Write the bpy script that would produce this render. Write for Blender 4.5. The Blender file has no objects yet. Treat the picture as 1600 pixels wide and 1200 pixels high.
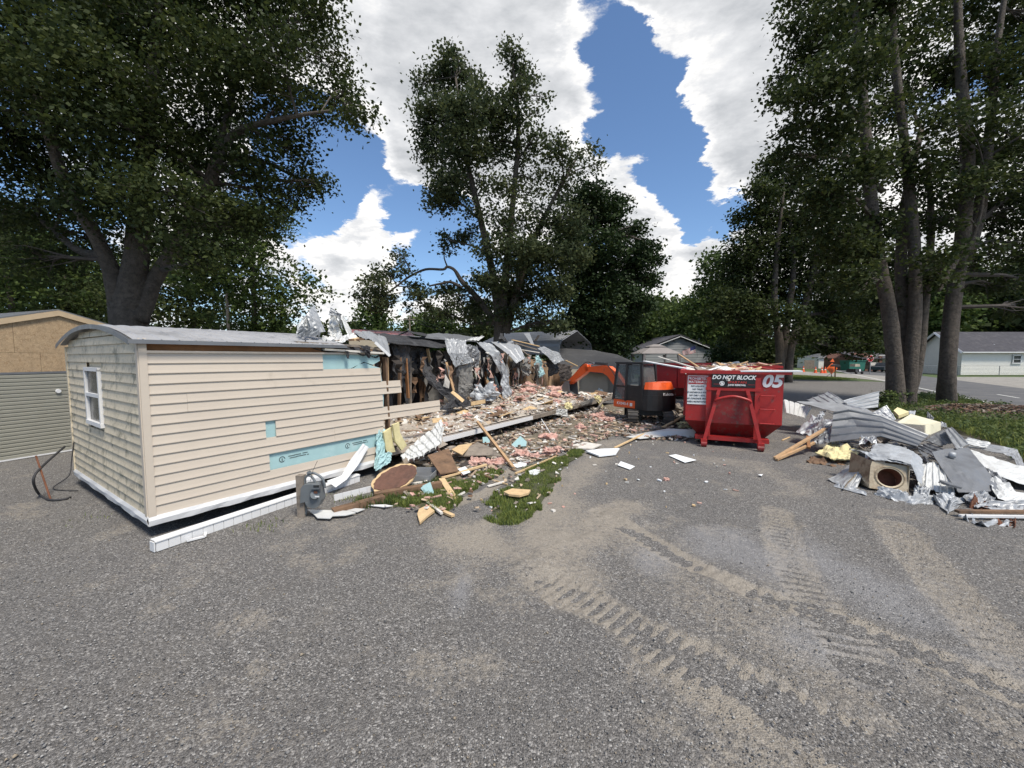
import bpy, math, random
import numpy as np
from mathutils import Vector, Matrix

# ------------------------------------------------------------------ camera, sky, sun
S = bpy.context.scene
COL = S.collection
CAM_H, PITCH, F = 2.2, math.radians(3.8), 624.0
cam_data = bpy.data.cameras.new('camera')
cam_data.sensor_width = 36; cam_data.lens = F / 1600 * 36
cam_data.clip_start = 0.05; cam_data.clip_end = 3000
cam = bpy.data.objects.new('camera', cam_data); COL.objects.link(cam)
cam.location = (0, 0, CAM_H); cam.rotation_euler = (math.pi / 2 - PITCH, 0, 0)
S.camera = cam
CP, SP = math.cos(PITCH), math.sin(PITCH)

def ray(px, py):
    u = (px - 800) / F; v = (600 - py) / F
    return Vector((u, CP + v * SP, v * CP - SP))
def A(px, py, Y):
    d = ray(px, py); k = Y / d.y
    return Vector((d.x * k, Y, CAM_H + d.z * k))
def G(px, py, z=0.0):
    d = ray(px, py); k = (z - CAM_H) / d.z
    return Vector((d.x * k, d.y * k, z))
def onplane(px, py, P0, n):
    d = ray(px, py); o = Vector((0, 0, CAM_H))
    k = (Vector(P0) - o).dot(n) / d.dot(n)
    return o + d * k

S.view_settings.view_transform = 'Standard'; S.view_settings.look = 'None'
S.view_settings.gamma = 1.0; S.view_settings.use_curve_mapping = False
S.view_settings.exposure = 1.0

SUN_AZ, SUN_EL = math.radians(142), math.radians(60)     # clockwise from +Y
sd = bpy.data.lights.new('sun', 'SUN'); sd.energy = 2.5; sd.angle = math.radians(15); sd.color = (1, .93, .82)
sun = bpy.data.objects.new('sun', sd); COL.objects.link(sun)
sdir = Vector((math.sin(SUN_AZ) * math.cos(SUN_EL), math.cos(SUN_AZ) * math.cos(SUN_EL), math.sin(SUN_EL)))
sun.rotation_euler = sdir.to_track_quat('Z', 'Y').to_euler()

def build_world():
    w = bpy.data.worlds.new('World'); S.world = w; w.use_nodes = True
    nt = w.node_tree; N = nt.nodes; L = nt.links; N.clear()
    def nd(t, **k):
        n = N.new(t)
        for a, b in k.items(): setattr(n, a, b)
        return n
    def mth(op, a, b=None, c=None, clamp=False):
        n = nd('ShaderNodeMath', operation=op); n.use_clamp = clamp
        for i, x in enumerate((a, b, c)):
            if x is None: continue
            if isinstance(x, (int, float)): n.inputs[i].default_value = x
            else: L.new(x, n.inputs[i])
        return n.outputs[0]
    def vm(op, a, b=None, scale=None):
        n = nd('ShaderNodeVectorMath', operation=op)
        for i, x in enumerate((a, b)):
            if x is None: continue
            if isinstance(x, (tuple, Vector)): n.inputs[i].default_value = x
            else: L.new(x, n.inputs[i])
        if scale is not None: n.inputs['Scale'].default_value = scale
        return n.outputs['Value'] if op == 'DOT_PRODUCT' else n.outputs[0]
    def noise(vec, scale, detail=6, rough=.55, col=False):
        n = nd('ShaderNodeTexNoise'); n.inputs['Scale'].default_value = scale
        n.inputs['Detail'].default_value = detail; n.inputs['Roughness'].default_value = rough
        L.new(vec, n.inputs['Vector']); return n.outputs['Color' if col else 'Fac']
    def ms(v, a, b, c=0., d=1.):
        n = nd('ShaderNodeMapRange', interpolation_type='SMOOTHSTEP'); L.new(v, n.inputs[0])
        for i, x in enumerate((a, b, c, d)): n.inputs[i + 1].default_value = x
        return n.outputs[0]
    tc = nd('ShaderNodeTexCoord'); d0 = tc.outputs['Generated']
    # flatten the layer towards the horizon: far clouds squash
    sep = nd('ShaderNodeSeparateXYZ'); L.new(d0, sep.inputs[0])
    zz = mth('ADD', mth('MAXIMUM', sep.outputs[2], 0.0), 0.35)
    cmb = nd('ShaderNodeCombineXYZ')
    L.new(mth('DIVIDE', sep.outputs[0], zz), cmb.inputs[0]); L.new(mth('DIVIDE', sep.outputs[1], zz), cmb.inputs[1])
    L.new(mth('MULTIPLY', sep.outputs[2], 2.2), cmb.inputs[2])
    pl = cmb.outputs[0]
    w1 = vm('SCALE', vm('SUBTRACT', noise(pl, 2.2, 8, .65, True), (.5, .5, .5)), scale=.26)
    dw = vm('NORMALIZE', vm('ADD', d0, w1))
    clouds = [(700, 60, 17, .55), (820, 40, 13, .6), (560, 170, 12, .55), (640, 250, 9, .5), (830, 190, 10, .6), (740, 160, 14, .5),
              (1100, 20, 13, .55), (1010, 60, 7, .45), (1172, 178, 6.5, 1.5), (1215, 205, 6, 1.2), (1190, 120, 6, .5), (1030, 292, 6, .85), (985, 275, 4.5, .7),
              (1090, 400, 7, .8), (1010, 430, 5, .5), (560, 352, 6, .85), (615, 350, 4, .5), (510, 330, 5, .6), (540, 440, 5, .5), (660, 440, 5, .45),
              (700, 470, 8, .35), (300, 60, 22, .4), (1400, 60, 20, .4), (1450, 350, 12, .4)]
    holes = [(1035, 185, 7.0, 1.0), (965, 160, 5.5, .9), (1000, 240, 5, .6), (1075, 225, 4.5, .6), (932, 70, 4, .8), (1120, 262, 5.5, .8), (545, 262, 6.5, .95), (500, 235, 6, .8), (600, 318, 4.5, .8),
             (665, 345, 5, .75), (640, 395, 5.5, .75), (720, 400, 5, .5), (520, 395, 4, .5), (1048, 352, 3., .9), (1120, 325, 4, .6), (905, 262, 3, .3), (1160, 330, 3, .4),
             (1055, 460, 3, .3), (560, 25, 3, .9), (470, 300, 5, .8), (700, 345, 4, .8), (940, 30, 3, .9), (20, 240, 8, .4), (1560, 200, 7, .4)]
    dens = None
    for lst, sg in ((clouds, 1), (holes, -1)):
        for px, py, r, wt in lst:
            wt = wt * (.85 if sg > 0 else 1.05); r = r * (1 if sg > 0 else 1.05)
            c = ray(px, py).normalized()
            v = ms(vm('DOT_PRODUCT', dw, c), math.cos(math.radians(r * 1.5)), math.cos(math.radians(r * .3)), 0, wt * sg)
            dens = v if dens is None else mth('ADD', dens, v)
    base = mth('MULTIPLY', mth('SUBTRACT', noise(pl, .9, 4, .5), .47), .9)
    fine = mth('MULTIPLY', mth('SUBTRACT', noise(pl, 3.8, 12, .66), .5), 1.7)
    tot = mth('ADD', mth('ADD', dens, base), fine)
    alpha = ms(tot, .0, .30)
    thick = ms(tot, .08, 1.35)
    # billows, lit from the sun's side
    off = (sdir.x * .10, sdir.y * .10, sdir.z * .12)
    n1 = noise(pl, 4.6, 9, .6); n2 = noise(vm('ADD', pl, off), 4.6, 9, .6)
    emb = mth('MULTIPLY', mth('SUBTRACT', n1, n2), 2.0)
    g = mth('ADD', mth('MULTIPLY', thick, -.60), mth('ADD', emb, mth('ADD', mth('MULTIPLY', noise(pl, 1.7, 6, .6), .7), .70)))
    g = mth('MINIMUM', mth('MAXIMUM', g, .10), 1.12)
    mix = nd('ShaderNodeMix', data_type='RGBA'); mix.clamp_factor = True
    ramp = nd('ShaderNodeValToRGB'); L.new(g, ramp.inputs[0])
    e = ramp.color_ramp.elements
    K = 4.1
    e[0].position = .15; e[0].color = (.56, .58, .61, 1); e[1].position = 1.0; e[1].color = (1.12, 1.10, 1.07, 1)
    m = ramp.color_ramp.elements.new(.68); m.color = (.84, .85, .87, 1)
    cc = vm('SCALE', ramp.outputs[0], scale=K * 1.08)
    sky = nd('ShaderNodeTexSky', sky_type='NISHITA'); sky.sun_disc = False
    sky.sun_elevation = SUN_EL; sky.sun_rotation = SUN_AZ; sky.altitude = 200; sky.dust_density = .6; sky.ozone_density = 2.0
    tint = nd('ShaderNodeMix', data_type='RGBA', blend_type='MULTIPLY'); tint.inputs[0].default_value = 1
    L.new(sky.outputs[0], tint.inputs[6]); tint.inputs[7].default_value = (.58, .66, .73, 1)
    L.new(alpha, mix.inputs[0]); L.new(tint.outputs[2], mix.inputs[6]); L.new(cc, mix.inputs[7])
    bg = nd('ShaderNodeBackground'); bg.inputs[1].default_value = .115
    out = nd('ShaderNodeOutputWorld'); L.new(mix.outputs[2], bg.inputs[0]); L.new(bg.outputs[0], out.inputs[0])
    w.cycles.sampling_method = 'MANUAL'; w.cycles.sample_map_resolution = 512
build_world()

# ------------------------------------------------------------------ helpers
RNG = np.random.default_rng(7)
random.seed(7)
def R(a, b): return random.uniform(a, b)

def _hash(ix, iy, iz, seed):
    h = (ix * 374761393 + iy * 668265263 + iz * 2147483647 + seed * 1274126177) & 0xffffffff
    h = ((h ^ (h >> 13)) * 1274126177) & 0xffffffff
    return ((h ^ (h >> 16)) & 0xffff) / 65535.0
def vnoise(x, y, z=0., seed=0, lin=False):
    x = np.asarray(x, float); y = np.asarray(y, float); z = np.zeros_like(x) + z
    ix, iy, iz = np.floor(x).astype(np.int64), np.floor(y).astype(np.int64), np.floor(z).astype(np.int64)
    fx, fy, fz = x - ix, y - iy, z - iz
    fx, fy, fz = (fx, fy, fz) if lin else [f * f * (3 - 2 * f) for f in (fx, fy, fz)]
    r = 0
    for a in (0, 1):
        for b in (0, 1):
            for c in (0, 1):
                r = r + _hash(ix + a, iy + b, iz + c, seed) * (fx if a else 1 - fx) * (fy if b else 1 - fy) * (fz if c else 1 - fz)
    return r
def fbm(x, y, oct=4, seed=0):
    r, a, s = 0, .5, 1.
    for i in range(oct):
        r = r + a * vnoise(np.asarray(x) * s, np.asarray(y) * s, 0., seed + i); a *= .5; s *= 2.03
    return r / (1 - .5 ** oct)

MATS = {}
def mat(name, col, rough=.7, metal=0., var=.15, vscale=3., bump=0., bscale=40., dirt=None, dscale=2., dthr=.55, coat=0., spec=.5, dirt2=None):
    """principled with broken-up colour, fine relief and optional stains"""
    if name in MATS: return MATS[name]
    m = bpy.data.materials.new(name); m.use_nodes = True
    nt = m.node_tree; N = nt.nodes; L = nt.links
    b = N['Principled BSDF']; b.inputs['Roughness'].default_value = rough; b.inputs['Metallic'].default_value = metal
    b.inputs['Specular IOR Level'].default_value = spec
    if coat: b.inputs['Coat Weight'].default_value = coat; b.inputs['Coat Roughness'].default_value = .15
    geo = N.new('ShaderNodeNewGeometry')
    def noise(sc, det=5, ro=.6, vec=None):
        n = N.new('ShaderNodeTexNoise'); n.inputs['Scale'].default_value = sc; n.inputs['Detail'].default_value = det
        n.inputs['Roughness'].default_value = ro; L.new(vec or geo.outputs['Position'], n.inputs['Vector']); return n
    def mapr(v, a, b_, c, d):
        n = N.new('ShaderNodeMapRange'); L.new(v, n.inputs[0])
        for i, x in enumerate((a, b_, c, d)): n.inputs[i + 1].default_value = x
        return n.outputs[0]
    hsv = N.new('ShaderNodeHueSaturation'); hsv.inputs['Color'].default_value = (*col, 1)
    L.new(mapr(noise(vscale).outputs[0], .3, .7, 1 - var, 1 + var), hsv.inputs['Value'])
    c = hsv.outputs[0]
    for k, dc in enumerate((dirt, dirt2)):
        if dc is None: continue
        mx = N.new('ShaderNodeMix'); mx.data_type = 'RGBA'
        n = noise(dscale * (1 + 2.3 * k), 8, .68)
        L.new(mapr(n.outputs[0], dthr, dthr + .14, 0, .85), mx.inputs[0]); L.new(c, mx.inputs[6]); mx.inputs[7].default_value = (*dc, 1)
        c = mx.outputs[2]
    L.new(c, b.inputs['Base Color'])
    L.new(mapr(noise(vscale * 2.7).outputs[0], .3, .7, max(0, rough - .1), min(1, rough + .12)), b.inputs['Roughness'])
    if bump:
        bp = N.new('ShaderNodeBump'); bp.inputs['Strength'].default_value = 1; bp.inputs['Distance'].default_value = bump
        L.new(noise(bscale, 6, .7).outputs[0], bp.inputs['Height']); L.new(bp.outputs[0], b.inputs['Normal'])
    MATS[name] = m
    return m

class MB:
    """collects geometry in world coordinates and links it as ONE mesh object"""
    def __init__(s): s.v = []; s.f = []; s.m = []; s.n = 0
    def add(s, vs, fs, mi=0):
        o = s.n; s.v.extend([tuple(v) for v in vs]); s.n += len(vs)
        s.f.extend([tuple(i + o for i in f) for f in fs]); s.m.extend([mi] * len(fs)); return s
    def box(s, c, d, rot=None, mi=0, taper=None):
        x, y, z = [k / 2 for k in d]; t = taper or (1, 1)
        vs = [Vector((sx * x * (t[0] if sz > 0 else 1), sy * y * (t[1] if sz > 0 else 1), sz * z)) for sx in (-1, 1) for sy in (-1, 1) for sz in (-1, 1)]
        if rot is not None: vs = [rot @ v for v in vs]
        c = Vector(c); vs = [v + c for v in vs]
        return s.add(vs, [(0, 1, 3, 2), (4, 6, 7, 5), (0, 4, 5, 1), (2, 3, 7, 6), (0, 2, 6, 4), (1, 5, 7, 3)], mi)
    def beam(s, p, q, w, h, up=(0, 0, 1), mi=0):
        p, q = Vector(p), Vector(q); x = (q - p); L_ = x.length; x.normalize()
        up = Vector(up); y = up.cross(x)
        if y.length < 1e-4: y = Vector((0, 1, 0)).cross(x)
        y.normalize(); z = x.cross(y)
        M = Matrix((x, y, z)).transposed()
        return s.box((p + q) / 2, (L_, w, h), M, mi)
    def tube(s, pts, rad, seg=8, mi=0, cap=True, rough=0.):
        pts = [Vector(p) for p in pts]; n = len(pts)
        if isinstance(rad, (int, float)): rad = [rad] * n
        vs = []; ref = None
        for i, p in enumerate(pts):
            t = (pts[min(i + 1, n - 1)] - pts[max(i - 1, 0)]).normalized()
            if ref is None: ref = t.orthogonal().normalized()
            ref = (ref - t * ref.dot(t)).normalized(); b = t.cross(ref)
            for k in range(seg):
                a = 2 * math.pi * k / seg; r = rad[i] * (1 + (random.random() - .5) * rough)
                vs.append(p + ref * math.cos(a) * r + b * math.sin(a) * r)
        fs = [(i * seg + k, i * seg + (k + 1) % seg, (i + 1) * seg + (k + 1) % seg, (i + 1) * seg + k) for i in range(n - 1) for k in range(seg)]
        if cap: fs += [tuple(range(seg - 1, -1, -1)), tuple((n - 1) * seg + k for k in range(seg))]
        return s.add(vs, fs, mi)
    def prism(s, poly, ext, mi=0):
        """closed polygon (3D points) extruded by the vector ext"""
        e = Vector(ext); n = len(poly); P = [Vector(p) for p in poly]
        vs = P + [p + e for p in P]
        fs = [tuple(range(n - 1, -1, -1)), tuple(range(n, 2 * n))] + [(i, (i + 1) % n, n + (i + 1) % n, n + i) for i in range(n)]
        return s.add(vs, fs, mi)
    def grid(s, P, mi=0, th=0., nrm=None):
        """P[i][j] array of points -> sheet, with thickness th"""
        P = np.asarray(P, float); a, b = P.shape[:2]
        gu = np.gradient(P, axis=0); gv = np.gradient(P, axis=1); nn = np.cross(gu, gv)
        nn /= np.maximum(np.linalg.norm(nn, axis=2, keepdims=True), 1e-9)
        vs = P.reshape(-1, 3).tolist()
        fs = [(i * b + j, i * b + j + 1, (i + 1) * b + j + 1, (i + 1) * b + j) for i in range(a - 1) for j in range(b - 1)]
        if th:
            o = a * b; vs += (P - nn * th).reshape(-1, 3).tolist()
            fs += [tuple(o + k for k in reversed(f)) for f in fs[:]]
            e = [i * b for i in range(a)] ; bd = [(0, j) for j in range(b)] + [(i, b - 1) for i in range(1, a)] + [(a - 1, j) for j in range(b - 2, -1, -1)] + [(i, 0) for i in range(a - 2, 0, -1)]
            ids = [i * b + j for i, j in bd]
            fs += [(ids[k], ids[(k + 1) % len(ids)], o + ids[(k + 1) % len(ids)], o + ids[k]) for k in range(len(ids))]
        return s.add(vs, fs, mi)
    def build(s, name, mats, parent=None, origin=None, smooth=False):
        me = bpy.data.meshes.new(name)
        if parent is not None: o0 = wloc(parent)
        elif origin is not None: o0 = Vector(origin)
        else:
            V = np.array(s.v); o0 = Vector(((V[:, 0].min() + V[:, 0].max()) / 2, (V[:, 1].min() + V[:, 1].max()) / 2, V[:, 2].min()))
        V = [(v[0] - o0[0], v[1] - o0[1], v[2] - o0[2]) for v in s.v]
        me.from_pydata(V, [], s.f)
        for m in (mats if isinstance(mats, (list, tuple)) else [mats]): me.materials.append(m)
        if any(s.m): me.polygons.foreach_set('material_index', s.m)
        if smooth: me.polygons.foreach_set('use_smooth', [True] * len(me.polygons))
        me.update()
        o = bpy.data.objects.new(name, me); COL.objects.link(o)
        if parent is not None: o.parent = parent
        else: o.location = o0
        return o
def wloc(o):
    l = o.location.copy()
    while o.parent is not None: o = o.parent; l += o.location
    return l
def tag(o, label=None, cat=None, group=None, kind=None):
    if label: o['label'] = label
    if cat: o['category'] = cat
    if group: o['group'] = group
    if kind: o['kind'] = kind
    return o
def thing(name, label, cat, loc, group=None):
    o = bpy.data.objects.new(name, None); COL.objects.link(o); o.location = loc; o.empty_display_size = .2
    return tag(o, label, cat, group)
def crom(pts, k=4):
    """Catmull-Rom through pts"""
    P = [Vector(p) for p in pts]; P = [P[0] * 2 - P[1]] + P + [P[-1] * 2 - P[-2]]; out = []
    for i in range(1, len(P) - 2):
        for j in range(k):
            t = j / k; a, b, c, d = P[i - 1], P[i], P[i + 1], P[i + 2]
            out.append(.5 * ((2 * b) + (c - a) * t + (2 * a - 5 * b + 4 * c - d) * t * t + (3 * b - a - 3 * c + d) * t ** 3))
    return out + [P[-2]]
def sheet(ctrl, nu=10, nv=10, crum=.02, cs=4., corr=0., nc=8, axis=0, ragged=0., seed=0, th=.004, mb=None, mi=0, kink=0.):
    """bent, dented sheet through a net of control points; corr = ribs, crum = dents, ragged = torn outline"""
    C = np.array([[tuple(p) for p in r] for r in ctrl], float); m, n = C.shape[:2]
    if crum >= .03: nu, nv = int(nu * 1.4), int(nv * 1.4)
    if corr:
        if axis: nu = max(nu, int(nc * 12 / (m - 1)))
        else: nv = max(nv, int(nc * 12 / (n - 1)))
    us = np.linspace(0, m - 1, nu * (m - 1) + 1); vs = np.linspace(0, n - 1, nv * (n - 1) + 1)
    U, V = np.meshgrid(us, vs, indexing='ij')
    un, vn = U / (m - 1), V / (n - 1)
    if ragged:
        r = np.random.default_rng(seed)
        def edge(q, s_): return (ragged * (vnoise(q * 9, 0 * q, s_, seed) + .6 * vnoise(q * 27, 0 * q, s_ + 3, seed)))
        e0, e1, e2, e3 = edge(vn, 1.), edge(vn, 2.), edge(un, 5.), edge(un, 7.)
        un2 = e0 + un * (1 - e0 - e1); vn2 = e2 + vn * (1 - e2 - e3); U, V = un2 * (m - 1), vn2 * (n - 1); un, vn = un2, vn2
    i = np.clip(U.astype(int), 0, m - 2); j = np.clip(V.astype(int), 0, n - 2); fu = (U - i)[..., None]; fv = (V - j)[..., None]
    P = C[i, j] * (1 - fu) * (1 - fv) + C[i + 1, j] * fu * (1 - fv) + C[i, j + 1] * (1 - fu) * fv + C[i + 1, j + 1] * fu * fv
    gu, gv = np.gradient(P, axis=0), np.gradient(P, axis=1); nn = np.cross(gu, gv); nn /= np.maximum(np.linalg.norm(nn, axis=2, keepdims=True), 1e-9)
    h = 0
    if corr:
        ph = (un if axis else vn) * nc
        h = h + corr * np.clip((np.abs((ph % 1) - .5) * 2 - .72) * 6, 0, 1)
    if crum:
        ca, sa = math.cos(seed * 1.7 + .6), math.sin(seed * 1.7 + .6); ru, rv = un * ca - vn * sa + 5, un * sa + vn * ca + 5
        a = vnoise(ru * cs * 1.5 + .35 * np.sin(rv * 7), rv * cs * 1.5, .5, seed, True); b = vnoise(rv * cs * 3.9, ru * cs * 3.9 + .3 * np.sin(ru * 9), .7, seed + 5, True)
        h = h + crum * (2.2 * np.abs(a - .5) - .5) * 1.6 + crum * .6 * (np.abs(b - .5) * 2 - .5)
    P = P + nn * np.asarray(h)[..., None]
    mb = mb or MB()
    return mb.grid(P, mi, th)
def text_mesh(txt, size, loc, xdir, updir, m, parent, name='lettering', bold=.0, shear=0., align='CENTER', ext=.002, sx=1.):
    cu = bpy.data.curves.new(name, 'FONT'); cu.body = txt; cu.size = size; cu.offset = bold; cu.extrude = ext; cu.shear = shear
    cu.align_x = align; cu.align_y = 'CENTER'; cu.resolution_u = 3
    o = bpy.data.objects.new(name, cu); COL.objects.link(o)
    me = bpy.data.meshes.new_from_object(o); me.name = name
    bpy.data.objects.remove(o)
    x = Vector(xdir).normalized(); z0 = Vector(updir).normalized(); n = x.cross(z0).normalized()
    M = Matrix((x * sx, z0, n)).transposed()
    l0 = Vector(loc) - (wloc(parent) if parent else Vector((0, 0, 0)))
    for v in me.vertices: v.co = M @ v.co + l0
    me.materials.clear(); me.materials.append(m)
    ob = bpy.data.objects.new(name, me); COL.objects.link(ob)
    if parent: ob.parent = parent
    return ob
# ------------------------------------------------------------------ ground
def gravel_material():
    m = bpy.data.materials.new('crushed_gravel'); m.use_nodes = True
    nt = m.node_tree; N = nt.nodes; L = nt.links; b = N['Principled BSDF']; b.inputs['Roughness'].default_value = .93
    b.inputs['Specular IOR Level'].default_value = .25
    geo = N.new('ShaderNodeNewGeometry'); pos = geo.outputs['Position']
    def noise(sc, det=5, ro=.6):
        n = N.new('ShaderNodeTexNoise'); n.inputs['Scale'].default_value = sc; n.inputs['Detail'].default_value = det
        n.inputs['Roughness'].default_value = ro; L.new(pos, n.inputs['Vector']); return n.outputs[0]
    def vor(sc):
        n = N.new('ShaderNodeTexVoronoi'); n.inputs['Scale'].default_value = sc; L.new(pos, n.inputs['Vector']); return n
    def ramp(v, stops):
        n = N.new('ShaderNodeValToRGB'); L.new(v, n.inputs[0]); e = n.color_ramp.elements
        for k, (p, c) in enumerate(stops):
            q = e[k] if k < 2 else e.new(p)
            q.position = p; q.color = (*c, 1)
        return n.outputs[0]
    def mixc(f, a, c, mode='MIX'):
        n = N.new('ShaderNodeMix'); n.data_type = 'RGBA'; n.blend_type = mode
        if isinstance(f, float): n.inputs[0].default_value = f
        else: L.new(f, n.inputs[0])
        for i, x in ((6, a), (7, c)):
            if isinstance(x, tuple): n.inputs[i].default_value = (*x, 1)
            else: L.new(x, n.inputs[i])
        return n.outputs[2]
    def mr(v, a, b_, c, d):
        n = N.new('ShaderNodeMapRange'); L.new(v, n.inputs[0])
        for i, x in enumerate((a, b_, c, d)): n.inputs[i + 1].default_value = x
        return n.outputs[0]
    v1 = vor(82); v2 = vor(180); v3 = vor(34)
    s1 = N.new('ShaderNodeSeparateColor'); L.new(v1.outputs['Color'], s1.inputs[0])
    s2 = N.new('ShaderNodeSeparateColor'); L.new(v2.outputs['Color'], s2.inputs[0])
    g1 = ramp(s1.outputs[0], [(0., (.03, .029, .03)), (.97, (.52, .50, .47)), (.45, (.108, .102, .096)), (.85, (.215, .204, .193))])
    g2 = ramp(s2.outputs[1], [(0., (.045, .043, .043)), (1., (.40, .38, .355)), (.6, (.155, .146, .136))])
    grav = mixc(.45, g1, g2)
    grav = mixc(mr(noise(.55, 4), .35, .68, .0, .30), grav, (.115, .112, .11))
    grav = mixc(mr(noise(2.6, 6), .5, .75, .0, .35), grav, (.17, .155, .135))
    att = N.new('ShaderNodeAttribute'); att.attribute_name = 'dust'
    att2 = N.new('ShaderNodeAttribute'); att2.attribute_name = 'pale'
    dustc = ramp(noise(60, 6, .75), [(.3, (.19, .165, .135)), (.72, (.41, .37, .31))])
    jd = N.new('ShaderNodeMath'); jd.operation = 'MULTIPLY_ADD'; L.new(mr(noise(19, 8, .78), .3, .7, -.5, .5), jd.inputs[0]); jd.inputs[1].default_value = 1.; L.new(att.outputs['Fac'], jd.inputs[2])
    c = mixc(mr(jd.outputs[0], .2, .75, 0, .86), grav, dustc)
    c = mixc(mr(att2.outputs['Fac'], 0, 1, 0, .38), c, (.30, .30, .31))
    L.new(c, b.inputs['Base Color'])
    ad = N.new('ShaderNodeMath'); ad.operation = 'ADD'; L.new(v1.outputs['Distance'], ad.inputs[0]); L.new(noise(45, 5, .7), ad.inputs[1])
    bp = N.new('ShaderNodeBump'); bp.inputs['Strength'].default_value = .9; bp.inputs['Distance'].default_value = .012; bp.invert = True
    L.new(ad.outputs[0], bp.inputs['Height']); L.new(bp.outputs[0], b.inputs['Normal'])
    return m
M_GRAV = gravel_material()
M_GRASSG = mat('lawn', (.055, .085, .022), .95, var=.35, vscale=1.5, bump=.03, bscale=30, dirt=(.12, .10, .05), dscale=.7, dthr=.55)
M_ASPH = mat('asphalt', (.085, .085, .088), .85, var=.15, vscale=.5, bump=.004, bscale=90, dirt=(.13, .125, .12), dscale=.6, dthr=.5)
M_SHOULD = mat('pale_gravel', (.25, .235, .21), .95, var=.2, vscale=2., bump=.01, bscale=60, dirt=(.15, .14, .12), dscale=1.4, dthr=.5)
M_PAINT = mat('road_paint', (.6, .6, .57), .7, var=.1, dirt=(.12, .12, .12), dscale=9, dthr=.52)
M_DIRT = mat('dark_soil', (.05, .038, .028), .95, var=.3, vscale=6, bump=.02, bscale=30)

mb = MB(); mb.add([(-900, -300, -.03), (900, -300, -.03), (900, 1500, -.03), (-900, 1500, -.03)], [(0, 1, 2, 3)])
tag(mb.build('ground', M_GRASSG), 'green and brown grassy ground reaching to the trees', kind='structure')

def flat(name, pix, z, m, label, world=None):
    pts = world or [G(*p) for p in pix]
    pts = [(p[0], p[1], z) for p in pts]
    mb = MB(); mb.prism([(p[0], p[1], z) for p in pts], (0, 0, -.05)); o = mb.build(name, m)
    return tag(o, label, kind='structure')
# yard: gravel out to the grass strip
yard = [(-60, -30), (45, -30), (45, 4), (20, 15.5)] + [tuple(G(*p)[:2]) for p in ((1545, 629), (1440, 606), (1395, 598), (1372, 596), (1300, 594.5), (1240, 592.5), (1180, 591), (1120, 590), (900, 590))] + [(-30, 44), (-60, 30)]
flat('yard', None, -.022, M_GRAV, 'far part of the grey gravel lot', world=yard)

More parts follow.
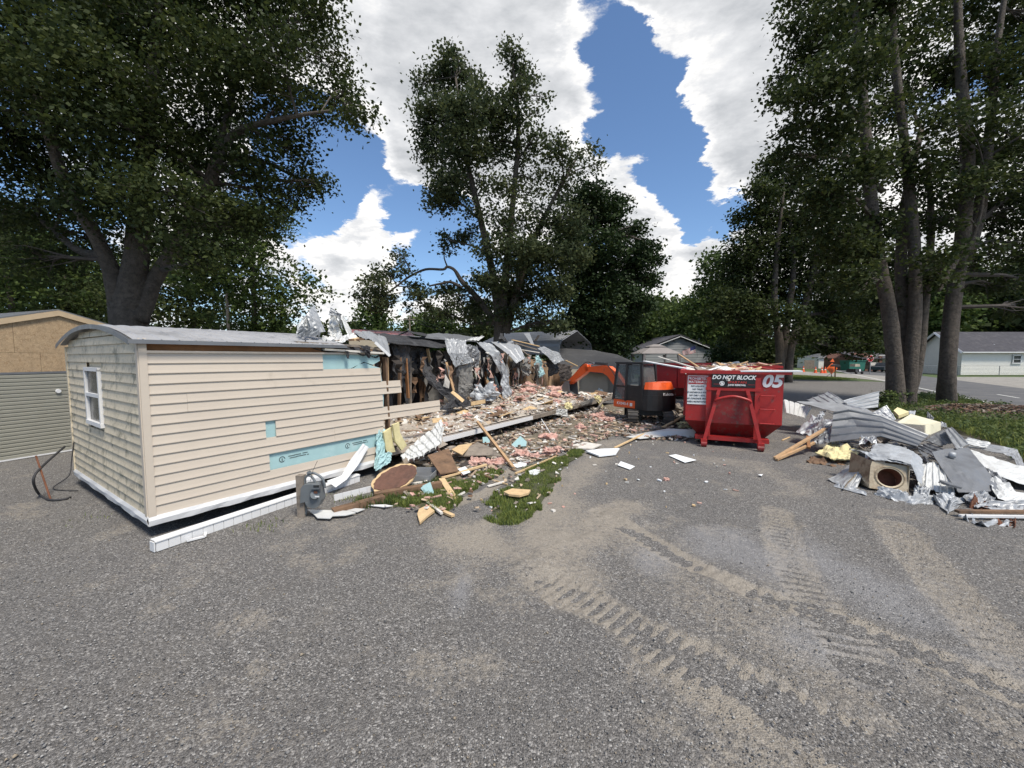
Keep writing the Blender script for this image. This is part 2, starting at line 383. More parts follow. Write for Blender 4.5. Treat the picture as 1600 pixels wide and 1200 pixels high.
# near part of the yard: real ruts, tread marks and heaps
def near_ground():
    ny, nx = 470, 820
    Y = 1.0 * np.exp(np.linspace(0, math.log(19.0), ny)); t = np.linspace(-1, 1, nx)
    X = t[None, :] * (Y[:, None] * 1.28 + 1.2); YY = np.repeat(Y[:, None], nx, 1)
    dust = np.zeros_like(X); pale = np.zeros_like(X); H = np.zeros_like(X)
    wob = fbm(X * 1.3, YY * 1.3, 4, 3) - .5; w2 = fbm(X * 5, YY * 5, 4, 9) - .5
    big = fbm(X * .5, YY * .5, 3, 21) - .5
    H += .05 * big + .014 * w2 + .006 * (fbm(X * 22, YY * 22, 3, 33) - .5)
    def stroke(pix, width, amt, rut=0., pitch=0., tamp=0., chev=0., soft=.5):
        nonlocal dust, H
        P = [np.array(G(*p)[:2]) for p in pix]; best = np.full_like(X, 1e9); sarc = np.zeros_like(X); side = np.zeros_like(X); acc = 0
        for a, b in zip(P[:-1], P[1:]):
            d = b - a; L_ = np.linalg.norm(d); d = d / L_
            s = np.clip((X - a[0]) * d[0] + (YY - a[1]) * d[1], 0, L_)
            dx, dy = X - a[0] - s * d[0], YY - a[1] - s * d[1]; r = np.hypot(dx, dy)
            k = r < best; best = np.where(k, r, best); sarc = np.where(k, s + acc, sarc); side = np.where(k, dx * d[1] - dy * d[0], side); acc += L_
        q = best / (width / 2) + wob * 1.1 + w2 * .5
        mk = np.clip((1.25 - q) / soft, 0, 1); mk = mk * mk * (3 - 2 * mk)
        dust = np.maximum(dust, mk * amt * (1 + w2 * .8))
        if rut: H -= rut * mk * np.clip(1.1 - best / (width / 2), 0, 1); H += rut * .7 * np.exp(-((best - width * .56) / .06) ** 2) * np.clip(.6 + wob * 3, 0, 1.4)
        if pitch:
            ph = (sarc + chev * np.abs(side) + .02 * w2) / pitch
            tr = np.sin(2 * math.pi * ph); fade = np.clip(.75 + wob * 3.2, 0, 1)
            H += tamp * np.tanh(tr * 2) * mk * fade
            dust = np.where(mk > .2, np.maximum(dust, (.55 + .06 * tr) * mk * fade), dust)
    stroke([(735, 838), (800, 868), (880, 902)], 1.35, .85, soft=1.3)
    stroke([(860, 740), (870, 790), (830, 850)], 1.6, .8, soft=1.4)
    stroke([(960, 690), (900, 745), (850, 800)], 1.0, .6, soft=1.)
    stroke([(760, 818), (720, 850)], .5, .7, soft=1.)
    stroke([(850, 905), (1000, 985), (1110, 1050), (1250, 1120), (1420, 1200)], .6, .7, rut=.02, pitch=.11, tamp=.007, chev=.12)
    stroke([(940, 800), (1060, 872), (1180, 925), (1300, 965), (1440, 1020), (1600, 1085)], .36, .85, rut=.018, pitch=.13, tamp=.005)
    stroke([(1216, 800), (1226, 850), (1252, 910), (1290, 960), (1340, 1030)], .46, .5, rut=.012, pitch=.115, tamp=.014)
    stroke([(1400, 820), (1432, 870), (1480, 925), (1560, 1000), (1640, 1060)], .52, .5, rut=.012, pitch=.12, tamp=.013)
    stroke([(1060, 900), (1190, 980), (1310, 1070), (1450, 1160)], 1.5, .66, soft=1.8)
    stroke([(850, 780), (1000, 850), (1150, 930)], 1.6, .62, soft=1.8)
    stroke([(1180, 900), (1330, 980), (1500, 1090), (1640, 1180)], .9, .5, soft=1.8)
    stroke([(980, 790), (880, 850), (840, 905)], .9, .75, pitch=.14, tamp=.009, soft=1.)
    stroke([(700, 790), (760, 770), (800, 735)], .22, .8, rut=.01)
    stroke([(1090, 715), (1180, 725), (1260, 770)], .9, .45, soft=1.2)
    stroke([(1000, 1010), (1120, 1090), (1220, 1200)], .5, .5, soft=1.2)
    for px, py, r, h in ((1010, 788, .22, .05), (955, 806, .2, .04), (920, 850, .25, .03), (985, 812, .2, .05), (880, 830, .3, .03), (1130, 905, .2, .02), (1440, 1130, .3, -.05), (1380, 1110, .22, .03), (850, 880, .3, .035)):
        g = G(px, py); d = np.hypot(X - g.x, YY - g.y) / r; H += h * np.exp(-d * d) * (1 + 2 * w2)
    for px, py, rx, ry in ((1165, 868, .5, .8), (1340, 900, .55, 1.1), (1020, 875, .25, .35), (720, 930, .12, .5), (1290, 1010, .5, .4)):
        g = G(px, py); d = np.hypot((X - g.x) / rx, (YY - g.y) / ry) + wob * 2 + w2; pale = np.maximum(pale, np.clip(1.3 - d, 0, 1))
    # scattered dusty freckles in the grey part
    fr = fbm(X * 2.2, YY * 2.2, 5, 77); dust = np.maximum(dust, np.clip((fr - .56) * 2.2, 0, .42))
    # dug-out strip and lawn hollow under the home are left level
    e = np.minimum(1, np.minimum((1 - np.abs(t))[None, :] * 25, np.minimum((YY - 1.0) * 4, (19.0 - YY) * .6))); e = np.clip(e, 0, 1)
    Z = (H - .004) * e + (-.017) * (1 - e)
    V = np.stack([X, YY, Z], -1).reshape(-1, 3)
    i, j = np.meshgrid(np.arange(ny - 1), np.arange(nx - 1), indexing='ij'); a = (i * nx + j).ravel()
    Q = np.stack([a, a + 1, a + nx + 1, a + nx], -1)
    me = np_mesh('gravel_yard', V, Q)
    for nm, arr in (('dust', dust), ('pale', pale)):
        at = me.attributes.new(nm, 'FLOAT', 'POINT'); at.data.foreach_set('value', arr.ravel().astype(np.float32))
    me.polygons.foreach_set('use_smooth', np.ones(len(Q), bool)); me.materials.append(M_GRAV)
    o = bpy.data.objects.new('gravel_yard', me); COL.objects.link(o)
    tag(o, 'grey crushed gravel lot with dusty beige track marks', kind='structure')
def np_mesh(name, V, Q):
    """mesh from an (n,3) array and an (m,k) array of faces"""
    me = bpy.data.meshes.new(name); V = np.ascontiguousarray(V, np.float32); Q = np.ascontiguousarray(Q, np.int32); m, k = Q.shape
    me.vertices.add(len(V)); me.vertices.foreach_set('co', V.ravel())
    me.loops.add(m * k); me.loops.foreach_set('vertex_index', Q.ravel())
    me.polygons.add(m); me.polygons.foreach_set('loop_start', np.arange(0, m * k, k, dtype=np.int32))
    try: me.polygons.foreach_set('loop_total', np.full(m, k, np.int32))
    except Exception: pass
    me.update(calc_edges=True); return me
near_ground()

# loose stones lying on the gravel
def stones():
    n = 30000; r = np.random.default_rng(5)
    Y = 1.35 * np.exp(r.random(n) ** 1.15 * math.log(9.)); X = (r.random(n) * 2 - 1) * (Y * 1.2 + .6)
    size = .0035 + .006 * r.random(n) ** 3 + .010 * (r.random(n) > .997)
    o8 = np.array([(1, 0, 0), (-1, 0, 0), (0, 1, 0), (0, -1, 0), (0, 0, 1), (0, 0, -1)], float)
    V = o8[None] * (.7 + .6 * r.random((n, 6, 1))) * size[:, None, None] * np.array([1, 1, .65])
    a = r.random(n) * 6.28; c, s = np.cos(a), np.sin(a)
    V = np.stack([V[..., 0] * c[:, None] - V[..., 1] * s[:, None], V[..., 0] * s[:, None] + V[..., 1] * c[:, None], V[..., 2]], -1)
    V += np.stack([X, Y, .004 + 0 * X + .02 * (fbm(X * .5, Y * .5, 3, 21) - .5)], -1)[:, None]
    F_ = np.array([(0, 2, 4), (2, 1, 4), (1, 3, 4), (3, 0, 4), (2, 0, 5), (1, 2, 5), (3, 1, 5), (0, 3, 5)])
    Q = (F_[None] + np.arange(n)[:, None, None] * 6).reshape(-1, 3)
    me = np_mesh('loose_stones', V.reshape(-1, 3), Q)
    ms = [mat('stone_grey', (.17, .165, .16), .9), mat('stone_dark', (.10, .097, .096), .9), mat('stone_pale', (.36, .35, .33), .9), mat('stone_tan', (.24, .20, .15), .9)]
    for m in ms: me.materials.append(m)
    k = r.choice(4, n, p=[.52, .12, .2, .16]); me.polygons.foreach_set('material_index', np.repeat(k, 8).astype(np.int32))
    o = bpy.data.objects.new('loose_stones', me); COL.objects.link(o)
    tag(o, 'small loose grey stones scattered over the gravel lot', 'stones', kind='stuff')
stones()

# roads, verge and shoulder
road = [(23.3 - .547 * 40, 19.5 - .837 * 40), (23.3, 19.5), tuple(G(1440, 606)[:2]), tuple(G(1398, 598)[:2])]
dn, nr = np.array([.547, .837]), np.array([.837, -.547])
E0 = np.array([23.3, 19.5])
def RD(s, k): return tuple(E0 + dn * s + nr * k)
flat('road', None, -.008, M_ASPH, 'dark asphalt road with white edge line', world=[RD(-60, -.35), RD(-60, 6.2), RD(90, 6.2), RD(90, -.35)])
flat('road_shoulder', None, -.012, M_SHOULD, 'pale gravel shoulder beyond the road', world=[RD(-60, 6.1), RD(32, 6.1), tuple(G(1495, 588.8)[:2]), tuple(G(1600, 589)[:2]), tuple(G(1900, 588.5)[:2]), (120, -34)])
flat('side_road', [(1170, 577), (1240, 579.5), (1350, 585.3), (1402, 588.5), (1420, 597), (1398, 597.5), (1350, 592.2), (1300, 588.5), (1240, 585.3), (1170, 582)], -.004, M_SHOULD, 'pale side road leading off to the left')
flat('grass_verge', [(1130, 580), (1180, 583), (1240, 585.8), (1300, 589), (1350, 592.6), (1385, 596.2), (1300, 594.8), (1240, 592.8), (1180, 591.2), (1120, 590), (1000, 590), (1000, 580)], -.014, M_GRASSG, 'green grass strip between the lot and the side road')
mb = MB()
mb.add([(*RD(-55, 0), -.002), (*RD(-55, .13), -.002), (*RD(80, .13), -.002), (*RD(80, 0), -.002)], [(0, 1, 2, 3)])
tag(mb.build('edge_line', M_PAINT), 'worn white line along the near edge of the road', kind='structure')
for i, s in enumerate((4.2, -5, 13.4, 22.6)):
    mb = MB(); mb.add([(*RD(s, 2.4), -.002), (*RD(s, 2.52), -.002), (*RD(s + 2.6, 2.52), -.002), (*RD(s + 2.6, 2.4), -.002)], [(0, 1, 2, 3)])
    tag(mb.build('centre_dash', M_PAINT), 'short white dash painted on the road', kind='structure', group='road dashes')

# ------------------------------------------------------------------ trees
def leaf_mat(name, col, trans=.35):
    m = bpy.data.materials.new(name); m.use_nodes = True; nt = m.node_tree; N = nt.nodes; L = nt.links; N.clear()
    at = N.new('ShaderNodeAttribute'); at.attribute_name = 'tint'
    rp = N.new('ShaderNodeValToRGB'); L.new(at.outputs['Fac'], rp.inputs[0]); e = rp.color_ramp.elements
    e[0].color = (col[0] * .5, col[1] * .6, col[2] * .75, 1); e[1].color = (col[0] * 1.75, col[1] * 1.5, col[2] * 1.2, 1)
    q = e.new(.5); q.color = (*col, 1)
    d = N.new('ShaderNodeBsdfPrincipled'); L.new(rp.outputs[0], d.inputs['Base Color']); d.inputs['Roughness'].default_value = .65; d.inputs['Specular IOR Level'].default_value = .2
    t = N.new('ShaderNodeBsdfTranslucent'); L.new(rp.outputs[0], t.inputs[0])
    mx = N.new('ShaderNodeMixShader'); mx.inputs[0].default_value = trans
    L.new(d.outputs[0], mx.inputs[1]); L.new(t.outputs[0], mx.inputs[2])
    o = N.new('ShaderNodeOutputMaterial'); L.new(mx.outputs[0], o.inputs[0]); return m
LM_DARK = leaf_mat('maple_leaf', (.040, .056, .0175)); LM_MID = leaf_mat('bright_leaf', (.060, .092, .025)); LM_GREY = leaf_mat('silvery_leaf', (.060, .078, .034))
LM_DEEP = leaf_mat('deep_green_leaf', (.026, .046, .016), .2)
M_BARK = mat('bark', (.11, .09, .073), .95, var=.3, vscale=5, bump=.09, bscale=14, dirt=(.06, .05, .04), dscale=9, dthr=.48)
M_TWIG = mat('twig_bark', (.07, .058, .05), .95, var=.2)

def leaves(name, C, per, size, spread, seed, m, parent, flatness=.55):
    """C: (k,3) spray centres -> one mesh of folded leaves"""
    r = np.random.default_rng(seed); k = len(C); n = k * per
    c = np.repeat(C, per, 0); p = c + r.normal(size=(n, 3)) * np.array([spread, spread, spread * flatness])
    nz = r.normal(size=(n, 3)) * .75; nz[:, 2] += .8; nz /= np.linalg.norm(nz, axis=1, keepdims=True)
    a = r.normal(size=(n, 3)); a[:, 2] -= .35; a -= nz * (a * nz).sum(1, keepdims=True); a /= np.linalg.norm(a, axis=1, keepdims=True); b = np.cross(nz, a)
    s = size * (.6 + .8 * r.random((n, 1)))
    V = np.stack([p - a * s * .5, p + b * s * .36 + nz * s * .08, p + a * s * .55, p - b * s * .36 + nz * s * .08], 1).reshape(-1, 3)
    Q = np.arange(4 * n).reshape(n, 4)
    o0 = np.array(wloc(parent)); me = np_mesh(name, V - o0, Q)
    tn = np.clip(np.repeat(r.random(k), per) * .45 + r.random(n) * .55, 0, 1)
    at = me.attributes.new('tint', 'FLOAT', 'FACE'); at.data.foreach_set('value', tn.astype(np.float32))
    me.materials.append(m); o = bpy.data.objects.new(name, me); COL.objects.link(o); o.parent = parent; return o

def tree(name, label, base, stems, lobes, leaf=.15, per=26, spread=.34, seed=1, m=None, group=None, cat='tree', twigs=True, bark=None, seg=9):
    """stems: polylines [(x,y,z,r)...] world; lobes: (centre, radii, sprays)"""
    m = m or LM_DARK; r = np.random.default_rng(seed); random.seed(seed)
    root = thing(name, label, cat, base, group); allp = []
    for si, st in enumerate(stems):
        P = crom([s[:3] for s in st], 5); k = len(P); rr = np.interp(np.linspace(0, 1, k), np.linspace(0, 1, len(st)), [s[3] for s in st])
        mb = MB(); mb.tube(P, list(rr), seg, rough=.10); mb.build('trunk' if st[0][3] > st[0][3] * 0 + .16 and st[0][2] < 1.0 else 'limb', bark or M_BARK, root, smooth=True)
        allp += [(p, q) for p, q in zip(P, rr)]
    AP = np.array([tuple(p) for p, _ in allp]); AR = np.array([q for _, q in allp])
    tw = MB(); cen = []
    for (c, rad, ns) in lobes:
        c = np.array(tuple(c)); rad = np.array(rad if hasattr(rad, '__len__') else (rad,) * 3)
        d = r.normal(size=(ns, 3)); d /= np.linalg.norm(d, axis=1, keepdims=True)
        q = c + d * rad * (r.random((ns, 1)) ** .38) * (.82 + .36 * r.random((ns, 1)))
        cen.append(q)
        if twigs and len(AP):
            w = np.linalg.norm(AP - c, axis=1) + np.where(AP[:, 2] > c[2] + .3 * rad[2], 3, 0); i = int(np.argmin(w)); s0 = AP[i]
            tip = c + np.array([0, 0, rad[2] * .3]); L_ = np.linalg.norm(tip - s0)
            mid = (s0 + tip) / 2 + r.normal(size=3) * L_ * .08 - np.array([0, 0, -.06 * L_])
            rad0 = min(AR[i] * .7, .03 + L_ * .018)
            pts = crom([s0, mid, tip], 4); tw.tube(pts, list(np.linspace(rad0, rad0 * .35, len(pts))), 5, cap=False)
            for k in range(min(ns, 14)):
                a0 = np.array(tuple(pts[random.randrange(2, len(pts))])); b0 = q[k]; mm = (a0 + b0) / 2 + r.normal(size=3) * .12
                tw.tube([a0, mm, b0], [rad0 * .35, rad0 * .2, .008], 4, cap=False)
    if tw.n: tw.build('branches', M_TWIG, root)['kind'] = 'stuff'
    if cen: leaves('crown', np.concatenate(cen), per, leaf, spread, seed, m, root)
    return root

def P3(px, py, Y, r=0): p = A(px, py, Y); return (p.x, p.y, p.z, r)
def pl(px, py, Y, rpx, n, ry=None, rz=None):
    k = Y / F; return (A(px, py, Y), (rpx * k, (ry or rpx * .8) * k, (rz or rpx * .8) * k), n)

# big maple behind the home, left
Yt = 12.5
b0 = G(200, 560.0); bx = A(200, 505, Yt).x
st = [[(bx, Yt, -.1, .6), P3(201, 505, Yt, .46), P3(205, 470, Yt, .42), P3(213, 400, Yt, .30), P3(222, 300, Yt, .26), P3(235, 150, Yt - .5, .16), P3(250, 0, Yt - .5, .08)],
      [P3(190, 500, Yt, .30), P3(176, 430, Yt - .2, .22), P3(150, 370, Yt - .5, .17), P3(100, 280, Yt - 1, .15), P3(50, 120, Yt - 1.5, .08)],
      [P3(214, 500, Yt, .30), P3(238, 445, Yt + .2, .22), P3(272, 385, Yt + .3, .17), P3(322, 300, Yt, .13), P3(360, 215, Yt - .3, .11), P3(430, 188, Yt - .8, .07), P3(520, 172, Yt - 1, .03)],
      [P3(320, 300, Yt, .12), P3(350, 200, Yt, .10), P3(375, 100, Yt, .07), P3(400, 0, Yt, .04)],
      [P3(165, 400, Yt - .3, .14), P3(120, 390, Yt, .10), P3(60, 340, Yt + .5, .06)]]
lb = []
rt = random.Random(3)
spec = [(40, 40, 80), (130, 10, 90), (230, 40, 90), (320, 20, 80), (400, 30, 70), (60, 140, 80), (150, 120, 85), (250, 130, 80), (340, 110, 75), (430, 100, 55),
        (480, 60, 42), (500, 20, 34), (530, 105, 26), (30, 240, 75), (110, 230, 80), (200, 220, 80), (290, 210, 75), (370, 190, 60), (440, 175, 40), (500, 160, 40), (545, 150, 24), (555, 182, 14),
        (30, 330, 60), (100, 325, 65), (180, 320, 65), (260, 310, 70), (340, 290, 70), (410, 260, 55), (455, 235, 34), (478, 290, 20), (495, 285, 13),
        (330, 365, 55), (400, 345, 45), (260, 385, 36), (60, 410, 45), (140, 385, 36), (440, 310, 40), (300, 400, 38), (-60, 60, 90), (-60, 200, 90), (-50, 330, 80), (200, -60, 100), (60, -70, 100), (340, -60, 80), (440, -40, 60)]
for px, py, rp in spec:
    lb.append(pl(px, py, Yt + rt.uniform(-2.4, 2.2), rp * .86, int(rp * rp / 88) + 6, ry=rp * 1.2))
tree('maple_tree', 'huge dark maple with forked trunk rising behind the siding-clad home', (bx, Yt, 0), st, lb, leaf=.108, per=52, spread=.30, seed=11, m=LM_DARK, group=None, seg=16)

# tall open tree in the centre with a broken, arching bough
Yc = 27.
bx = A(775, 520, Yc).x
st = [[(bx, Yc, -.1, .5), P3(779, 515, Yc, .34), P3(772, 440, Yc, .26), P3(748, 330, Yc, .2), P3(725, 230, Yc, .14), P3(712, 120, Yc, .06)],
      [P3(782, 510, Yc, .36), P3(790, 430, Yc, .28), P3(800, 330, Yc, .2), P3(810, 200, Yc, .14), P3(800, 90, Yc, .05)],
      [P3(790, 520, Yc, .3), P3(815, 430, Yc, .22), P3(850, 340, Yc, .15), P3(905, 240, Yc, .06)],
      [P3(775, 505, Yc, .22), P3(745, 465, Yc, .2), P3(722, 440, Yc, .17), P3(710, 422, Yc, .10), P3(699, 417, Yc, .09), P3(692, 421, Yc, .085), P3(665, 421, Yc, .08), P3(640, 432, Yc, .07), P3(620, 447, Yc, .06), P3(600, 462, Yc, .05)],
      [P3(722, 450, Yc, .12), P3(705, 441, Yc, .09), P3(690, 443, Yc, .08), P3(670, 447, Yc, .05)],
      [P3(778, 505, Yc, .16), P3(750, 505, Yc, .10), P3(735, 507, Yc, .05)],
      [P3(745, 340, Yc, .08), P3(720, 318, Yc, .06), P3(690, 305, Yc, .04)],
      [P3(765, 400, Yc, .08), P3(740, 385, Yc, .06), P3(700, 375, Yc, .04)]]
spec = [(700, 100, 22, .9), (712, 85, 13, .9), (728, 125, 22, .9), (690, 130, 24, .9), (665, 118, 14, .7), (655, 135, 12, .7), (745, 150, 22, .7), (800, 85, 15, .8), (790, 75, 9, .8), (812, 110, 18, .9), (830, 128, 12, .8), (805, 145, 20, .9),
        (850, 155, 9, .5), (842, 175, 9, .5), (660, 175, 18, .9), (690, 180, 30, 1), (730, 180, 32, 1), (770, 180, 30, 1), (800, 190, 22, .8), (664, 205, 16, 1), (680, 235, 32, 1.1), (725, 230, 34, 1.1), (770, 230, 30, .9), (840, 215, 20, .6),
        (810, 240, 24, .7), (865, 240, 26, .6), (900, 250, 20, .4), (925, 235, 14, .4), (930, 260, 12, .35), (690, 290, 30, 1), (730, 285, 30, .9), (680, 320, 17, .8), (780, 290, 28, .5), (830, 290, 30, .55), (880, 290, 26, .5), (700, 320, 20, .7), (745, 330, 20, .5),
        (700, 375, 14, .8), (720, 370, 16, .8), (695, 390, 10, .7), (740, 365, 14, .5), (790, 345, 32, .6), (845, 345, 30, .7), (890, 345, 26, .8), (770, 390, 26, .7), (815, 395, 34, .9), (860, 400, 34, 1), (900, 400, 26, 1),
        (770, 440, 26, .7), (810, 450, 32, .9), (860, 455, 32, 1), (730, 490, 14, .9), (745, 478, 18, .9), (760, 505, 14, .5), (800, 490, 24, .6), (840, 495, 22, .8), (790, 470, 26, 1), (755, 440, 18, .8), (825, 425, 28, .9), (870, 505, 20, 1),
        (605, 425, 17, .8), (625, 410, 13, .6), (590, 440, 16, .8), (575, 460, 17, .9), (600, 460, 17, .9), (578, 435, 12, .4), (635, 425, 9, .5), (590, 480, 13, .9), (622, 395, 8, .35),
        (648, 452, 13, 1), (660, 462, 14, 1), (668, 482, 9, 1.1), (640, 480, 10, .6), (700, 455, 17, 1), (710, 470, 14, 1), (695, 490, 13, .9), (722, 450, 10, .8), (672, 497, 6, .8)]
rt = random.Random(5)
lb = [pl(px, py, Yc + rt.uniform(-2.5, 2.5) * (rp / 30), rp, max(4, int(rp * rp / 13 * dn_)), ry=rp * 1.3) for px, py, rp, dn_ in spec]
tree('tall_broken_tree', 'tall open tree in the centre with a snapped bough arching down left', (bx, Yc, 0), st, lb, leaf=.20, per=24, spread=.34, seed=21, m=LM_GREY)

# dark dense tree right of it
Yd = 33.; bx = A(925, 520, Yd).x
st = [[(bx, Yd, -.1, .4), P3(925, 500, Yd, .34), P3(928, 400, Yd, .22), P3(932, 300, Yd, .08)]]
spec = [(925, 300, 24), (900, 320, 26), (955, 330, 28), (930, 345, 34), (890, 370, 30), (975, 365, 22), (950, 390, 36), (1000, 400, 22), (1018, 385, 12), (1022, 405, 13), (905, 410, 36), (985, 430, 34), (1015, 440, 16),
        (940, 440, 40), (895, 460, 34), (985, 465, 30), (1010, 475, 14), (940, 485, 38), (900, 500, 34), (975, 505, 30), (935, 520, 34), (1000, 355, 9), (965, 315, 12), (895, 540, 26), (960, 540, 26)]
lb = [pl(px, py, Yd + rt.uniform(-2, 2), rp, int(rp * rp / 10) + 6, ry=rp * 1.2) for px, py, rp in spec]
tree('dense_dark_tree', 'dense very dark broad tree just right of the tall open tree', (bx, Yd, 0), st, lb, leaf=.25, per=20, spread=.36, seed=31, m=LM_DEEP)

# right: two clumped trunks on the weedy bank
Yr = 16.6
B1 = G(1408, 640); B2 = G(1478, 636)
st = [[(B1.x - .22, B1.y, -.1, .34), P3(1397, 560, Yr, .26), P3(1388, 480, Yr, .25), P3(1372, 400, Yr, .22), P3(1360, 300, Yr, .2), P3(1350, 180, Yr, .18), P3(1340, 60, Yr, .12), P3(1330, -60, Yr, .07)],
      [(B1.x + .28, B1.y, -.1, .27), P3(1424, 560, Yr, .23), P3(1430, 480, Yr, .21), P3(1428, 380, Yr, .2), P3(1415, 240, Yr, .16), P3(1400, 100, Yr, .12), P3(1390, -60, Yr, .07)],
      [(B1.x + .1, B1.y + .5, -.1, .28), P3(1412, 540, Yr + .5, .22), P3(1408, 440, Yr + .5, .2), P3(1412, 330, Yr + .6, .16), P3(1440, 200, Yr + .8, .1)],
      [(B1.x + .55, B1.y + .35, -.1, .2), P3(1436, 560, Yr + .4, .17), P3(1446, 460, Yr + .4, .15), P3(1455, 360, Yr + .4, .12), P3(1450, 250, Yr + .5, .08)],
      [P3(1380, 300, Yr, .1), P3(1330, 250, Yr, .07), P3(1270, 215, Yr, .03)],
      [P3(1352, 200, Yr, .1), P3(1300, 130, Yr, .06), P3(1250, 90, Yr, .03)]]
spec = [(1290, 40, 45), (1350, 20, 50), (1410, 40, 50), (1262, 90, 26), (1240, 40, 14), (1320, 110, 48), (1390, 110, 50), (1260, 140, 34), (1222, 150, 17), (1215, 130, 9), (1300, 190, 45), (1370, 190, 50), (1440, 150, 40), (1245, 200, 22), (1270, 250, 32), (1330, 270, 45), (1400, 260, 40),
        (1290, 310, 38), (1350, 340, 36), (1300, 370, 40), (1340, 400, 36), (1380, 420, 30), (1400, 470, 22), (1425, 350, 30), (1455, 440, 24), (1370, 360, 34), (1360, 480, 22), (1290, -40, 60), (1400, -50, 60), (1230, 240, 12), (1330, 440, 30), (1445, 280, 22)]
lb = [pl(px, py, Yr + rt.uniform(-2.2, 2.6), rp * .9, int(rp * rp / 44) + 6, ry=rp * 1.3) for px, py, rp in spec]
tree('maple_tree', 'multi-stemmed grey-barked maple left of the leaning trunk on the weedy bank', (B1.x, B1.y, 0), st, lb, leaf=.15, per=34, spread=.33, seed=41, m=LM_DARK, seg=12)
st = [[(B2.x, B2.y, -.1, .36), P3(1480, 580, Yr + .5, .28), P3(1488, 480, Yr + .5, .26), P3(1502, 390, Yr + .5, .24), P3(1512, 250, Yr + .5, .22), P3(1500, 100, Yr + .5, .16), P3(1495, -50, Yr + .5, .1)],
      [P3(1508, 410, Yr + .5, .24), P3(1530, 330, Yr + .5, .2), P3(1545, 220, Yr + .5, .16), P3(1560, 60, Yr + .5, .1), P3(1580, -60, Yr + .5, .06)],
      [P3(1497, 400, Yr + .3, .12), P3(1475, 440, Yr + .2, .1), P3(1466, 455, Yr + .2, .06)],
      [P3(1500, 420, Yr + .3, .08), P3(1530, 340, Yr - .3, .06), P3(1540, 270, Yr - .5, .04)]]
spec = [(1500, 20, 50), (1570, 30, 55), (1480, 100, 34), (1540, 110, 50), (1600, 130, 50), (1470, 190, 30), (1520, 200, 42), (1580, 220, 50), (1480, 260, 34), (1540, 290, 45), (1600, 300, 40), (1500, 330, 30), (1560, 360, 36), (1610, 400, 34), (1590, 440, 24), (1550, 400, 24),
        (1650, 60, 70), (1660, 220, 70), (1660, 350, 60), (1540, -50, 70), (1620, 20, 60), (1470, 350, 20), (1520, 430, 16), (1545, 450, 26), (1590, 480, 24), (1470, 400, 26), (1560, 330, 34), (1495, 300, 34)]
lb = [pl(px, py, Yr + .5 + rt.uniform(-2.2, 2.6), rp * .9, int(rp * rp / 50) + 5, ry=rp * 1.3) for px, py, rp in spec]
tree('maple_tree', 'maple with one thick trunk leaning right at the edge of the road', (B2.x, B2.y, 0), st, lb, leaf=.15, per=34, spread=.33, seed=42, m=LM_DARK, seg=12)

# tree behind the red bins
Ye = 36.; bx = A(1225, 560, Ye).x
st = [[(bx - .3, Ye, -.1, .4), P3(1218, 540, Ye, .34), P3(1210, 470, Ye, .26), P3(1215, 380, Ye, .18), P3(1225, 300, Ye, .08)],
      [(bx + .4, Ye, -.1, .4), P3(1236, 540, Ye, .34), P3(1262, 460, Ye, .26), P3(1280, 380, Ye, .16)],
      [(bx, Ye + .4, -.1, .38), P3(1230, 500, Ye, .3), P3(1240, 420, Ye, .2), P3(1235, 340, Ye, .1)]]
spec = [(1215, 260, 28), (1190, 300, 26), (1240, 290, 40), (1180, 340, 30), (1225, 350, 46), (1290, 330, 44), (1165, 390, 34), (1210, 400, 46), (1270, 400, 46), (1330, 400, 40), (1150, 430, 34), (1190, 450, 40), (1250, 450, 46), (1310, 460, 42), (1350, 440, 30),
        (1140, 470, 28), (1170, 490, 36), (1225, 495, 26), (1290, 500, 40), (1340, 500, 34), (1120, 495, 20), (1160, 530, 24), (1300, 535, 26), (1345, 540, 26), (1265, 520, 20)]
lb = [pl(px, py, Ye + rt.uniform(-3, 3), rp, int(rp * rp / 12) + 6, ry=rp * 1.1) for px, py, rp in spec]
tree('spreading_tree', 'broad spreading tree with three dark stems behind the red containers', (bx, Ye, 0), st, lb, leaf=.26, per=20, spread=.42, seed=51, m=LM_DARK)

# tree right behind the home on the left side
def simple_tree(label, px, Y, ytop, ybot, wpx, n, seed, m, leaf=None, name='background_tree', group='trees beyond the lot', per=14, trunk=True, dens=1., shape='round'):
    r = random.Random(seed); bx = A(px, 560, Y).x; k = Y / F
    zt = A(px, ytop, Y).z; zb = max(A(px, ybot, Y).z, .2)
    st = [[(bx, Y, -.1, .012 * zt + .1), (bx + r.uniform(-.3, .3), Y, zb * .6 + zt * .2, .01 * zt + .06), (bx + r.uniform(-.5, .5), Y, zt * .85, .05)]] if trunk else []
    lobes = []
    nl = n
    for i in range(nl):
        f = (i + .5) / nl; z = zb + (zt - zb) * f
        prof = math.sin(math.pi * min(1, max(.05, (f * .85 + .12)))) ** .6 if shape == 'round' else (1.05 - f) ** .8
        w = wpx / 2 * k * prof
        for q in range(3):
            rr = (zt - zb) / nl * .75 + w * .28
            lobes.append(((bx + r.uniform(-1, 1) * w * .72, Y + r.uniform(-1, 1) * w * .6, z + r.uniform(-.3, .3) * rr), (rr, rr, rr * .8), max(4, int(rr * rr * 7 * dens / (leaf or Y * .008) ** 1 * .25))))
    return tree(name, label, (bx, Y, 0), st, lobes, leaf=leaf or Y * .0085, per=per, spread=Y * .0125, seed=seed, m=m, group=group, twigs=False, seg=7)
simple_tree('dense rounded tree behind the left end of the metal roof, right of the forked maple', 400, 26, 320, 530, 215, 7, 61, LM_MID, name='dense_tree', group=None, dens=1.6)
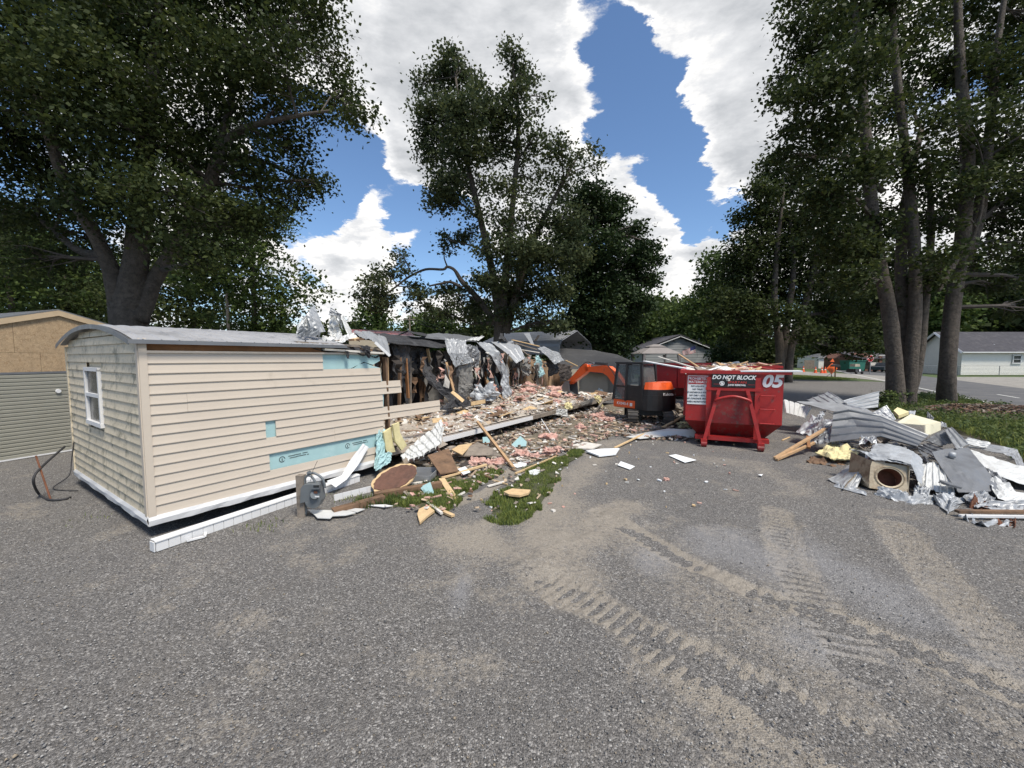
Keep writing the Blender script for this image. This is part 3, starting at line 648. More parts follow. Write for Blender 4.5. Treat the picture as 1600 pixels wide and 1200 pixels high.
simple_tree('darker tree between the forked maple and the rounded tree', 300, 30, 380, 530, 170, 5, 62, LM_DARK, name='dense_tree', group=None, dens=1.4)
for i, (px, Y, yt, w, mm) in enumerate([(20, 24, 330, 160, LM_MID), (110, 30, 360, 150, LM_DARK), (-80, 26, 300, 170, LM_DARK), (60, 40, 380, 170, LM_DARK), (170, 38, 400, 140, LM_MID)]):
    simple_tree(['brighter leafy tree rising straight behind the left garage roof', 'dark tree behind the garage ridge', 'dark tree at the far left edge behind the garage', 'taller far tree between the two trees behind the garage', 'lighter green tree between the garage and the forked maple'][i], px, Y, yt, 540, w, 5, 70 + i, mm, group='trees behind the plywood-gabled garage', dens=1.3)
for i, (px, Y, yt, w, mm, lab) in enumerate([(585, 60, 470, 66, LM_MID, 'small light green tree under the hanging bough'), (690, 75, 494, 90, LM_MID, 'low pale tree behind the torn roof'), (655, 80, 500, 60, LM_MID, 'small far tree beside the utility pole'),
     (745, 70, 480, 80, LM_DARK, 'far tree seen through the tall open tree'), (1010, 60, 468, 70, LM_MID, 'light green tree behind the canvas gazebo'), (1058, 75, 470, 70, LM_MID, 'bright green tree above the grey gable'),
     (1095, 64, 455, 66, LM_MID, 'mid green tree right of the grey gable ridge'), (1117, 52, 402, 62, LM_MID, 'slender light tree with thin top left of the spreading tree'), (1135, 60, 440, 80, LM_DARK, 'green tree behind the dark shrub'), (985, 80, 490, 60, LM_DARK, 'dark far tree left of the gazebo'),
     (1040, 90, 480, 90, LM_DARK, 'far dark tree between the gable and the dense tree'), (1180, 70, 470, 90, LM_DARK, 'far tree behind the spreading tree')]):
    simple_tree(lab, px, Y, yt, 575, w, 5, 90 + i, mm, group='trees beyond the lot', dens=1.15, shape='cone' if px in (1117, 585) else 'round')
for i, (px, Y, yt, w) in enumerate([(1300, 90, 480, 120), (1380, 85, 440, 130), (1450, 75, 410, 120), (1420, 95, 470, 120), (1520, 85, 430, 140), (1600, 80, 400, 150), (1570, 95, 470, 150), (1680, 85, 380, 170), (1490, 100, 480, 130)]):
    simple_tree(['green tree far behind the orange road sign', 'deep green tree far behind the small grey house', 'tall lighter tree seen left of the multi-stemmed maple trunks', 'dark tree seen between the multi-stemmed and the leaning trunk', 'light tree just right of the leaning trunk above the white house', 'dark tall tree above the vent of the white house', 'lighter tree low behind the white house roof', 'dark tree at the right edge behind the white house', 'green tree behind the gable of the white house'][i], px, Y, yt, 578, w, 5, 120 + i, LM_DEEP if i % 2 else LM_MID, group='tree row behind the white house', dens=1.2)
# far wood closing the horizon
def far_wood():
    r = np.random.default_rng(9); C = []
    for k in range(2600):
        az = r.uniform(-1.15, 1.15); d = r.uniform(118, 150); h = (5.5 + 7.5 * vnoise(np.array([az * 14]), np.array([0.]), 0, 4)[0]); z = h * r.random() ** .8
        C.append((math.sin(az) * d, math.cos(az) * d, z))
    par = thing('far_wood', 'far belt of trees closing the horizon', 'wood', (0, 130, 0)); par['kind'] = 'stuff'
    o = leaves('foliage', np.array(C), 16, 1.5, 1.6, 5, LM_DARK, par); o['kind'] = 'stuff'
far_wood()
# ------------------------------------------------------------------ materials for built things
M_SIDE = mat('cream_siding', (.53, .46, .38), .55, var=.04, vscale=1.2, bump=.0006, bscale=160, dirt=(.42, .36, .29), dscale=2.4, dthr=.62)
M_SIDEM = mat('mildewed_siding', (.60, .52, .39), .6, var=.08, vscale=2, bump=.0006, bscale=160, dirt=(.17, .16, .12), dscale=5.5, dthr=.52, dirt2=(.42, .38, .27))
M_WHITE = mat('white_vinyl', (.66, .66, .66), .45, var=.03, dirt=(.35, .33, .3), dscale=9, dthr=.66)
M_FOAM = mat('pale_blue_foam', (.33, .50, .51), .75, var=.05, vscale=6, bump=.001, bscale=80, dirt=(.45, .58, .58), dscale=3, dthr=.55)
M_YFOAM = mat('yellow_foam', (.62, .55, .30), .85, var=.12, vscale=9, bump=.006, bscale=40)
M_PINK = mat('pink_insulation', (.56, .35, .29), .95, var=.25, vscale=12, bump=.02, bscale=50, dirt=(.42, .17, .13), dscale=6, dthr=.54)
M_TAR = mat('black_felt', (.028, .028, .031), .7, var=.3, vscale=4, bump=.008, bscale=20, dirt=(.075, .075, .08), dscale=2.5, dthr=.55)
M_GALV = mat('galvanised_sheet', (.33, .34, .35), .5, metal=.4, var=.14, vscale=2.5, bump=.0012, bscale=9, dirt=(.24, .24, .25), dscale=2.2, dthr=.58)
M_GROOF = mat('weathered_roof_sheet', (.34, .34, .345), .6, metal=.15, var=.1, vscale=2., bump=.001, bscale=9, dirt=(.20, .20, .205), dscale=1.6, dthr=.52)
M_GALVD = mat('dull_grey_sheet', (.17, .176, .185), .5, metal=.4, var=.12, vscale=2.5, bump=.0012, bscale=9, dirt=(.12, .12, .125), dscale=1.5, dthr=.56)
M_ALU = mat('crumpled_foil_sheet', (.36, .375, .39), .55, metal=.25, var=.12, vscale=4, bump=.003, bscale=12, dirt=(.4, .42, .44), dscale=5, dthr=.6)
M_WSHEET = mat('white_painted_sheet', (.56, .565, .55), .5, metal=.1, var=.06, bump=.002, bscale=20, dirt=(.3, .28, .25), dscale=4, dthr=.63)
M_WOOD = mat('raw_lumber', (.42, .27, .145), .8, var=.18, vscale=8, bump=.002, bscale=60, dirt=(.26, .15, .08), dscale=5, dthr=.57)
M_WOODG = mat('grey_board', (.22, .185, .15), .85, var=.2, vscale=6, bump=.003, bscale=50, dirt=(.10, .085, .07), dscale=4, dthr=.5)
M_WOODB = mat('brown_board', (.16, .095, .055), .85, var=.25, vscale=5, bump=.003, bscale=50, dirt=(.07, .045, .03), dscale=4, dthr=.52)
M_RIM = mat('orange_brown_rim_board', (.27, .125, .05), .8, var=.3, vscale=3, bump=.002, bscale=60, dirt=(.11, .06, .03), dscale=3, dthr=.52)
M_PLY = mat('splintered_plywood', (.56, .40, .22), .85, var=.15, vscale=10, bump=.003, bscale=60)
M_PLYD = mat('dusty_plywood', (.40, .31, .215), .9, var=.2, vscale=10)
M_WOODD = mat('dusty_lumber', (.28, .205, .145), .9, var=.2, vscale=8)
M_GYP = mat('gypsum', (.58, .55, .50), .9, var=.12, vscale=10, bump=.002, bscale=50, dirt=(.34, .27, .2), dscale=7, dthr=.55)
M_PAPER = mat('white_scrap', (.75, .77, .78), .6, var=.05)
M_RUST = mat('rust', (.16, .065, .035), .9, var=.3, vscale=10, bump=.004, bscale=40)
M_STAIN = mat('stained_board', (.125, .062, .043), .85, var=.25, vscale=8, bump=.003, bscale=50, dirt=(.07, .04, .03), dscale=3, dthr=.5)
M_CARPET = mat('dusty_floor', (.36, .32, .28), .95, var=.2, vscale=3, bump=.006, bscale=30, dirt=(.22, .18, .15), dscale=2, dthr=.5)
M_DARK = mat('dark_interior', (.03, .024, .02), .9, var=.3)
M_GREYPAN = mat('weathered_wall_panel', (.17, .165, .155), .85, var=.25, vscale=3, bump=.004, bscale=25, dirt=(.30, .28, .25), dscale=3.5, dthr=.56)
M_TANWALL = mat('tan_wall_panel', (.36, .25, .155), .8, var=.2, vscale=2, dirt=(.25, .09, .06), dscale=3, dthr=.54)
M_BEIGE = mat('beige_wall', (.38, .33, .25), .8, var=.06, dirt=(.26, .22, .17), dscale=2, dthr=.58)
M_BLK = mat('black_ink', (.03, .035, .04), .7)
M_GLASS = mat('dark_glass', (.03, .033, .035), .22, var=.2, spec=.4)
M_STEEL = mat('rusty_steel_beam', (.05, .04, .035), .8, var=.3)
M_BLOCK = mat('concrete_block', (.20, .19, .18), .95, var=.15, bump=.004, bscale=60)

# ------------------------------------------------------------------ the half-demolished mobile home
YAW = .58384
C0 = Vector((-4.399, 4.741, 0)); a_ = Vector((math.sin(YAW), math.cos(YAW), 0)); b_ = Vector((-math.cos(YAW), math.sin(YAW), 0)); UPZ = Vector((0, 0, 1))
W_, Z0, Z1 = 3.8, .265, 2.25
def H(t, s, z): return C0 + a_ * t + b_ * s + UPZ * z
def HP(px, py, s=0.): return onplane(px, py, C0 + b_ * s, b_)          # on the plane parallel to the long wall, s behind it
def EP(px, py, t=0.): return onplane(px, py, C0 + a_ * t, a_)
def ts(px, py=620, s=0.): p = HP(px, py, s) - C0; return p.dot(a_)
home = thing('mobile_home', 'half-demolished cream-sided mobile home with torn roof and bare littered floor', 'mobile home', C0)

def plank(p, q, z0a, z1a, nrm, m, wob=0., nseg=1, z0b=None, z1b=None, seed=0):
    """siding course from p to q (ground points); lower edge stands proud"""
    mb = MB(); n = nseg + 1; vs = []; nrm = Vector(nrm); z0b = z0a if z0b is None else z0b; z1b = z1a if z1b is None else z1b
    for i in range(n):
        f = i / nseg; g = p.lerp(q, f); w = wob * (vnoise(np.array([f * 2.5 + seed * 3.7]), np.array([seed * 1.3]), 0, 3)[0] - .5) * 2
        zb, zt = z0a + (z0b - z0a) * f + w, z1a + (z1b - z1a) * f
        for z, o in ((zt, .004), (zb + .045, .0125), (zb + .007, .019), (zb, .017), (zb, .0), (zt, .0)):
            vs.append(g + nrm * o + UPZ * z)
    fs = []
    for i in range(nseg):
        for k in range(6): fs.append((i * 6 + k, i * 6 + (k + 1) % 6, (i + 1) * 6 + (k + 1) % 6, (i + 1) * 6 + k))
    fs += [tuple(range(5, -1, -1)), tuple(nseg * 6 + k for k in range(6))]
    mb.add(vs, fs); return mb.build('siding_plank', m, home)

nrow = 16; rh = (Z1 - Z0) / nrow
T = lambda px: ts(px)
ends = {0: T(505), 1: T(505), 2: T(594), 3: T(595), 4: T(625), 5: T(626), 6: T(597), 7: T(597), 8: T(686), 9: T(686), 10: T(597), 11: T(597), 12: T(416), 13: T(416), 14: T(597), 15: T(596)}
for i in range(nrow):
    zt, zb = Z1 - i * rh, Z1 - (i + 1) * rh
    segs = [(.03, ends[i])]
    if i in (8, 9): segs = [(.03, T(412)), (T(428), ends[i])]
    if i in (4, 5): segs = [(.03, T(291)), (T(291) + .002, ends[i])]
    if i in (10, 11): segs = [(.03, T(520)), (T(520) + .002, ends[i])]
    sag = .008 if i in (4, 5) else (.012 if i in (8, 9) else 0)
    for k, (t0, t1) in enumerate(segs):
        last = k == len(segs) - 1
        plank(H(t0, -.012, 0), H(t1, -.012, 0), zb, zt, -b_, M_SIDE, wob=.0022, nseg=6, seed=i * 3 + k, z0b=zb - (sag if last and t1 > T(600) else 0), z1b=zt - (sag if last and t1 > T(600) else 0))
# sheathing foam behind the courses, torn away at the open end
def hwall(name, t0, t1, z0, z1, s, m, ragged=0., seed=1, th=.02, crum=.004):
    mb = sheet([[H(t0, s, z0), H(t0, s, z1)], [H(t1, s, z0), H(t1, s, z1)]], 24, 14, crum=crum, ragged=ragged, seed=seed, th=th)
    return mb.build(name, m, home)
mb = MB(); mb.prism([H(.02, .002, Z0), H(T(598), .002, Z0), H(T(601), .002, Z0 + .35), H(T(597), .002, Z0 + .5), H(T(600), .002, 1.5), H(T(595), .002, Z1 - 2 * rh), H(T(585), .002, Z1 - 1.7 * rh), H(T(572), .002, Z1 - 1.2 * rh), H(T(562), .002, Z1 - 1.4 * rh), H(T(555), .002, Z1 - 1.9 * rh), H(T(550), .002, Z1 - 2.0 * rh), H(.02, .002, Z1 - 2 * rh)], b_ * .025)
mb.build('foam_sheathing', M_FOAM, home)
mb = MB(); mb.prism([H(.02, .002, Z1 - 1.995 * rh), H(T(549), .002, Z1 - 1.995 * rh), H(T(570), .002, Z1 - 1.05 * rh), H(T(584), .002, Z1 - 1.5 * rh), H(T(595), .002, Z1 - .9 * rh), H(T(594), .002, Z1), H(.02, .002, Z1)], b_ * .025)
mb.build('foam_sheathing', M_FOAM, home)
# printed rings and lines on the exposed foam strip
zc = Z1 - 13 * rh
for px in (437, 541):
    t = T(px); mb = MB(); k = 20; r1, r0 = .046, .036
    c = H(t, -.0005, zc)
    ring = [(c + a_ * math.cos(q) * r + UPZ * math.sin(q) * r - b_ * .001) for r in (r1, r0) for q in [2 * math.pi * j / k for j in range(k)]]
    mb.add(ring, [(j, (j + 1) % k, k + (j + 1) % k, k + j) for j in range(k - 2)])
    mb.box(c - b_ * .001 - UPZ * .004, (.012, .002, .04), Matrix((a_, b_, UPZ)).transposed())
    for dx, dz, w in ((.10, .028, .10), (.20, .030, .12), (.32, .034, .09), (.13, -.004, .12), (.26, .0, .16), (.37, -.002, .04)):
        for q in range(int(w / .014)): mb.box(H(t + dx - w / 2 + q * .014 + .05, -.0015, zc + dz), (.010, .001, .014), Matrix((a_, b_, UPZ)).transposed())
    mb.build('printed_mark', M_BLK, home)
# corner posts and bottom trim
R3 = Matrix((a_, b_, UPZ)).transposed()
for c, n in ((H(.0, -.014, 0), 'corner_post'), ):
    mb = MB(); mb.box(H(.012, -.014, (Z0 + 2.43) / 2), (.075, .045, 2.43 - Z0), R3); mb.box(H(-.016, .02, (Z0 + 2.40) / 2), (.04, .075, 2.40 - Z0), R3); mb.build(n, M_SIDE, home)
mb = MB(); mb.box(H(-.016, W_ - .03, (Z0 + 2.36) / 2), (.05, .07, 2.36 - Z0 + .03), R3); mb.build('corner_post', M_SIDEM, home)
# dark moulding line above the siding, orange-brown rim board, eave
mb = MB(); mb.box(H(T(590) / 2, -.022, Z1 + .018), (T(590), .03, .03), R3); mb.build('top_moulding', M_SIDE, home)
mb = MB(); mb.box(H(T(500) / 2 + .05, .03, Z1 + .095), (T(500), .04, .12), R3); mb.build('rim_board', M_RIM, home)
# white bottom trim: along the long wall
P = []
for i in range(25):
    t = -.03 + (T(592) + .03) * i / 24; w = .012 * math.sin(i * 1.7) + .006 * math.sin(i * 4.1)
    P.append([H(t, -.030, Z0 + .01), H(t, -.045 - w * .4, Z0 - .04), H(t, -.035, Z0 - .105 + w * .5), H(t, .01, Z0 - .11 + w * .5)])
MB().grid(P, th=.004).build('bottom_trim', M_WHITE, home, smooth=False)
P = []
for i in range(21):
    s = -.03 + (W_ + .03) * i / 20; w = .010 * math.sin(i * 1.3) + .005 * math.sin(i * 3.3 + 1)
    P.append([H(-.03, s, Z0 + .02), H(-.045 - w * .5, s, Z0 - .03), H(-.035 + w * .3, s, Z0 - .10 + w * .6), H(.01, s, Z0 - .105 + w * .6)])
MB().grid(P, th=.004).build('bottom_trim', M_WHITE, home)
# end wall courses; the gable follows the arched roof
def roofz(s): f = (s - W_ / 2) / (W_ / 2 + .08); return 2.40 + .245 * (1 - f * f)
win_s0, win_s1 = (EP(163, 620) - C0).dot(b_), (EP(142, 620) - C0).dot(b_)
wz0, wz1 = EP(152, 660).z, EP(152, 577).z
ztop = 2.64; n2 = int(round((ztop - Z0) / rh)); 
for i in range(n2):
    zb = Z0 + i * rh; zt = zb + rh
    # the part of this course under the arch
    ss = np.linspace(.03, W_ - .05, 80); ok = [q for q in ss if roofz(q) - .035 > zb + .05]
    if not ok: continue
    s0, s1 = ok[0], ok[-1]; ztc = zt
    if s0 > .05 or s1 < W_ - .1:
        pass
    cut = zb < wz1 and zt > wz0
    segs = [(s0, win_s0 - .035), (win_s1 + .035, s1)] if cut else [(s0, s1)]
    for k, (q0, q1) in enumerate(segs):
        plank(H(-.012, q0, 0), H(-.012, q1, 0), zb, min(zt, roofz(max(q0, .3)) + .0), -a_, M_SIDEM, wob=.0018, nseg=5, seed=50 + i * 2 + k)
mb = MB(); poly = [H(.012, .02, Z0)] + [H(.012, s, roofz(s) - .02) for s in np.linspace(.02, W_ - .02, 16)] + [H(.012, W_ - .02, Z0)]
mb.prism(poly, a_ * .03); mb.build('end_wall_sheathing', M_SIDEM, home)
# window in the end wall
wf = MB(); sm, zm = (win_s0 + win_s1) / 2, (wz0 + wz1) / 2; ww, wh = win_s1 - win_s0, wz1 - wz0
RE = Matrix((a_, b_, UPZ)).transposed()
for c, d in (((sm, wz1), (.05, ww + .05, .055)), ((sm, wz0), (.06, ww + .07, .06)), ((win_s0, zm), (.05, .05, wh)), ((win_s1, zm), (.05, .05, wh)), ((sm, zm + .02), (.045, ww - .05, .05))):
    wf.box(H(-.035, c[0], c[1]), d, RE)
win = wf.build('window', M_WHITE, home)
for z0_, z1_, o in ((wz0 + .03, zm - .005, -.018), (zm + .045, wz1 - .03, -.024)):
    mb = MB(); mb.box(H(o, sm, (z0_ + z1_) / 2), (.006, ww - .05, z1_ - z0_), RE); p_ = mb.build('pane', M_GLASS, win)
# roof: ribbed panels over the intact end + edge band
Tr = ts(540, 533, -.08)
npan = 4
for k in range(npan):
    t0, t1 = -.08 + (Tr + .08) * k / npan, -.08 + (Tr + .08) * (k + 1) / npan; P = []
    for i in range(41):
        f = i / 40; t = t0 + (t1 - t0) * f; ph = (f * 4) % 1; rib = .014 if (.45 < ph < .55) else 0
        P.append([H(t + (.002 if k else 0), s, roofz(s) + rib + .006) for s in np.linspace(-.10, W_ + .08, 26)])
    MB().grid(P, th=-.004).build('roof_panel', M_GROOF, home)
P = [[H(-.13, s, roofz(s) + .016), H(-.13, s, roofz(s) - .045), H(-.125, s, roofz(s) - .045), H(-.10, s, roofz(s) + .012)] for s in np.linspace(-.115, W_ + .10, 30)]
MB().grid(P, th=.006).build('roof_edge_band', M_GALVD, home)
P = [[H(t, -.115, roofz(-.1) + .014), H(t, -.118, roofz(-.1) - .035)] for t in (-.13, Tr)]
MB().grid(P, th=.006).build('eave_drip_edge', M_GALVD, home)
# underside and floor deck, steel rails, piers
zd = .40
mb = MB(); mb.box(H(17.2 / 2, W_ / 2, zd - .045), (17.1, W_ - .05, .07), R3); mb.build('floor_deck', M_CARPET, home)
for s in (.9, 2.9):
    mb = MB(); mb.box(H(8.6, s, .245), (17, .07, .22), R3); mb.build('frame_rail', M_STEEL, home)
for t in (.5, 3, 5.6, 8.2, 10.8, 13.4, 16):
    for s in (.9, 2.9):
        mb = MB(); mb.box(H(t, s, .065), (.4, .2, .13), R3); mb.build('support_block', M_BLOCK, home)
mb = MB()
for t in np.arange(.2, 17, .41): mb.box(H(t, W_ / 2, .26), (.04, W_ - .2, .12), R3)
jo = mb.build('floor_joists', M_WOODB, home); jo['kind'] = 'stuff'
mb = MB(); mb.box(H((T(690) + T(832)) / 2, -.005, .325), (T(832) - T(690), .025, .11), R3); mb.build('white_rim_board', M_WHITE, home)
mb = MB(); mb.box(H((T(601) + T(690)) / 2, -.005, .315), (T(690) - T(601), .025, .10), R3); mb.build('cream_rim_board', M_SIDE, home)
mb = MB(); mb.box(H((T(832) + 17.15) / 2, -.005, .33), (17.15 - T(832), .03, .12), R3); mb.build('grey_rim_board', M_WOODG, home)

# inner walls of the closed part: torn edge
to = T(600)
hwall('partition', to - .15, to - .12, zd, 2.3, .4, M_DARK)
mb = MB(); mb.prism([H(to - .25, .05, zd), H(to - .25, W_ - .1, zd), H(to - .25, W_ - .1, 2.35), H(to - .25, 2, 2.6), H(to - .25, .05, 2.35)], a_ * .05); mb.build('partition', M_WOODB, home)
for q, (px0, s, m) in enumerate(((606, .02, M_WOODB), (603, .5, M_WOOD), (622, 1.9, M_WOODB), (640, 2.9, M_WOODG))):
    t = ts(px0, 600, s); mb = MB(); mb.beam(H(t, s, zd), H(t + R(-.1, .1), s, 2.2), .09, .04, up=a_); mb.build('wall_stud', m, home)
# back wall: a run of different panels
sb = W_ - .08
def bw(name, x0, x1, y_top0, y_top1, y_bot, m, s=sb, ragged=.03, seed=0, crum=.03, corr=0., nc=8, th=.02, par=None):
    A0, A1 = HP(x0, y_top0, s), HP(x1, y_top1, s); B0 = HP(x0, y_bot, s); B1 = HP(x1, y_bot, s)
    for B in (B0, B1): B.z = max(B.z, zd)
    mb = sheet([[B0, A0], [B1, A1]], 14, 14, crum=crum, ragged=ragged, seed=seed, corr=corr, nc=nc, th=th); return mb.build(name, m, par or home)
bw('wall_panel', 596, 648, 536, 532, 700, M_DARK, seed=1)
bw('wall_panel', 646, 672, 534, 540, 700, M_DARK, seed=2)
bw('wall_panel', 668, 716, 548, 545, 660, M_GREYPAN, s=sb - .3, seed=3, crum=.05)
bw('wall_panel', 714, 744, 545, 546, 655, M_GREYPAN, s=sb - .25, seed=4, crum=.05)
bw('wall_panel', 742, 792, 545, 545, 650, M_TAR, s=sb, seed=5)
bw('wall_panel', 788, 806, 545, 550, 645, M_BEIGE, s=sb - .3, seed=6, ragged=.01)
bw('wall_panel', 804, 836, 560, 560, 642, M_TANWALL, s=sb - .2, seed=7)
bw('wall_panel', 834, 866, 560, 565, 642, M_TANWALL, s=sb - .1, seed=8)
bw('wall_panel', 862, 908, 566, 572, 640, M_WOODB, s=sb - .05, seed=9)
bw('wall_panel', 890, 948, 577, 577, 622, M_BEIGE, s=sb - .5, seed=10, ragged=.0, crum=.0)
bw('wall_panel', 946, 966, 577, 579, 615, M_BEIGE, s=sb - .8, seed=11, ragged=.0, crum=.0)
for k, (x, y0, y1, s, m) in enumerate(((626, 548, 605, 2.4, M_WOODG), (634, 560, 622, 2.3, M_RIM), (700, 565, 632, 2.9, M_WOOD), (793, 550, 628, 3.2, M_WOOD), (812, 560, 640, 3.3, M_WOODB), (824, 560, 640, 3.4, M_RIM), (846, 575, 636, 3.3, M_WOOD), (858, 585, 636, 3.1, M_WOOD), (664, 560, 630, 3.4, M_WOODB), (757, 560, 630, 3.3, M_RIM))):
    p = HP(x, y0, s); q = HP(x + 5 * math.sin(k * 2.3), y1, s); q.z = max(q.z, zd)
    mb = MB(); mb.beam(p, q, .09, .045, up=a_); mb.build('wall_stud', m, home)
# blackened rolls of felt draped from the roof to the floor
def net(rows, s0): return [[HP(x, y, s) for (x, y, s) in r] for r in rows]
def part_sheet(name, rows, m, **k): return sheet(net(rows, 0), **k).build(name, m, home)
part_sheet('felt_drape', [[(606, 533, 2.2), (612, 575, 2.0), (616, 605, 2.2)], [(640, 535, 2.4), (640, 580, 2.5), (636, 585, 2.5)]], M_TAR, crum=.08, ragged=.06, seed=3, th=.006)
part_sheet('felt_drape', [[(634, 535, 3.), (632, 560, 3.), (640, 585, 3.)], [(672, 545, 3.2), (664, 570, 3.1), (664, 590, 3.1)]], M_TAR, crum=.08, ragged=.06, seed=4, th=.006)
part_sheet('felt_drape', [[(653, 545, 2.9), (662, 548, 2.9)], [(662, 580, 2.6), (675, 582, 2.6)], [(678, 604, 2.3), (692, 602, 2.3)], [(700, 622, 2.0), (714, 613, 2.2)], [(712, 636, 1.7), (736, 627, 1.9)]], M_TAR, nu=6, nv=8, crum=.10, ragged=.03, seed=5, th=.008)
part_sheet('felt_drape', [[(690, 634, 1.5), (696, 626, 1.9)], [(722, 633, 1.5), (722, 622, 1.8)], [(745, 632, 1.6), (738, 624, 1.9)]], M_TAR, nu=8, nv=8, crum=.12, ragged=.05, seed=6, th=.008)
part_sheet('felt_roof_layer', [[(553, 527, .6), (556, 517, 2.)], [(605, 533, 1.5), (600, 519, 3.)], [(660, 540, 2.6), (640, 524, 3.6)], [(730, 545, 3.2), (700, 528, 3.9)]], M_TAR, crum=.05, seed=7, th=.01)
# ragged roofing, left to right
part_sheet('torn_roof_sheet', [[(552, 517, 1.6), (562, 526, .5)], [(575, 519, 1.8), (582, 532, .5)], [(604, 528, 1.6), (611, 556, .25)]], M_GALV, corr=.02, nc=4, axis=1, crum=.02, seed=8)
part_sheet('torn_roof_sheet', [[(576, 518, 3.), (560, 521, 1.8)], [(604, 527, 2.6), (603, 534, 1.6)]], M_GALV, corr=.02, nc=4, crum=.02, seed=9)
part_sheet('torn_roof_sheet', [[(605, 530, 3.2), (612, 526, 3.6)], [(635, 516, 3.3), (640, 515, 3.8)], [(665, 524, 3.2), (668, 521, 3.8)]], M_TAR, crum=.05, seed=10)
part_sheet('torn_roof_sheet', [[(560, 526, 2.8), (580, 520, 4.)], [(640, 541, 2.8), (660, 524, 4.)]], M_GALVD, crum=.04, seed=31)
part_sheet('torn_roof_sheet', [[(655, 526, 3.3), (665, 521, 3.9)], [(700, 531, 3.2), (700, 520, 3.9)], [(745, 533, 3.2), (742, 526, 3.9)]], M_GALVD, crum=.04, seed=11)
part_sheet('torn_roof_sheet', [[(693, 526, 2.9), (728, 530, 2.9)], [(700, 550, 2.5), (733, 552, 2.5)], [(711, 575, 2.4), (743, 565, 2.4)]], M_GALV, corr=.025, nc=5, axis=0, crum=.05, ragged=.035, seed=12, nu=12, nv=20)
part_sheet('torn_roof_sheet', [[(712, 570, 2.5), (740, 566, 2.5)], [(717, 600, 2.5), (740, 598, 2.5)], [(716, 628, 2.6), (742, 612, 2.6)]], M_GREYPAN, corr=.0, crum=.06, ragged=.05, seed=13)
part_sheet('torn_roof_sheet', [[(742, 532, 3.), (762, 533, 3.)], [(768, 556, 2.6), (782, 548, 2.6)], [(776, 572, 2.5), (790, 570, 2.5)], [(786, 588, 2.4), (797, 590, 2.4)]], M_GALV, nu=7, corr=.02, nc=3, crum=.05, ragged=.04, seed=14)
part_sheet('torn_roof_sheet', [[(784, 575, 2.4), (795, 586, 2.3)], [(785, 605, 2.3), (799, 605, 2.2)], [(790, 640, 2.2), (801, 636, 2.2)]], M_ALU, nu=8, crum=.12, ragged=.06, seed=15)
part_sheet('torn_roof_sheet', [[(766, 534, 3.2), (800, 533, 3.2)], [(790, 551, 2.6), (812, 542, 2.6)], [(806, 568, 2.2), (820, 560, 2.2)]], M_GALV, nu=9, corr=.03, nc=3, crum=.015, seed=16)
part_sheet('torn_roof_sheet', [[(780, 528, 3.), (783, 519, 3.6)], [(796, 534, 3.), (786, 522, 3.6)]], M_TAR, crum=.05, seed=17)
part_sheet('torn_roof_sheet', [[(730, 530, 3.2), (742, 526, 3.4)], [(748, 531, 3.2), (758, 524, 3.6)]], M_WSHEET, crum=.05, seed=18)
part_sheet('torn_roof_sheet', [[(838, 542, 2.9), (848, 540, 3.3)], [(858, 560, 2.6), (872, 550, 2.9)], [(867, 570, 2.4), (884, 563, 2.6)]], M_GALV, nu=9, nv=16, corr=.025, nc=4, crum=.04, ragged=.05, seed=19)
part_sheet('hanging_flap', [[(840, 553, 2.4), (844, 553, 2.4)], [(836, 572, 2.4), (848, 568, 2.4)], [(846, 592, 2.3), (855, 585, 2.3)]], M_FOAM, crum=.10, ragged=.08, seed=20)
part_sheet('hanging_flap', [[(822, 555, 2.6), (834, 556, 2.6)], [(815, 570, 2.4), (832, 572, 2.4)], [(822, 590, 2.4), (830, 588, 2.4)]], M_GREYPAN, crum=.15, ragged=.08, seed=21)
part_sheet('hanging_flap', [[(760, 573, 3.0), (768, 573, 3.0)], [(762, 590, 2.9), (780, 600, 2.9)], [(760, 612, 2.9), (784, 618, 2.9)]], M_FOAM, crum=.04, ragged=.05, seed=22)
part_sheet('hanging_flap', [[(758, 588, 2.2), (772, 602, 2.2)], [(762, 606, 2.2), (792, 628, 2.0)]], M_WOOD, crum=.03, ragged=.05, seed=23)
part_sheet('torn_roof_sheet', [[(818, 521, 3.), (827, 520, 3.)], [(829, 537, 2.8), (834, 538, 2.8)]], M_GALV, crum=.0, corr=.01, nc=2, seed=24)
for k, (x0, y0, s0, x1, y1, s1, m) in enumerate(((800, 531, 3., 842, 541, 2.6, M_PLY), (804, 536, 2.9, 838, 546, 2.6, M_WOODG), (812, 546, 2.8, 842, 551, 2.5, M_GYP), (806, 540, 2.9, 826, 556, 2.6, M_WOODG), (836, 533, 2.9, 842, 524, 2.9, M_DARK), (884, 563, 2.7, 902, 572, 2.4, M_PLY),
      (552, 540, .1, 596, 547, .1, M_WOODG), (520, 533, .3, 566, 530, .5, M_WOODB), (551, 531, .4, 570, 527, .9, M_PLY), (462, 535, .05, 560, 541, .05, M_WOODG), (505, 546, -.02, 598, 552, -.02, M_GYP), (672, 566, 3., 668, 545, 3., M_PLY))):
    mb = MB(); mb.beam(HP(x0, y0, s0), HP(x1, y1, s1), .10, .035); mb.build('splintered_rafter', m, home)
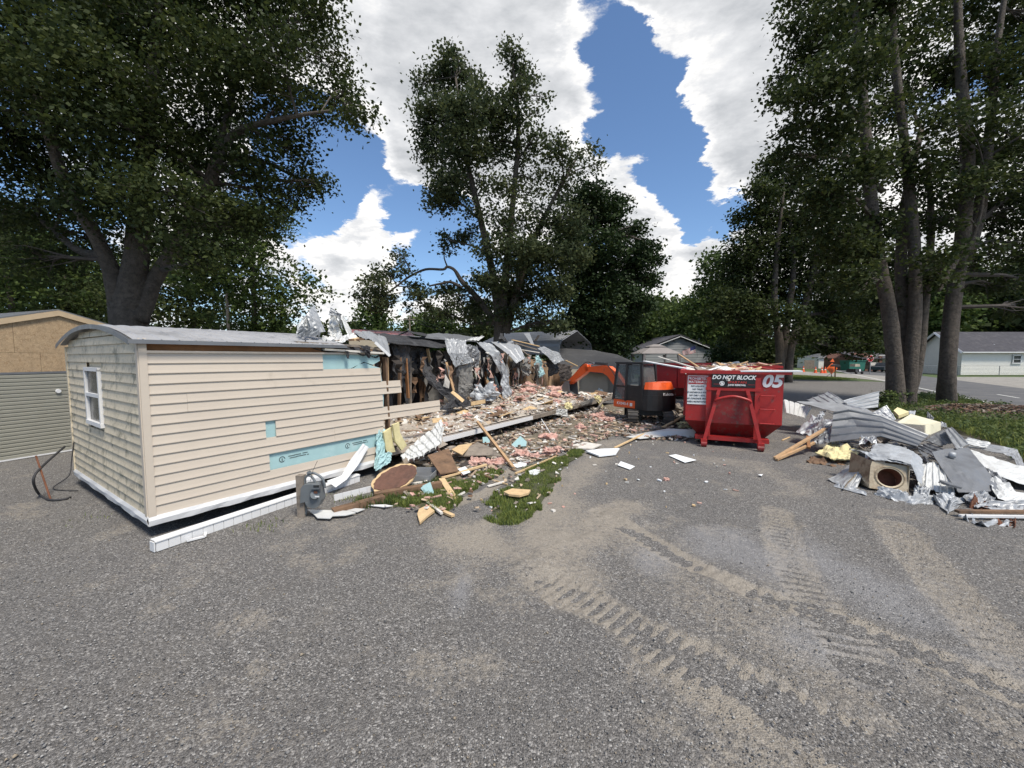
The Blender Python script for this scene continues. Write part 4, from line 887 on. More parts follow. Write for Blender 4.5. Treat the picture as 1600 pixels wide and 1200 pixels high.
# crumpled roof end standing up above the siding
def ps2(rows, m, **k): return sheet([[HP(*q) for q in r] for r in rows], **k).build('crumpled_roof_sheet', m, home)
ps2([[(464, 524, .5), (491, 524, .5)], [(466, 508, .5), (482, 503, .5)], [(480, 490, .5), (490, 477, .5)]], M_WSHEET, nu=7, corr=.03, nc=4, crum=.03, seed=41)
ps2([[(479, 492, .45), (491, 476, .45)], [(489, 521, .35), (509, 518, .35)]], M_GALV, crum=.015, seed=42)
ps2([[(463, 530, .3), (500, 528, .3)], [(464, 512, .4), (492, 520, .4)]], M_ALU, nu=12, crum=.12, ragged=.05, seed=43)
ps2([[(511, 522, .6), (515, 492, .6)], [(520, 526, .5), (524, 488, .5)], [(536, 522, .5), (530, 505, .5)]], M_WSHEET, crum=.05, seed=44)
ps2([[(513, 492, .5), (516, 480, .5)], [(526, 493, .4), (526, 486, .4)], [(531, 500, .35), (534, 491, .35)], [(536, 516, .4), (535, 503, .4)]], M_GALV, nu=5, crum=.03, seed=45)
ps2([[(534, 495, .9), (538, 493, .9)], [(546, 528, .7), (551, 519, .9)], [(563, 532, .6), (556, 522, .9)]], M_WSHEET, nu=7, crum=.03, seed=46)
ps2([[(500, 530, .2), (505, 520, .5)], [(545, 527, .2), (547, 521, .5)]], M_WSHEET, nu=14, crum=.10, ragged=.06, seed=47)
part_sheet('felt_fringe', [[(472, 536, .0), (474, 528, .5)], [(520, 543, -.08), (520, 533, .5)], [(575, 550, -.1), (570, 536, .5)], [(596, 552, -.06), (592, 538, .5)]], M_TAR, nu=12, crum=.10, ragged=.05, seed=48, th=.01)
part_sheet('felt_fringe', [[(562, 538, -.12), (580, 540, -.12)], [(570, 550, -.16), (580, 549, -.16)], [(577, 560, -.15), (580, 560, -.15)]], M_TAR, crum=.03, ragged=.04, seed=49, th=.008)
part_sheet('felt_fringe', [[(540, 548, -.1), (547, 549, -.1)], [(543, 560, -.12), (546, 560, -.12)]], M_TAR, crum=.02, ragged=.04, seed=50, th=.008)
mb = MB(); mb.beam(HP(586, 535, .0), HP(609, 556, -.1), .03, .05); mb.build('white_fascia_strip', M_WHITE, home)

# tufts and flaps hanging on the open end of the long wall
part_sheet('torn_foam_flap', [[(590, 668, -.05), (604, 668, -.05)], [(588, 700, -.10), (606, 690, -.10)], [(586, 738, -.22), (597, 737, -.22)]], M_FOAM, crum=.05, ragged=.09, seed=51, th=.02)
part_sheet('torn_foam_flap', [[(596, 706, -.25), (614, 706, -.3)], [(586, 738, -.3), (612, 722, -.35)]], M_FOAM, crum=.03, ragged=.06, seed=52, th=.025)
mb = MB(); mb.prism([HP(x, y, -.12) for x, y in ((600, 676), (607, 671), (612, 668), (614, 690), (618, 706), (606, 708), (603, 702))], b_ * .05)
mb.build('yellow_foam_block', M_YFOAM, home)
mb = MB(); mb.prism([HP(x, y, -.20) for x, y in ((614, 664), (624, 660), (625, 676), (636, 696), (628, 704), (618, 690))], b_ * .05)
mb.build('yellow_foam_block', M_YFOAM, home)
mb = MB(); mb.prism([HP(x, y, -.03) for x, y in ((622, 728), (658, 713), (664, 722), (630, 742))], b_ * .015); mb.build('loose_siding_piece', M_SIDE, home)
mb = MB(); mb.prism([HP(x, y, -.05) for x, y in ((628, 716), (690, 688), (700, 694), (632, 726))], b_ * .015); mb.build('loose_siding_piece', M_SIDE, home)

for k_, (x0, x1, y0, y1, s_, m_) in enumerate(((612, 634, 536, 600, 2.6, M_TAR), (648, 668, 540, 596, 3.2, M_TAR), (676, 694, 545, 588, 3.3, M_TAR), (744, 760, 536, 590, 3.1, M_TAR), (798, 812, 545, 600, 3.2, M_TAR), (728, 748, 536, 580, 2.8, M_GALVD), (852, 872, 560, 592, 3.0, M_TAR), (870, 892, 566, 600, 3.2, M_STEEL))):
    part_sheet('hanging_flap', [[(x0, y0, s_), (x1, y0 + 2, s_)], [(x0 + 3, (y0 + y1) / 2, s_ - .15), (x1 + 4, (y0 + y1) / 2, s_ - .1)], [(x0 + 5, y1, s_), (x1 + 2, y1 - 8, s_ - .1)]], m_, crum=.07, ragged=.07, seed=400 + k_, th=.006)
# ------------------------------------------------------------------ plywood-gabled garage, far left
M_OSB = mat('oriented_strand_board', (.33, .235, .14), .8, var=.22, vscale=14, bump=.002, bscale=60, dirt=(.25, .16, .085), dscale=16, dthr=.52, dirt2=(.52, .39, .24))
M_GDOOR = mat('sage_steel_slats', (.34, .33, .275), .5, metal=.1, var=.05, dirt=(.22, .215, .175), dscale=3, dthr=.6)
M_PINE = mat('pine_trim', (.46, .35, .225), .7, var=.1, vscale=6)
g0, g1 = G(0, 722), G(113, 704); gd = (g1 - g0).normalized(); gn = Vector((gd.y, -gd.x, 0))
def GP(px, py, o=0.): return onplane(px, py, g0 + gn * o, gn)
gar = thing('garage', 'garage with strand board gable above a sage green ribbed roll-up door', 'garage', GP(50, 713))
sg = lambda p: (p - g0).dot(gd)
def GQ(s, z, o=0.): q = g0 + gd * s + gn * o; return Vector((q.x, q.y, z))
apx = GP(90, 490); sA, zA = sg(apx), apx.z; pL = GP(0, 503); slope = (zA - pL.z) / (sA - sg(pL))
zdr = GP(50, 581).z; sL, sR = -5.2, sA + (sA + 1.9)
mb = MB(); zt = lambda s: zA - .03 - abs(s - sA) * slope
for (s0, s1, za, zb) in ((sL, sg(GP(20, 520)), None, None), (sg(GP(20, 520)) + .006, sR, None, None)):
    pts = [GQ(s0, zdr + .42), GQ(s1, zdr + .42)] + ([GQ(s1, zt(s1))] + ([GQ(sA, zt(sA))] if s0 < sA < s1 else []) + [GQ(s0, max(zt(s0), zdr + .43))])
    mb = MB(); mb.prism(pts, -gn * .012); mb.build('strand_board', M_OSB, gar)
for s0, s1 in ((sL, sg(GP(60, 520))), (sg(GP(60, 520)) + .006, sR)):
    mb = MB(); mb.prism([GQ(s0, zdr), GQ(s1, zdr), GQ(s1, zdr + .415), GQ(s0, zdr + .415)], -gn * .012); mb.build('strand_board', M_OSB, gar)
for sg_ in (-1, 1):
    mb = MB(); e = sA + sg_ * (sA + 2.2); mb.prism([GQ(sA, zA + .07, .05), GQ(e, zA + .07 - abs(e - sA) * slope, .05), GQ(e, zA - .05 - abs(e - sA) * slope, .05), GQ(sA, zA - .05, .05)], -gn * .035); mb.build('fascia_board', M_PINE, gar)
    mb = MB(); mb.prism([GQ(sA, zA + .075, .03), GQ(e, zA + .075 - abs(e - sA) * slope, .03), GQ(e, zA + .10 - abs(e - sA) * slope, .03), GQ(sA, zA + .10, .03)], -gn * 6); mb.build('roof', M_GALVD, gar)
ns = 22; zb0 = .03
for i in range(ns):
    za, zb = zb0 + (zdr - .05 - zb0) * i / ns, zb0 + (zdr - .05 - zb0) * (i + 1) / ns; k = za + (zb - za) * .72
    mb = MB(); P = [[GQ(s, z, o) for z, o in ((za, -.02), (za + .01, .0), (k, .006), (k + .008, -.016), (zb, -.02))] for s in (sL, sR - .3)]
    mb.grid(P, th=.003); mb.build('door_slat', M_GDOOR, gar)
mb = MB(); mb.prism([GQ(sL, zdr - .045, .0), GQ(sR, zdr - .045, .0), GQ(sR, zdr - .0, .0), GQ(sL, zdr - .0, .0)], -gn * .05); mb.build('door_head_rail', M_GALVD, gar)
mb = MB(); mb.prism([GQ(sL, .0, .02), GQ(sR - .2, .0, .02), GQ(sR - .2, .03, .02), GQ(sL, .03, .02)], -gn * .05); mb.build('door_sill', M_WHITE, gar)
mb = MB(); mb.prism([GQ(sL, .03, -.06), GQ(sR, .03, -.06), GQ(sR, zdr, -.06), GQ(sL, zdr, -.06)], -gn * 5.8); mb.build('garage_body', M_GDOOR, gar)
c = GP(91, 611, .02); mb = MB(); mb.tube([c, c + gn * .02], [.05, .045], 12); mb.build('round_sticker', M_WHITE, gar)

# stake with black hose, left
p0, p1 = G(80, 781), GP(55, 712); p0 = G(80, 781); top = A(56, 712, p0.y + .1)
mb = MB(); mb.tube([p0 - UPZ * .03, top], .012, 6); o = mb.build('rusty_stake', M_RUST, origin=p0); tag(o, 'thin rusty steel stake leaning left in the gravel before the garage door', 'stake')
mb = MB(); hp = [A(101, 698, p0.y + .9), A(80, 716, p0.y + .5), A(64, 731, p0.y + .1), A(54, 743, p0.y - .05), A(53, 757, p0.y - .05), G(62, 773, .02), G(78, 781, .015), G(100, 780, .015), G(110, 777, .015)]
mb.tube(crom(hp, 5), .017, 7); tag(mb.build('black_hose', M_TAR, smooth=True), 'stiff black hose curling from the ground past the rusty stake', 'hose')
mb = MB(); mb.tube(crom([H(-.03, W_ - .1, .75), H(-.06, W_ - .05, .45), H(-.12, W_ - .15, .2), H(-.3, W_ - .1, .02), H(-.1, W_ - .6, .02)], 5), .008, 5); tag(mb.build('black_cable', M_TAR), 'thin black cable dangling off the left back corner of the home', 'cable')

# ------------------------------------------------------------------ skirting lying along the home
def skirt(name, p, q, h, wtop, label, tilt=0., top=True):
    p, q = Vector(p), Vector(q); d = (q - p); L_ = d.length; x = d.normalized(); y = Vector((x.y, -x.x, 0)).normalized()
    root = thing(name, label, 'skirting', p)
    n = int(L_ / .115); mbp = None
    for k in range(n):
        a, b = p + x * (L_ * k / n + .003), p + x * (L_ * (k + 1) / n - .003)
        mb = MB(); mb.prism([a - UPZ * 0, b, b + UPZ * h, a + UPZ * h], y * .010); mb.build('ribbed_panel', M_WHITE, root)
    mb = MB(); mb.prism([p + UPZ * .005, q + UPZ * .005, q + UPZ * (h - .004), p + UPZ * (h - .004)], -y * .006); mb.build('backing_sheet', M_WHITE, root)
    if top:
        mb = MB(); mb.prism([p + UPZ * h - x * .01, q + UPZ * h, q + UPZ * (h + .012), p + UPZ * (h + .012) - x * .01], y * .02)
        mb.prism([p + UPZ * (h + .013) - x * .01, q + UPZ * (h + .013), q + UPZ * (h + .021), p + UPZ * (h + .021) - x * .01], -y * wtop); mb.build('top_rail', M_WHITE, root)
        mb = MB(); mb.box(p - x * .012 + UPZ * h / 2 - y * wtop / 2, (.012, wtop, h), Matrix((x, y, UPZ)).transposed()); mb.build('end_cap', M_WHITE, root)
    return root
skirt('fallen_skirting', G(244, 862), G(562, 752) , .11, .10, 'long white ribbed vinyl skirting strip fallen on the gravel along the home')
q0, q1 = G(522, 783), G(585, 767); skirt('skirting_offcut', q0, q1, .10, .03, 'short white ribbed skirting offcut right of the gas meter', top=False)
# bent strip leaning up against the wall
mb = sheet([[HP(510, 752, -.35), HP(524, 762, -.45)], [HP(534, 743, -.25), HP(541, 750, -.33)], [HP(546, 720, -.12), HP(559, 727, -.16)], [HP(567, 693, -.05), HP(576, 699, -.07)]], 6, 4, crum=.008, seed=60, th=.004)
tag(mb.build('bent_trim_strip', M_WHITE), 'bent white vinyl trim strip leaning on the lower siding right of the gas meter', 'trim strip')
mb = MB(); mb.tube([HP(358, 761, -.02), G(318, 812)], .004, 4); tag(mb.build('ground_wire', M_BLK), 'thin dark tie wire slanting from the white bottom trim to the ground', 'wire')
mb = MB(); 
for px0, py0, px1, py1 in ((292, 845, 320, 838), (292, 845, 300, 842), (320, 838, 322, 830)): mb.beam(G(px0, py0, .02), G(px1, py1, .02), .03, .02)
tag(mb.build('bent_bracket', M_WHITE), 'small bent white bracket sticking out below the long fallen skirting', 'bracket')

# ------------------------------------------------------------------ gas meter on its post
M_MET = mat('meter_grey', (.14, .155, .165), .5, metal=.2, var=.08)
gm = G(470, 806); k = gm.y / F
met = thing('gas_meter', 'grey gas meter with looped pipes in front of the cream siding', 'gas meter', gm)
pst = G(473, 806)
def MP(px, py, dy=0.): return A(px, py, gm.y + dy)
mb = MB(); mb.beam(MP(473, 812), MP(470, 742), .10, .09, up=(0, 1, 0)); o = mb.build('wooden_post', M_WOODG); tag(o, 'short weathered square wooden post left of the gas meter', 'post')
P = crom([MP(478, 806), MP(477, 770), MP(476, 752), MP(479, 744), MP(486, 744), MP(492, 752), MP(493, 758)], 4)
MB().tube(P, .016, 8).build('inlet_pipe', M_MET, met, smooth=True)
P = crom([MP(482, 742), MP(488, 739), MP(495, 741), MP(503, 747), MP(507, 756), MP(507, 762)], 4)
MB().tube(P, .017, 8).build('outlet_pipe', M_MET, met, smooth=True)
mb = MB(); mb.tube([MP(476, 806, -.0), MP(476, 768, -.0)], .024, 8); 
mb.build('riser_pipe', M_MET, met, smooth=True)
for y in (793, 775, 800):
    mb = MB(); mb.tube([MP(476, y + 2), MP(476, y - 2)], .034, 8); mb.build('pipe_collar', M_MET, met)
body = [(478, 758), (482, 753), (504, 751), (507, 763), (509, 776), (503, 787), (497, 789), (488, 786), (484, 779), (477, 781)]
mb = MB(); mb.prism([MP(x, y, .06) for x, y in body], (0, -.14, 0)); mb.build('meter_body', M_MET, met)
mb = MB(); mb.tube([MP(492, 773, -.08), MP(492, 773, -.11)], [.065, .055], 16); mb.build('diaphragm_cover', M_MET, met)
mb = MB(); mb.box(MP(494, 760, -.11), (.11, .06, .06)); mb.build('index_box', M_MET, met)
mb = MB(); mb.box(MP(494, 760, -.142), (.075, .004, .03)); mb.build('index_window', M_GLASS, met)
mb = MB(); mb.box(MP(494, 776, -.115), (.085, .004, .018)); mb.build('serial_sticker', M_WHITE, met)
mb = MB(); mb.box(MP(493, 769, -.114), (.05, .004, .035)); mb.build('warning_sticker', M_RUST, met)
mb = MB(); mb.tube([MP(481, 740), MP(485, 738)], .028, 10); mb.build('regulator', M_MET, met)
mb = MB(); mb.tube([MP(485, 752, -.02), MP(489, 735, -.02), MP(496, 720, -.02)], .003, 4); mb.build('antenna_wire', M_BLK, met)

# ------------------------------------------------------------------ red roll-off containers
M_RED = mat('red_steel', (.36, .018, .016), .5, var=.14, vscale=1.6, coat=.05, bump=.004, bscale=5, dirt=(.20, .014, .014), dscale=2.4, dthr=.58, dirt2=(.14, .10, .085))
M_RED_SHADE = mat('shaded_red_steel', (.24, .014, .014), .5, var=.15, vscale=2, dirt=(.10, .02, .015), dscale=3, dthr=.52, dirt2=(.12, .09, .07))  # darker copy of the red: shade of down-facing panels painted in, plus dirt
M_SIGNW = mat('sign_white', (.80, .79, .77), .5, var=.02); M_SIGNR = mat('sign_red', (.42, .02, .02), .5, var=.03); M_SIGNK = mat('sign_black', (.015, .015, .016), .45, var=.02)
M_TXTR = mat('sign_red_print', (.50, .04, .03), .5)
def dumpster(c, yaw, L_, W, label, number, signs=True, Htop=1.88, name='roll_off_container', face=True):
    e1 = Vector((math.cos(yaw), math.sin(yaw), 0)); e2 = Vector((-math.sin(yaw), math.cos(yaw), 0)); c = Vector(c)
    root = thing(name, label, 'dumpster', c, 'red roll-off containers')
    RR = Matrix((e1, e2, UPZ)).transposed()
    P = lambda x, y, z: c + e1 * x + e2 * y + UPZ * z
    def bx(n, x, y, z, dx, dy, dz, m=M_RED, par=root):
        mb = MB(); mb.box(P(x, y, z), (dx, dy, dz), RR); return mb.build(n, m, par)
    w = W / 2; zt = .61; wb = .72 * w / 1.03; ins = .32
    def shell(n, pts, ext, m=M_RED): mb = MB(); mb.prism(pts, ext); return mb.build(n, m, root)
    shell('front_panel', [P(-w, 0, zt), P(w, 0, zt), P(w, 0, Htop - .08), P(-w, 0, Htop - .08)], e2 * .006)
    shell('lower_front_panel', [P(-w, 0, zt - .002), P(w, 0, zt - .002), P(wb, ins, .2), P(-wb, ins, .2)], e2 * .006, M_RED_SHADE)
    for s in (-1, 1):
        shell('side_panel', [P(s * w, .008, zt), P(s * w, L_, zt), P(s * w, L_, Htop - .08), P(s * w, .008, Htop - .08)], -e1 * s * .006)
        shell('lower_side_panel', [P(s * w, .008, zt - .002), P(s * w, L_, zt - .002), P(s * wb, L_, .2), P(s * wb, ins + .008, .2)], -e1 * s * .006, M_RED_SHADE)
        for k in range(6):
            y = .5 + (L_ - .8) * k / 5; bx('side_rib', s * (w + .03), y, (zt + Htop) / 2, .05, .07, Htop - zt - .1)
        bx('bottom_rail', s * .55, L_ / 2 + ins / 2, .16, .10, L_ - .2, .1, M_RED_SHADE)
    bx('floor_plate', 0, L_ / 2 + ins / 2, .22, 2 * wb, L_ - ins, .02, M_RED_SHADE)
    shell('rear_panel', [P(-w, L_, zt), P(w, L_, zt), P(w, L_, Htop - .08), P(-w, L_, Htop - .08)], -e2 * .006)
    # top rim
    for n, x, y, dx, dy in (('rim_rail', 0, -.02, 2 * w + .28, .12), ('rim_rail', 0, L_, 2 * w + .28, .12), ('rim_rail', -w - .08, L_ / 2, .12, L_ - .14), ('rim_rail', w + .08, L_ / 2, .12, L_ - .14)):
        bx(n, x, y, Htop - .035, dx, dy, .085)
    if face:
        for s in (-1, 1): bx('front_post', s * .52, -.035, (Htop + .2) / 2 - .06, .11, .07, Htop - .40)
        bx('cross_beam', 0, -.04, 1.43, 1.18, .08, .07); bx('bottom_sill', 0, .10, .20, 1.6, .26, .10); bx('front_inset', 0, -.004, .98, .92, .006, .80, M_RED_SHADE)
        for s in (-1, 1):
            mb = MB(); mb.beam(P(s * .30, -.11, 1.42), P(s * .60, -.22, .16), .075, .075, up=e2); mb.build('frame_leg', M_RED, root)
            mb = MB(); mb.tube([P(s * .60 - .06, -.24, .075), P(s * .60 + .06, -.24, .075)], .075, 16); mb.build('roller', M_RED_SHADE, root)
            mb = MB(); mb.box(P(s * .60, -.235, .13), (.14, .10, .14), RR); mb.build('roller_bracket', M_RED, root)
            bx('hook_lug', s * .33, -.15, 1.22, .05, .09, .18)
        mb = MB(); mb.tube(crom([P(-.38, -.17, 1.14), P(-.30, -.19, 1.20), P(0, -.20, 1.27), P(.30, -.19, 1.20), P(.38, -.17, 1.14)], 4), .033, 8); mb.build('hook_bar', M_RED, root, smooth=True)
        for z in (.64, .98, 1.30):
            mb = MB(); mb.tube([P(.56, -.03, z), P(.58, -.10, z), P(.86, -.10, z), P(.88, -.01, z)], .013, 6); mb.build('ladder_rung', M_RED, root)
    if signs:
        # prohibited materials sign
        f = -e2
        def plate(n, x, z, dx, dz, y, m): return bx(n, x, y, z, dx, .004, dz, m)
        sx, sz = -.775, 1.385
        pl_ = plate('prohibited_sign', sx, sz, .46, .72, -.010, M_SIGNW); 
        bx('sign_header', sx, -.0135, sz + .245, .43, .003, .20, M_SIGNR, pl_)
        bx('sign_border', sx, -.0135, sz - .115, .43, .003, .012, M_BLK, pl_) if False else None
        text_mesh('PROHIBITED', .088, P(sx, -.016, sz + .285), e1, UPZ, M_SIGNW, pl_, bold=.0012, sx=.92)
        text_mesh('MATERIALS', .088, P(sx, -.016, sz + .20), e1, UPZ, M_SIGNW, pl_, bold=.0012, sx=.95)
        for q, tx in enumerate(('NO LIQUIDS', 'NO TIRES', 'NO HAZARDOUS WASTE', 'NO DIRT / SOIL', 'NO CONCRETE, BRICK', 'AREA MONITORED')):
            text_mesh(tx, .056, P(sx, -.0145, sz + .095 - q * .078), e1, UPZ, M_BLK, pl_, bold=.0012, sx=.84 if len(tx) > 15 else .95)
        dn = plate('warning_sign', 0, 1.64, .92, .32, -.085, M_SIGNK)
        text_mesh('DO NOT BLOCK', .132, P(0, -.088, 1.715), e1, UPZ, M_SIGNW, dn, bold=.004, shear=.25, sx=.92)
        text_mesh('SPARTAN', .082, P(.08, -.088, 1.60), e1, UPZ, M_TXTR, dn, bold=.001, sx=1.15)
        text_mesh('JUNK REMOVAL', .055, P(.08, -.088, 1.535), e1, UPZ, M_SIGNW, dn, bold=.002, shear=.15, sx=.95)
        bx('sign_stripe', -.34, -.0885, 1.55, .16, .002, .008, M_SIGNR, dn); bx('sign_stripe', .38, -.0885, 1.55, .14, .002, .008, M_SIGNR, dn)
        mb = MB(); cc = P(-.24, -.089, 1.57); n = 20
        ring = [cc + e1 * math.cos(q) * r + UPZ * math.sin(q) * r for r in (.056, .040) for q in [2 * math.pi * j / n for j in range(n)]]
        mb.add(ring, [(j, (j + 1) % n, n + (j + 1) % n, n + j) for j in range(n)])
        mb.prism([cc + e1 * x + UPZ * z for x, z in ((-.03, -.03), (.028, -.035), (.03, .0), (.012, .03), (-.02, .028), (-.034, .0), (-.012, -.004))], f * .002); mb.build('helmet_emblem', M_SIGNW, dn)
    if number:
        text_mesh(number, .40, P(.80, -.006, 1.63), e1, UPZ, M_SIGNW, root, name='number', bold=.016, shear=.22, sx=1.02, ext=.003)
    return root, P, e1, e2
D1, P1, e11, e12 = dumpster((5.375, 9.70, 0), -math.radians(24), 4.3, 2.08, 'red open container numbered 05 with signs and a hook frame, nearest the camera', '05')
D2, P2, e21, e22 = dumpster((8.7, 15.1, 0), -math.radians(24), 4.0, 2.3, 'second red container with the same signs, mostly hidden behind the numbered one', '02')
D3, P3_, e31, e32 = dumpster((13.6, 21.7, 0), math.radians(86), 6.2, 2.3, 'long red container standing side-on behind the excavator', '', signs=False, face=False)

def load(Pf, L_, W, n, seed, label, zt=1.86):
    r = random.Random(seed); mb = MB(); ms = [M_GYP, M_PLY, M_WOOD, M_PAPER, M_WOODG, M_PINK]
    for i in range(n):
        x, y = r.uniform(-W / 2 + .25, W / 2 - .25), r.uniform(.25, L_ - .3); z = zt - .22 + r.uniform(0, .22)
        L1 = r.uniform(.15, .8); ro = Matrix.Rotation(r.uniform(0, 6.3), 3, 'Z') @ Matrix.Rotation(r.uniform(-.5, .5), 3, 'X') @ Matrix.Rotation(r.uniform(-.3, .3), 3, 'Y')
        mb.box(Pf(x, y, z), (L1, r.uniform(.05, .45), r.uniform(.01, .06)), ro, mi=r.randrange(6))
    o = mb.build('container_load', ms); tag(o, label, 'rubble', kind='stuff')
load(P1, 4.2, 2.0, 260, 1, 'broken boards and plasterboard filling the nearest red container')
load(P2, 3.9, 2.0, 220, 2, 'splintered wood heaped in the second red container', 1.90)
load(P3_, 6.1, 2.1, 160, 3, 'scraps lying in the long side-on container', 1.75)
def board(name, p, q, w, th, m, label, group=None, up=(0, 0, 1), cat='board'):
    mb = MB(); mb.beam(p, q, w, th, up); o = mb.build(name, m); return tag(o, label, cat, group)
board('white_slab', P1(.15, .12, 1.87), P1(1.38, .10, 1.885), .4, .03, M_PAPER, 'long white slab overhanging the right rim of the numbered container', cat='slab')
board('loose_board', P1(-1.0, 1.0, 1.88), P1(-2.3, 2.4, 2.08), .13, .03, M_PAPER, 'pale wide board poking left out of the numbered container')
board('loose_board', P1(-.8, .9, 1.9), P1(-1.9, 2.6, 2.22), .06, .03, M_GYP, 'thin pale batten above the wide board, left end of the container')
board('loose_board', P1(-.7, 1.4, 1.9), P1(-1.3, 2.6, 2.3), .05, .03, M_WOOD, 'short steep lath sticking up at the left of the container')
board('loose_board', P2(-.2, .5, 1.88), P2(.25, .6, 2.05), .05, .03, M_PLY, 'yellowish stick poking up from the second container')
board('loose_board', P2(.7, .3, 1.90), P2(1.3, .2, 1.99), .08, .03, M_PLY, 'flat pale board over the right rim of the second container')

# ------------------------------------------------------------------ orange mini excavator
M_ORG = mat('orange_paint', (.78, .11, .02), .4, var=.06, vscale=4, coat=.2, dirt=(.40, .10, .04), dscale=4, dthr=.58)
M_CABK = mat('black_machine_paint', (.022, .022, .024), .45, var=.2, vscale=4, dirt=(.08, .07, .06), dscale=5, dthr=.6)
M_RUB = mat('rubber_track', (.10, .093, .085), .9, var=.3, vscale=8, bump=.004, dirt=(.10, .085, .065), dscale=5, dthr=.5)
M_CGLASS = bpy.data.materials.new('cab_glass'); M_CGLASS.use_nodes = True
_b = M_CGLASS.node_tree.nodes['Principled BSDF']; _b.inputs['Base Color'].default_value = (.5, .55, .55, 1); _b.inputs['Roughness'].default_value = .05; _b.inputs['Transmission Weight'].default_value = .85; _b.inputs['IOR'].default_value = 1.02; _b.inputs['Specular IOR Level'].default_value = .7
M_CHR = mat('cylinder_chrome', (.6, .6, .62), .25, metal=1)
EX = Vector((4.68, 13.6, 0)); az = math.radians(-36); fx = Vector((math.sin(az), math.cos(az), 0)); fy = Vector((-fx.y, fx.x, 0))
exc = thing('mini_excavator', 'orange and black mini excavator with its bucket in the rubble', 'excavator', EX, None)
RX = Matrix((fx, fy, UPZ)).transposed()
SC = .84
def X(x, y, z): return EX + (fx * (x if x < 1.2 else 1.2 + (x - 1.2) * 1.18) + fy * y + UPZ * (z - .05)) * SC
def xb(n, x, y, z, dx, dy, dz, m, par=exc, taper=None): mb = MB(); mb.box(X(x, y, z), (dx * SC, dy * SC, dz * SC), RX, taper=taper); return mb.build(n, m, par)
# undercarriage turned on its own heading
uaz = math.radians(14); ux = Vector((math.sin(uaz), math.cos(uaz), 0)); uy = Vector((-ux.y, ux.x, 0))
def U(x, y, z): return EX + (ux * x + uy * y + UPZ * z) * .9
for s in (-1, 1):
    tr = MB(); prof = []
    for k in range(28):
        q = 2 * math.pi * k / 28; cx, cz = math.cos(q), math.sin(q); prof.append((cx * .22 + (.72 if cx > 0 else -.72), .26 + cz * .24))
    yo, yi = s * .78, s * .44
    vs = [U(x, yo, z) for x, z in prof] + [U(x, yi, z) for x, z in prof] + [U(x * .93, yo, .26 + (z - .26) * .85) for x, z in prof] + [U(x * .93, yi, .26 + (z - .26) * .85) for x, z in prof]
    n = 28; fs = []
    for k in range(n):
        j = (k + 1) % n; fs += [(k, j, n + j, n + k), (2 * n + k, 3 * n + k, 3 * n + j, 2 * n + j), (k, 2 * n + k, 2 * n + j, j), (n + k, n + j, 3 * n + j, 3 * n + k)]
    tr.add(vs, fs); tk = tr.build('track', M_RUB, exc)
    lug = MB(); Pp = np.array(prof + [prof[0]]); seg = np.linalg.norm(np.diff(Pp, axis=0), axis=1); cum = np.concatenate([[0], np.cumsum(seg)])
    for k in range(38):
        q = cum[-1] * k / 38; x = np.interp(q, cum, Pp[:, 0]); z = np.interp(q, cum, Pp[:, 1]); x2 = np.interp(q + .03, cum, Pp[:, 0]); z2 = np.interp(q + .03, cum, Pp[:, 1])
        lug.prism([U(x, yo, z), U(x2, yo, z2), U(x2 + (x2 - np.clip(x2, -.72, .72)) * .12, yo, z2 + (z2 - .26) * .1), U(x + (x - np.clip(x, -.72, .72)) * .12, yo, z + (z - .26) * .1)], uy * (yi - yo))
    l_ = lug.build('track_lugs', M_RUB, tk); l_['kind'] = 'stuff'
    for x, r in ((-.72, .19), (.72, .19), (-.3, .09), (0, .09), (.3, .09)):
        mb = MB(); z = .26 if r > .1 else .14; mb.tube([U(x, s * .47, z), U(x, s * .75, z)], r, 14); mb.build('track_wheel', M_CABK, tk)
    mb = MB(); mb.box(U(0, s * .60, .28), (1.3, .16, .16), Matrix((ux, uy, UPZ)).transposed()); mb.build('track_frame', M_ORG if False else M_CABK, exc)
mb = MB(); mb.box(U(0, 0, .42), (.9, .8, .2), Matrix((ux, uy, UPZ)).transposed()); mb.tube([U(0, 0, .5), U(0, 0, .62)], .36, 18); mb.build('turntable', M_CABK, exc)
mb = MB(); mb.grid([[U(1.15 + .06 * math.cos(z * 6), y, z) for z in np.linspace(.05, .4, 6)] for y in (-.85, .85)], th=.03); mb.build('dozer_blade', M_CABK, exc)
# upper body
mb = MB(); pr = []
for k in range(13): q = math.pi / 2 + math.pi * k / 12; pr.append((-.35 + .66 * math.cos(q) * 1.0, .86 * math.sin(q)))
pr = [(.15, .86)] + pr + [(.15, -.86)]
mb.prism([X(x, y, .62) for x, y in pr], UPZ * .50); mb.build('counterweight', M_CABK, exc)
mb = MB(); mb.prism([X(x * .98, y * .97, 1.121) for x, y in pr], UPZ * .26); mb.build('engine_cover', M_CABK, exc)
mb = MB(); top = [(x * .95 - .0, y * .93) for x, y in pr if x < .0]; 
vs = [X(x, y, 1.382) for x, y in top] + [X(x * .88 + .0, y * .84, 1.70) for x, y in top] ; n = len(top)
mb.add(vs, [(k, k + 1, n + k + 1, n + k) for k in range(n - 1)] + [(n - 1, 0, n, 2 * n - 1), tuple(range(n, 2 * n)), tuple(range(n - 1, -1, -1))]); mb.build('orange_hood', M_ORG, exc, smooth=False)
xb('front_deck', .60, 0, .72, .9, 1.66, .18, M_CABK)
xb('orange_side_skirt', .55, .852, .80, 1.05, .04, .30, M_ORG); xb('orange_side_skirt', .55, -.848, .85, .95, .03, .3, M_ORG); xb('skirt_plate', .2, .876, .79, .12, .004, .13, M_SIGNW)
text_mesh('KX040-4', .13, X(.62, .880, .80), -fx, UPZ, M_SIGNW, exc, bold=.002)
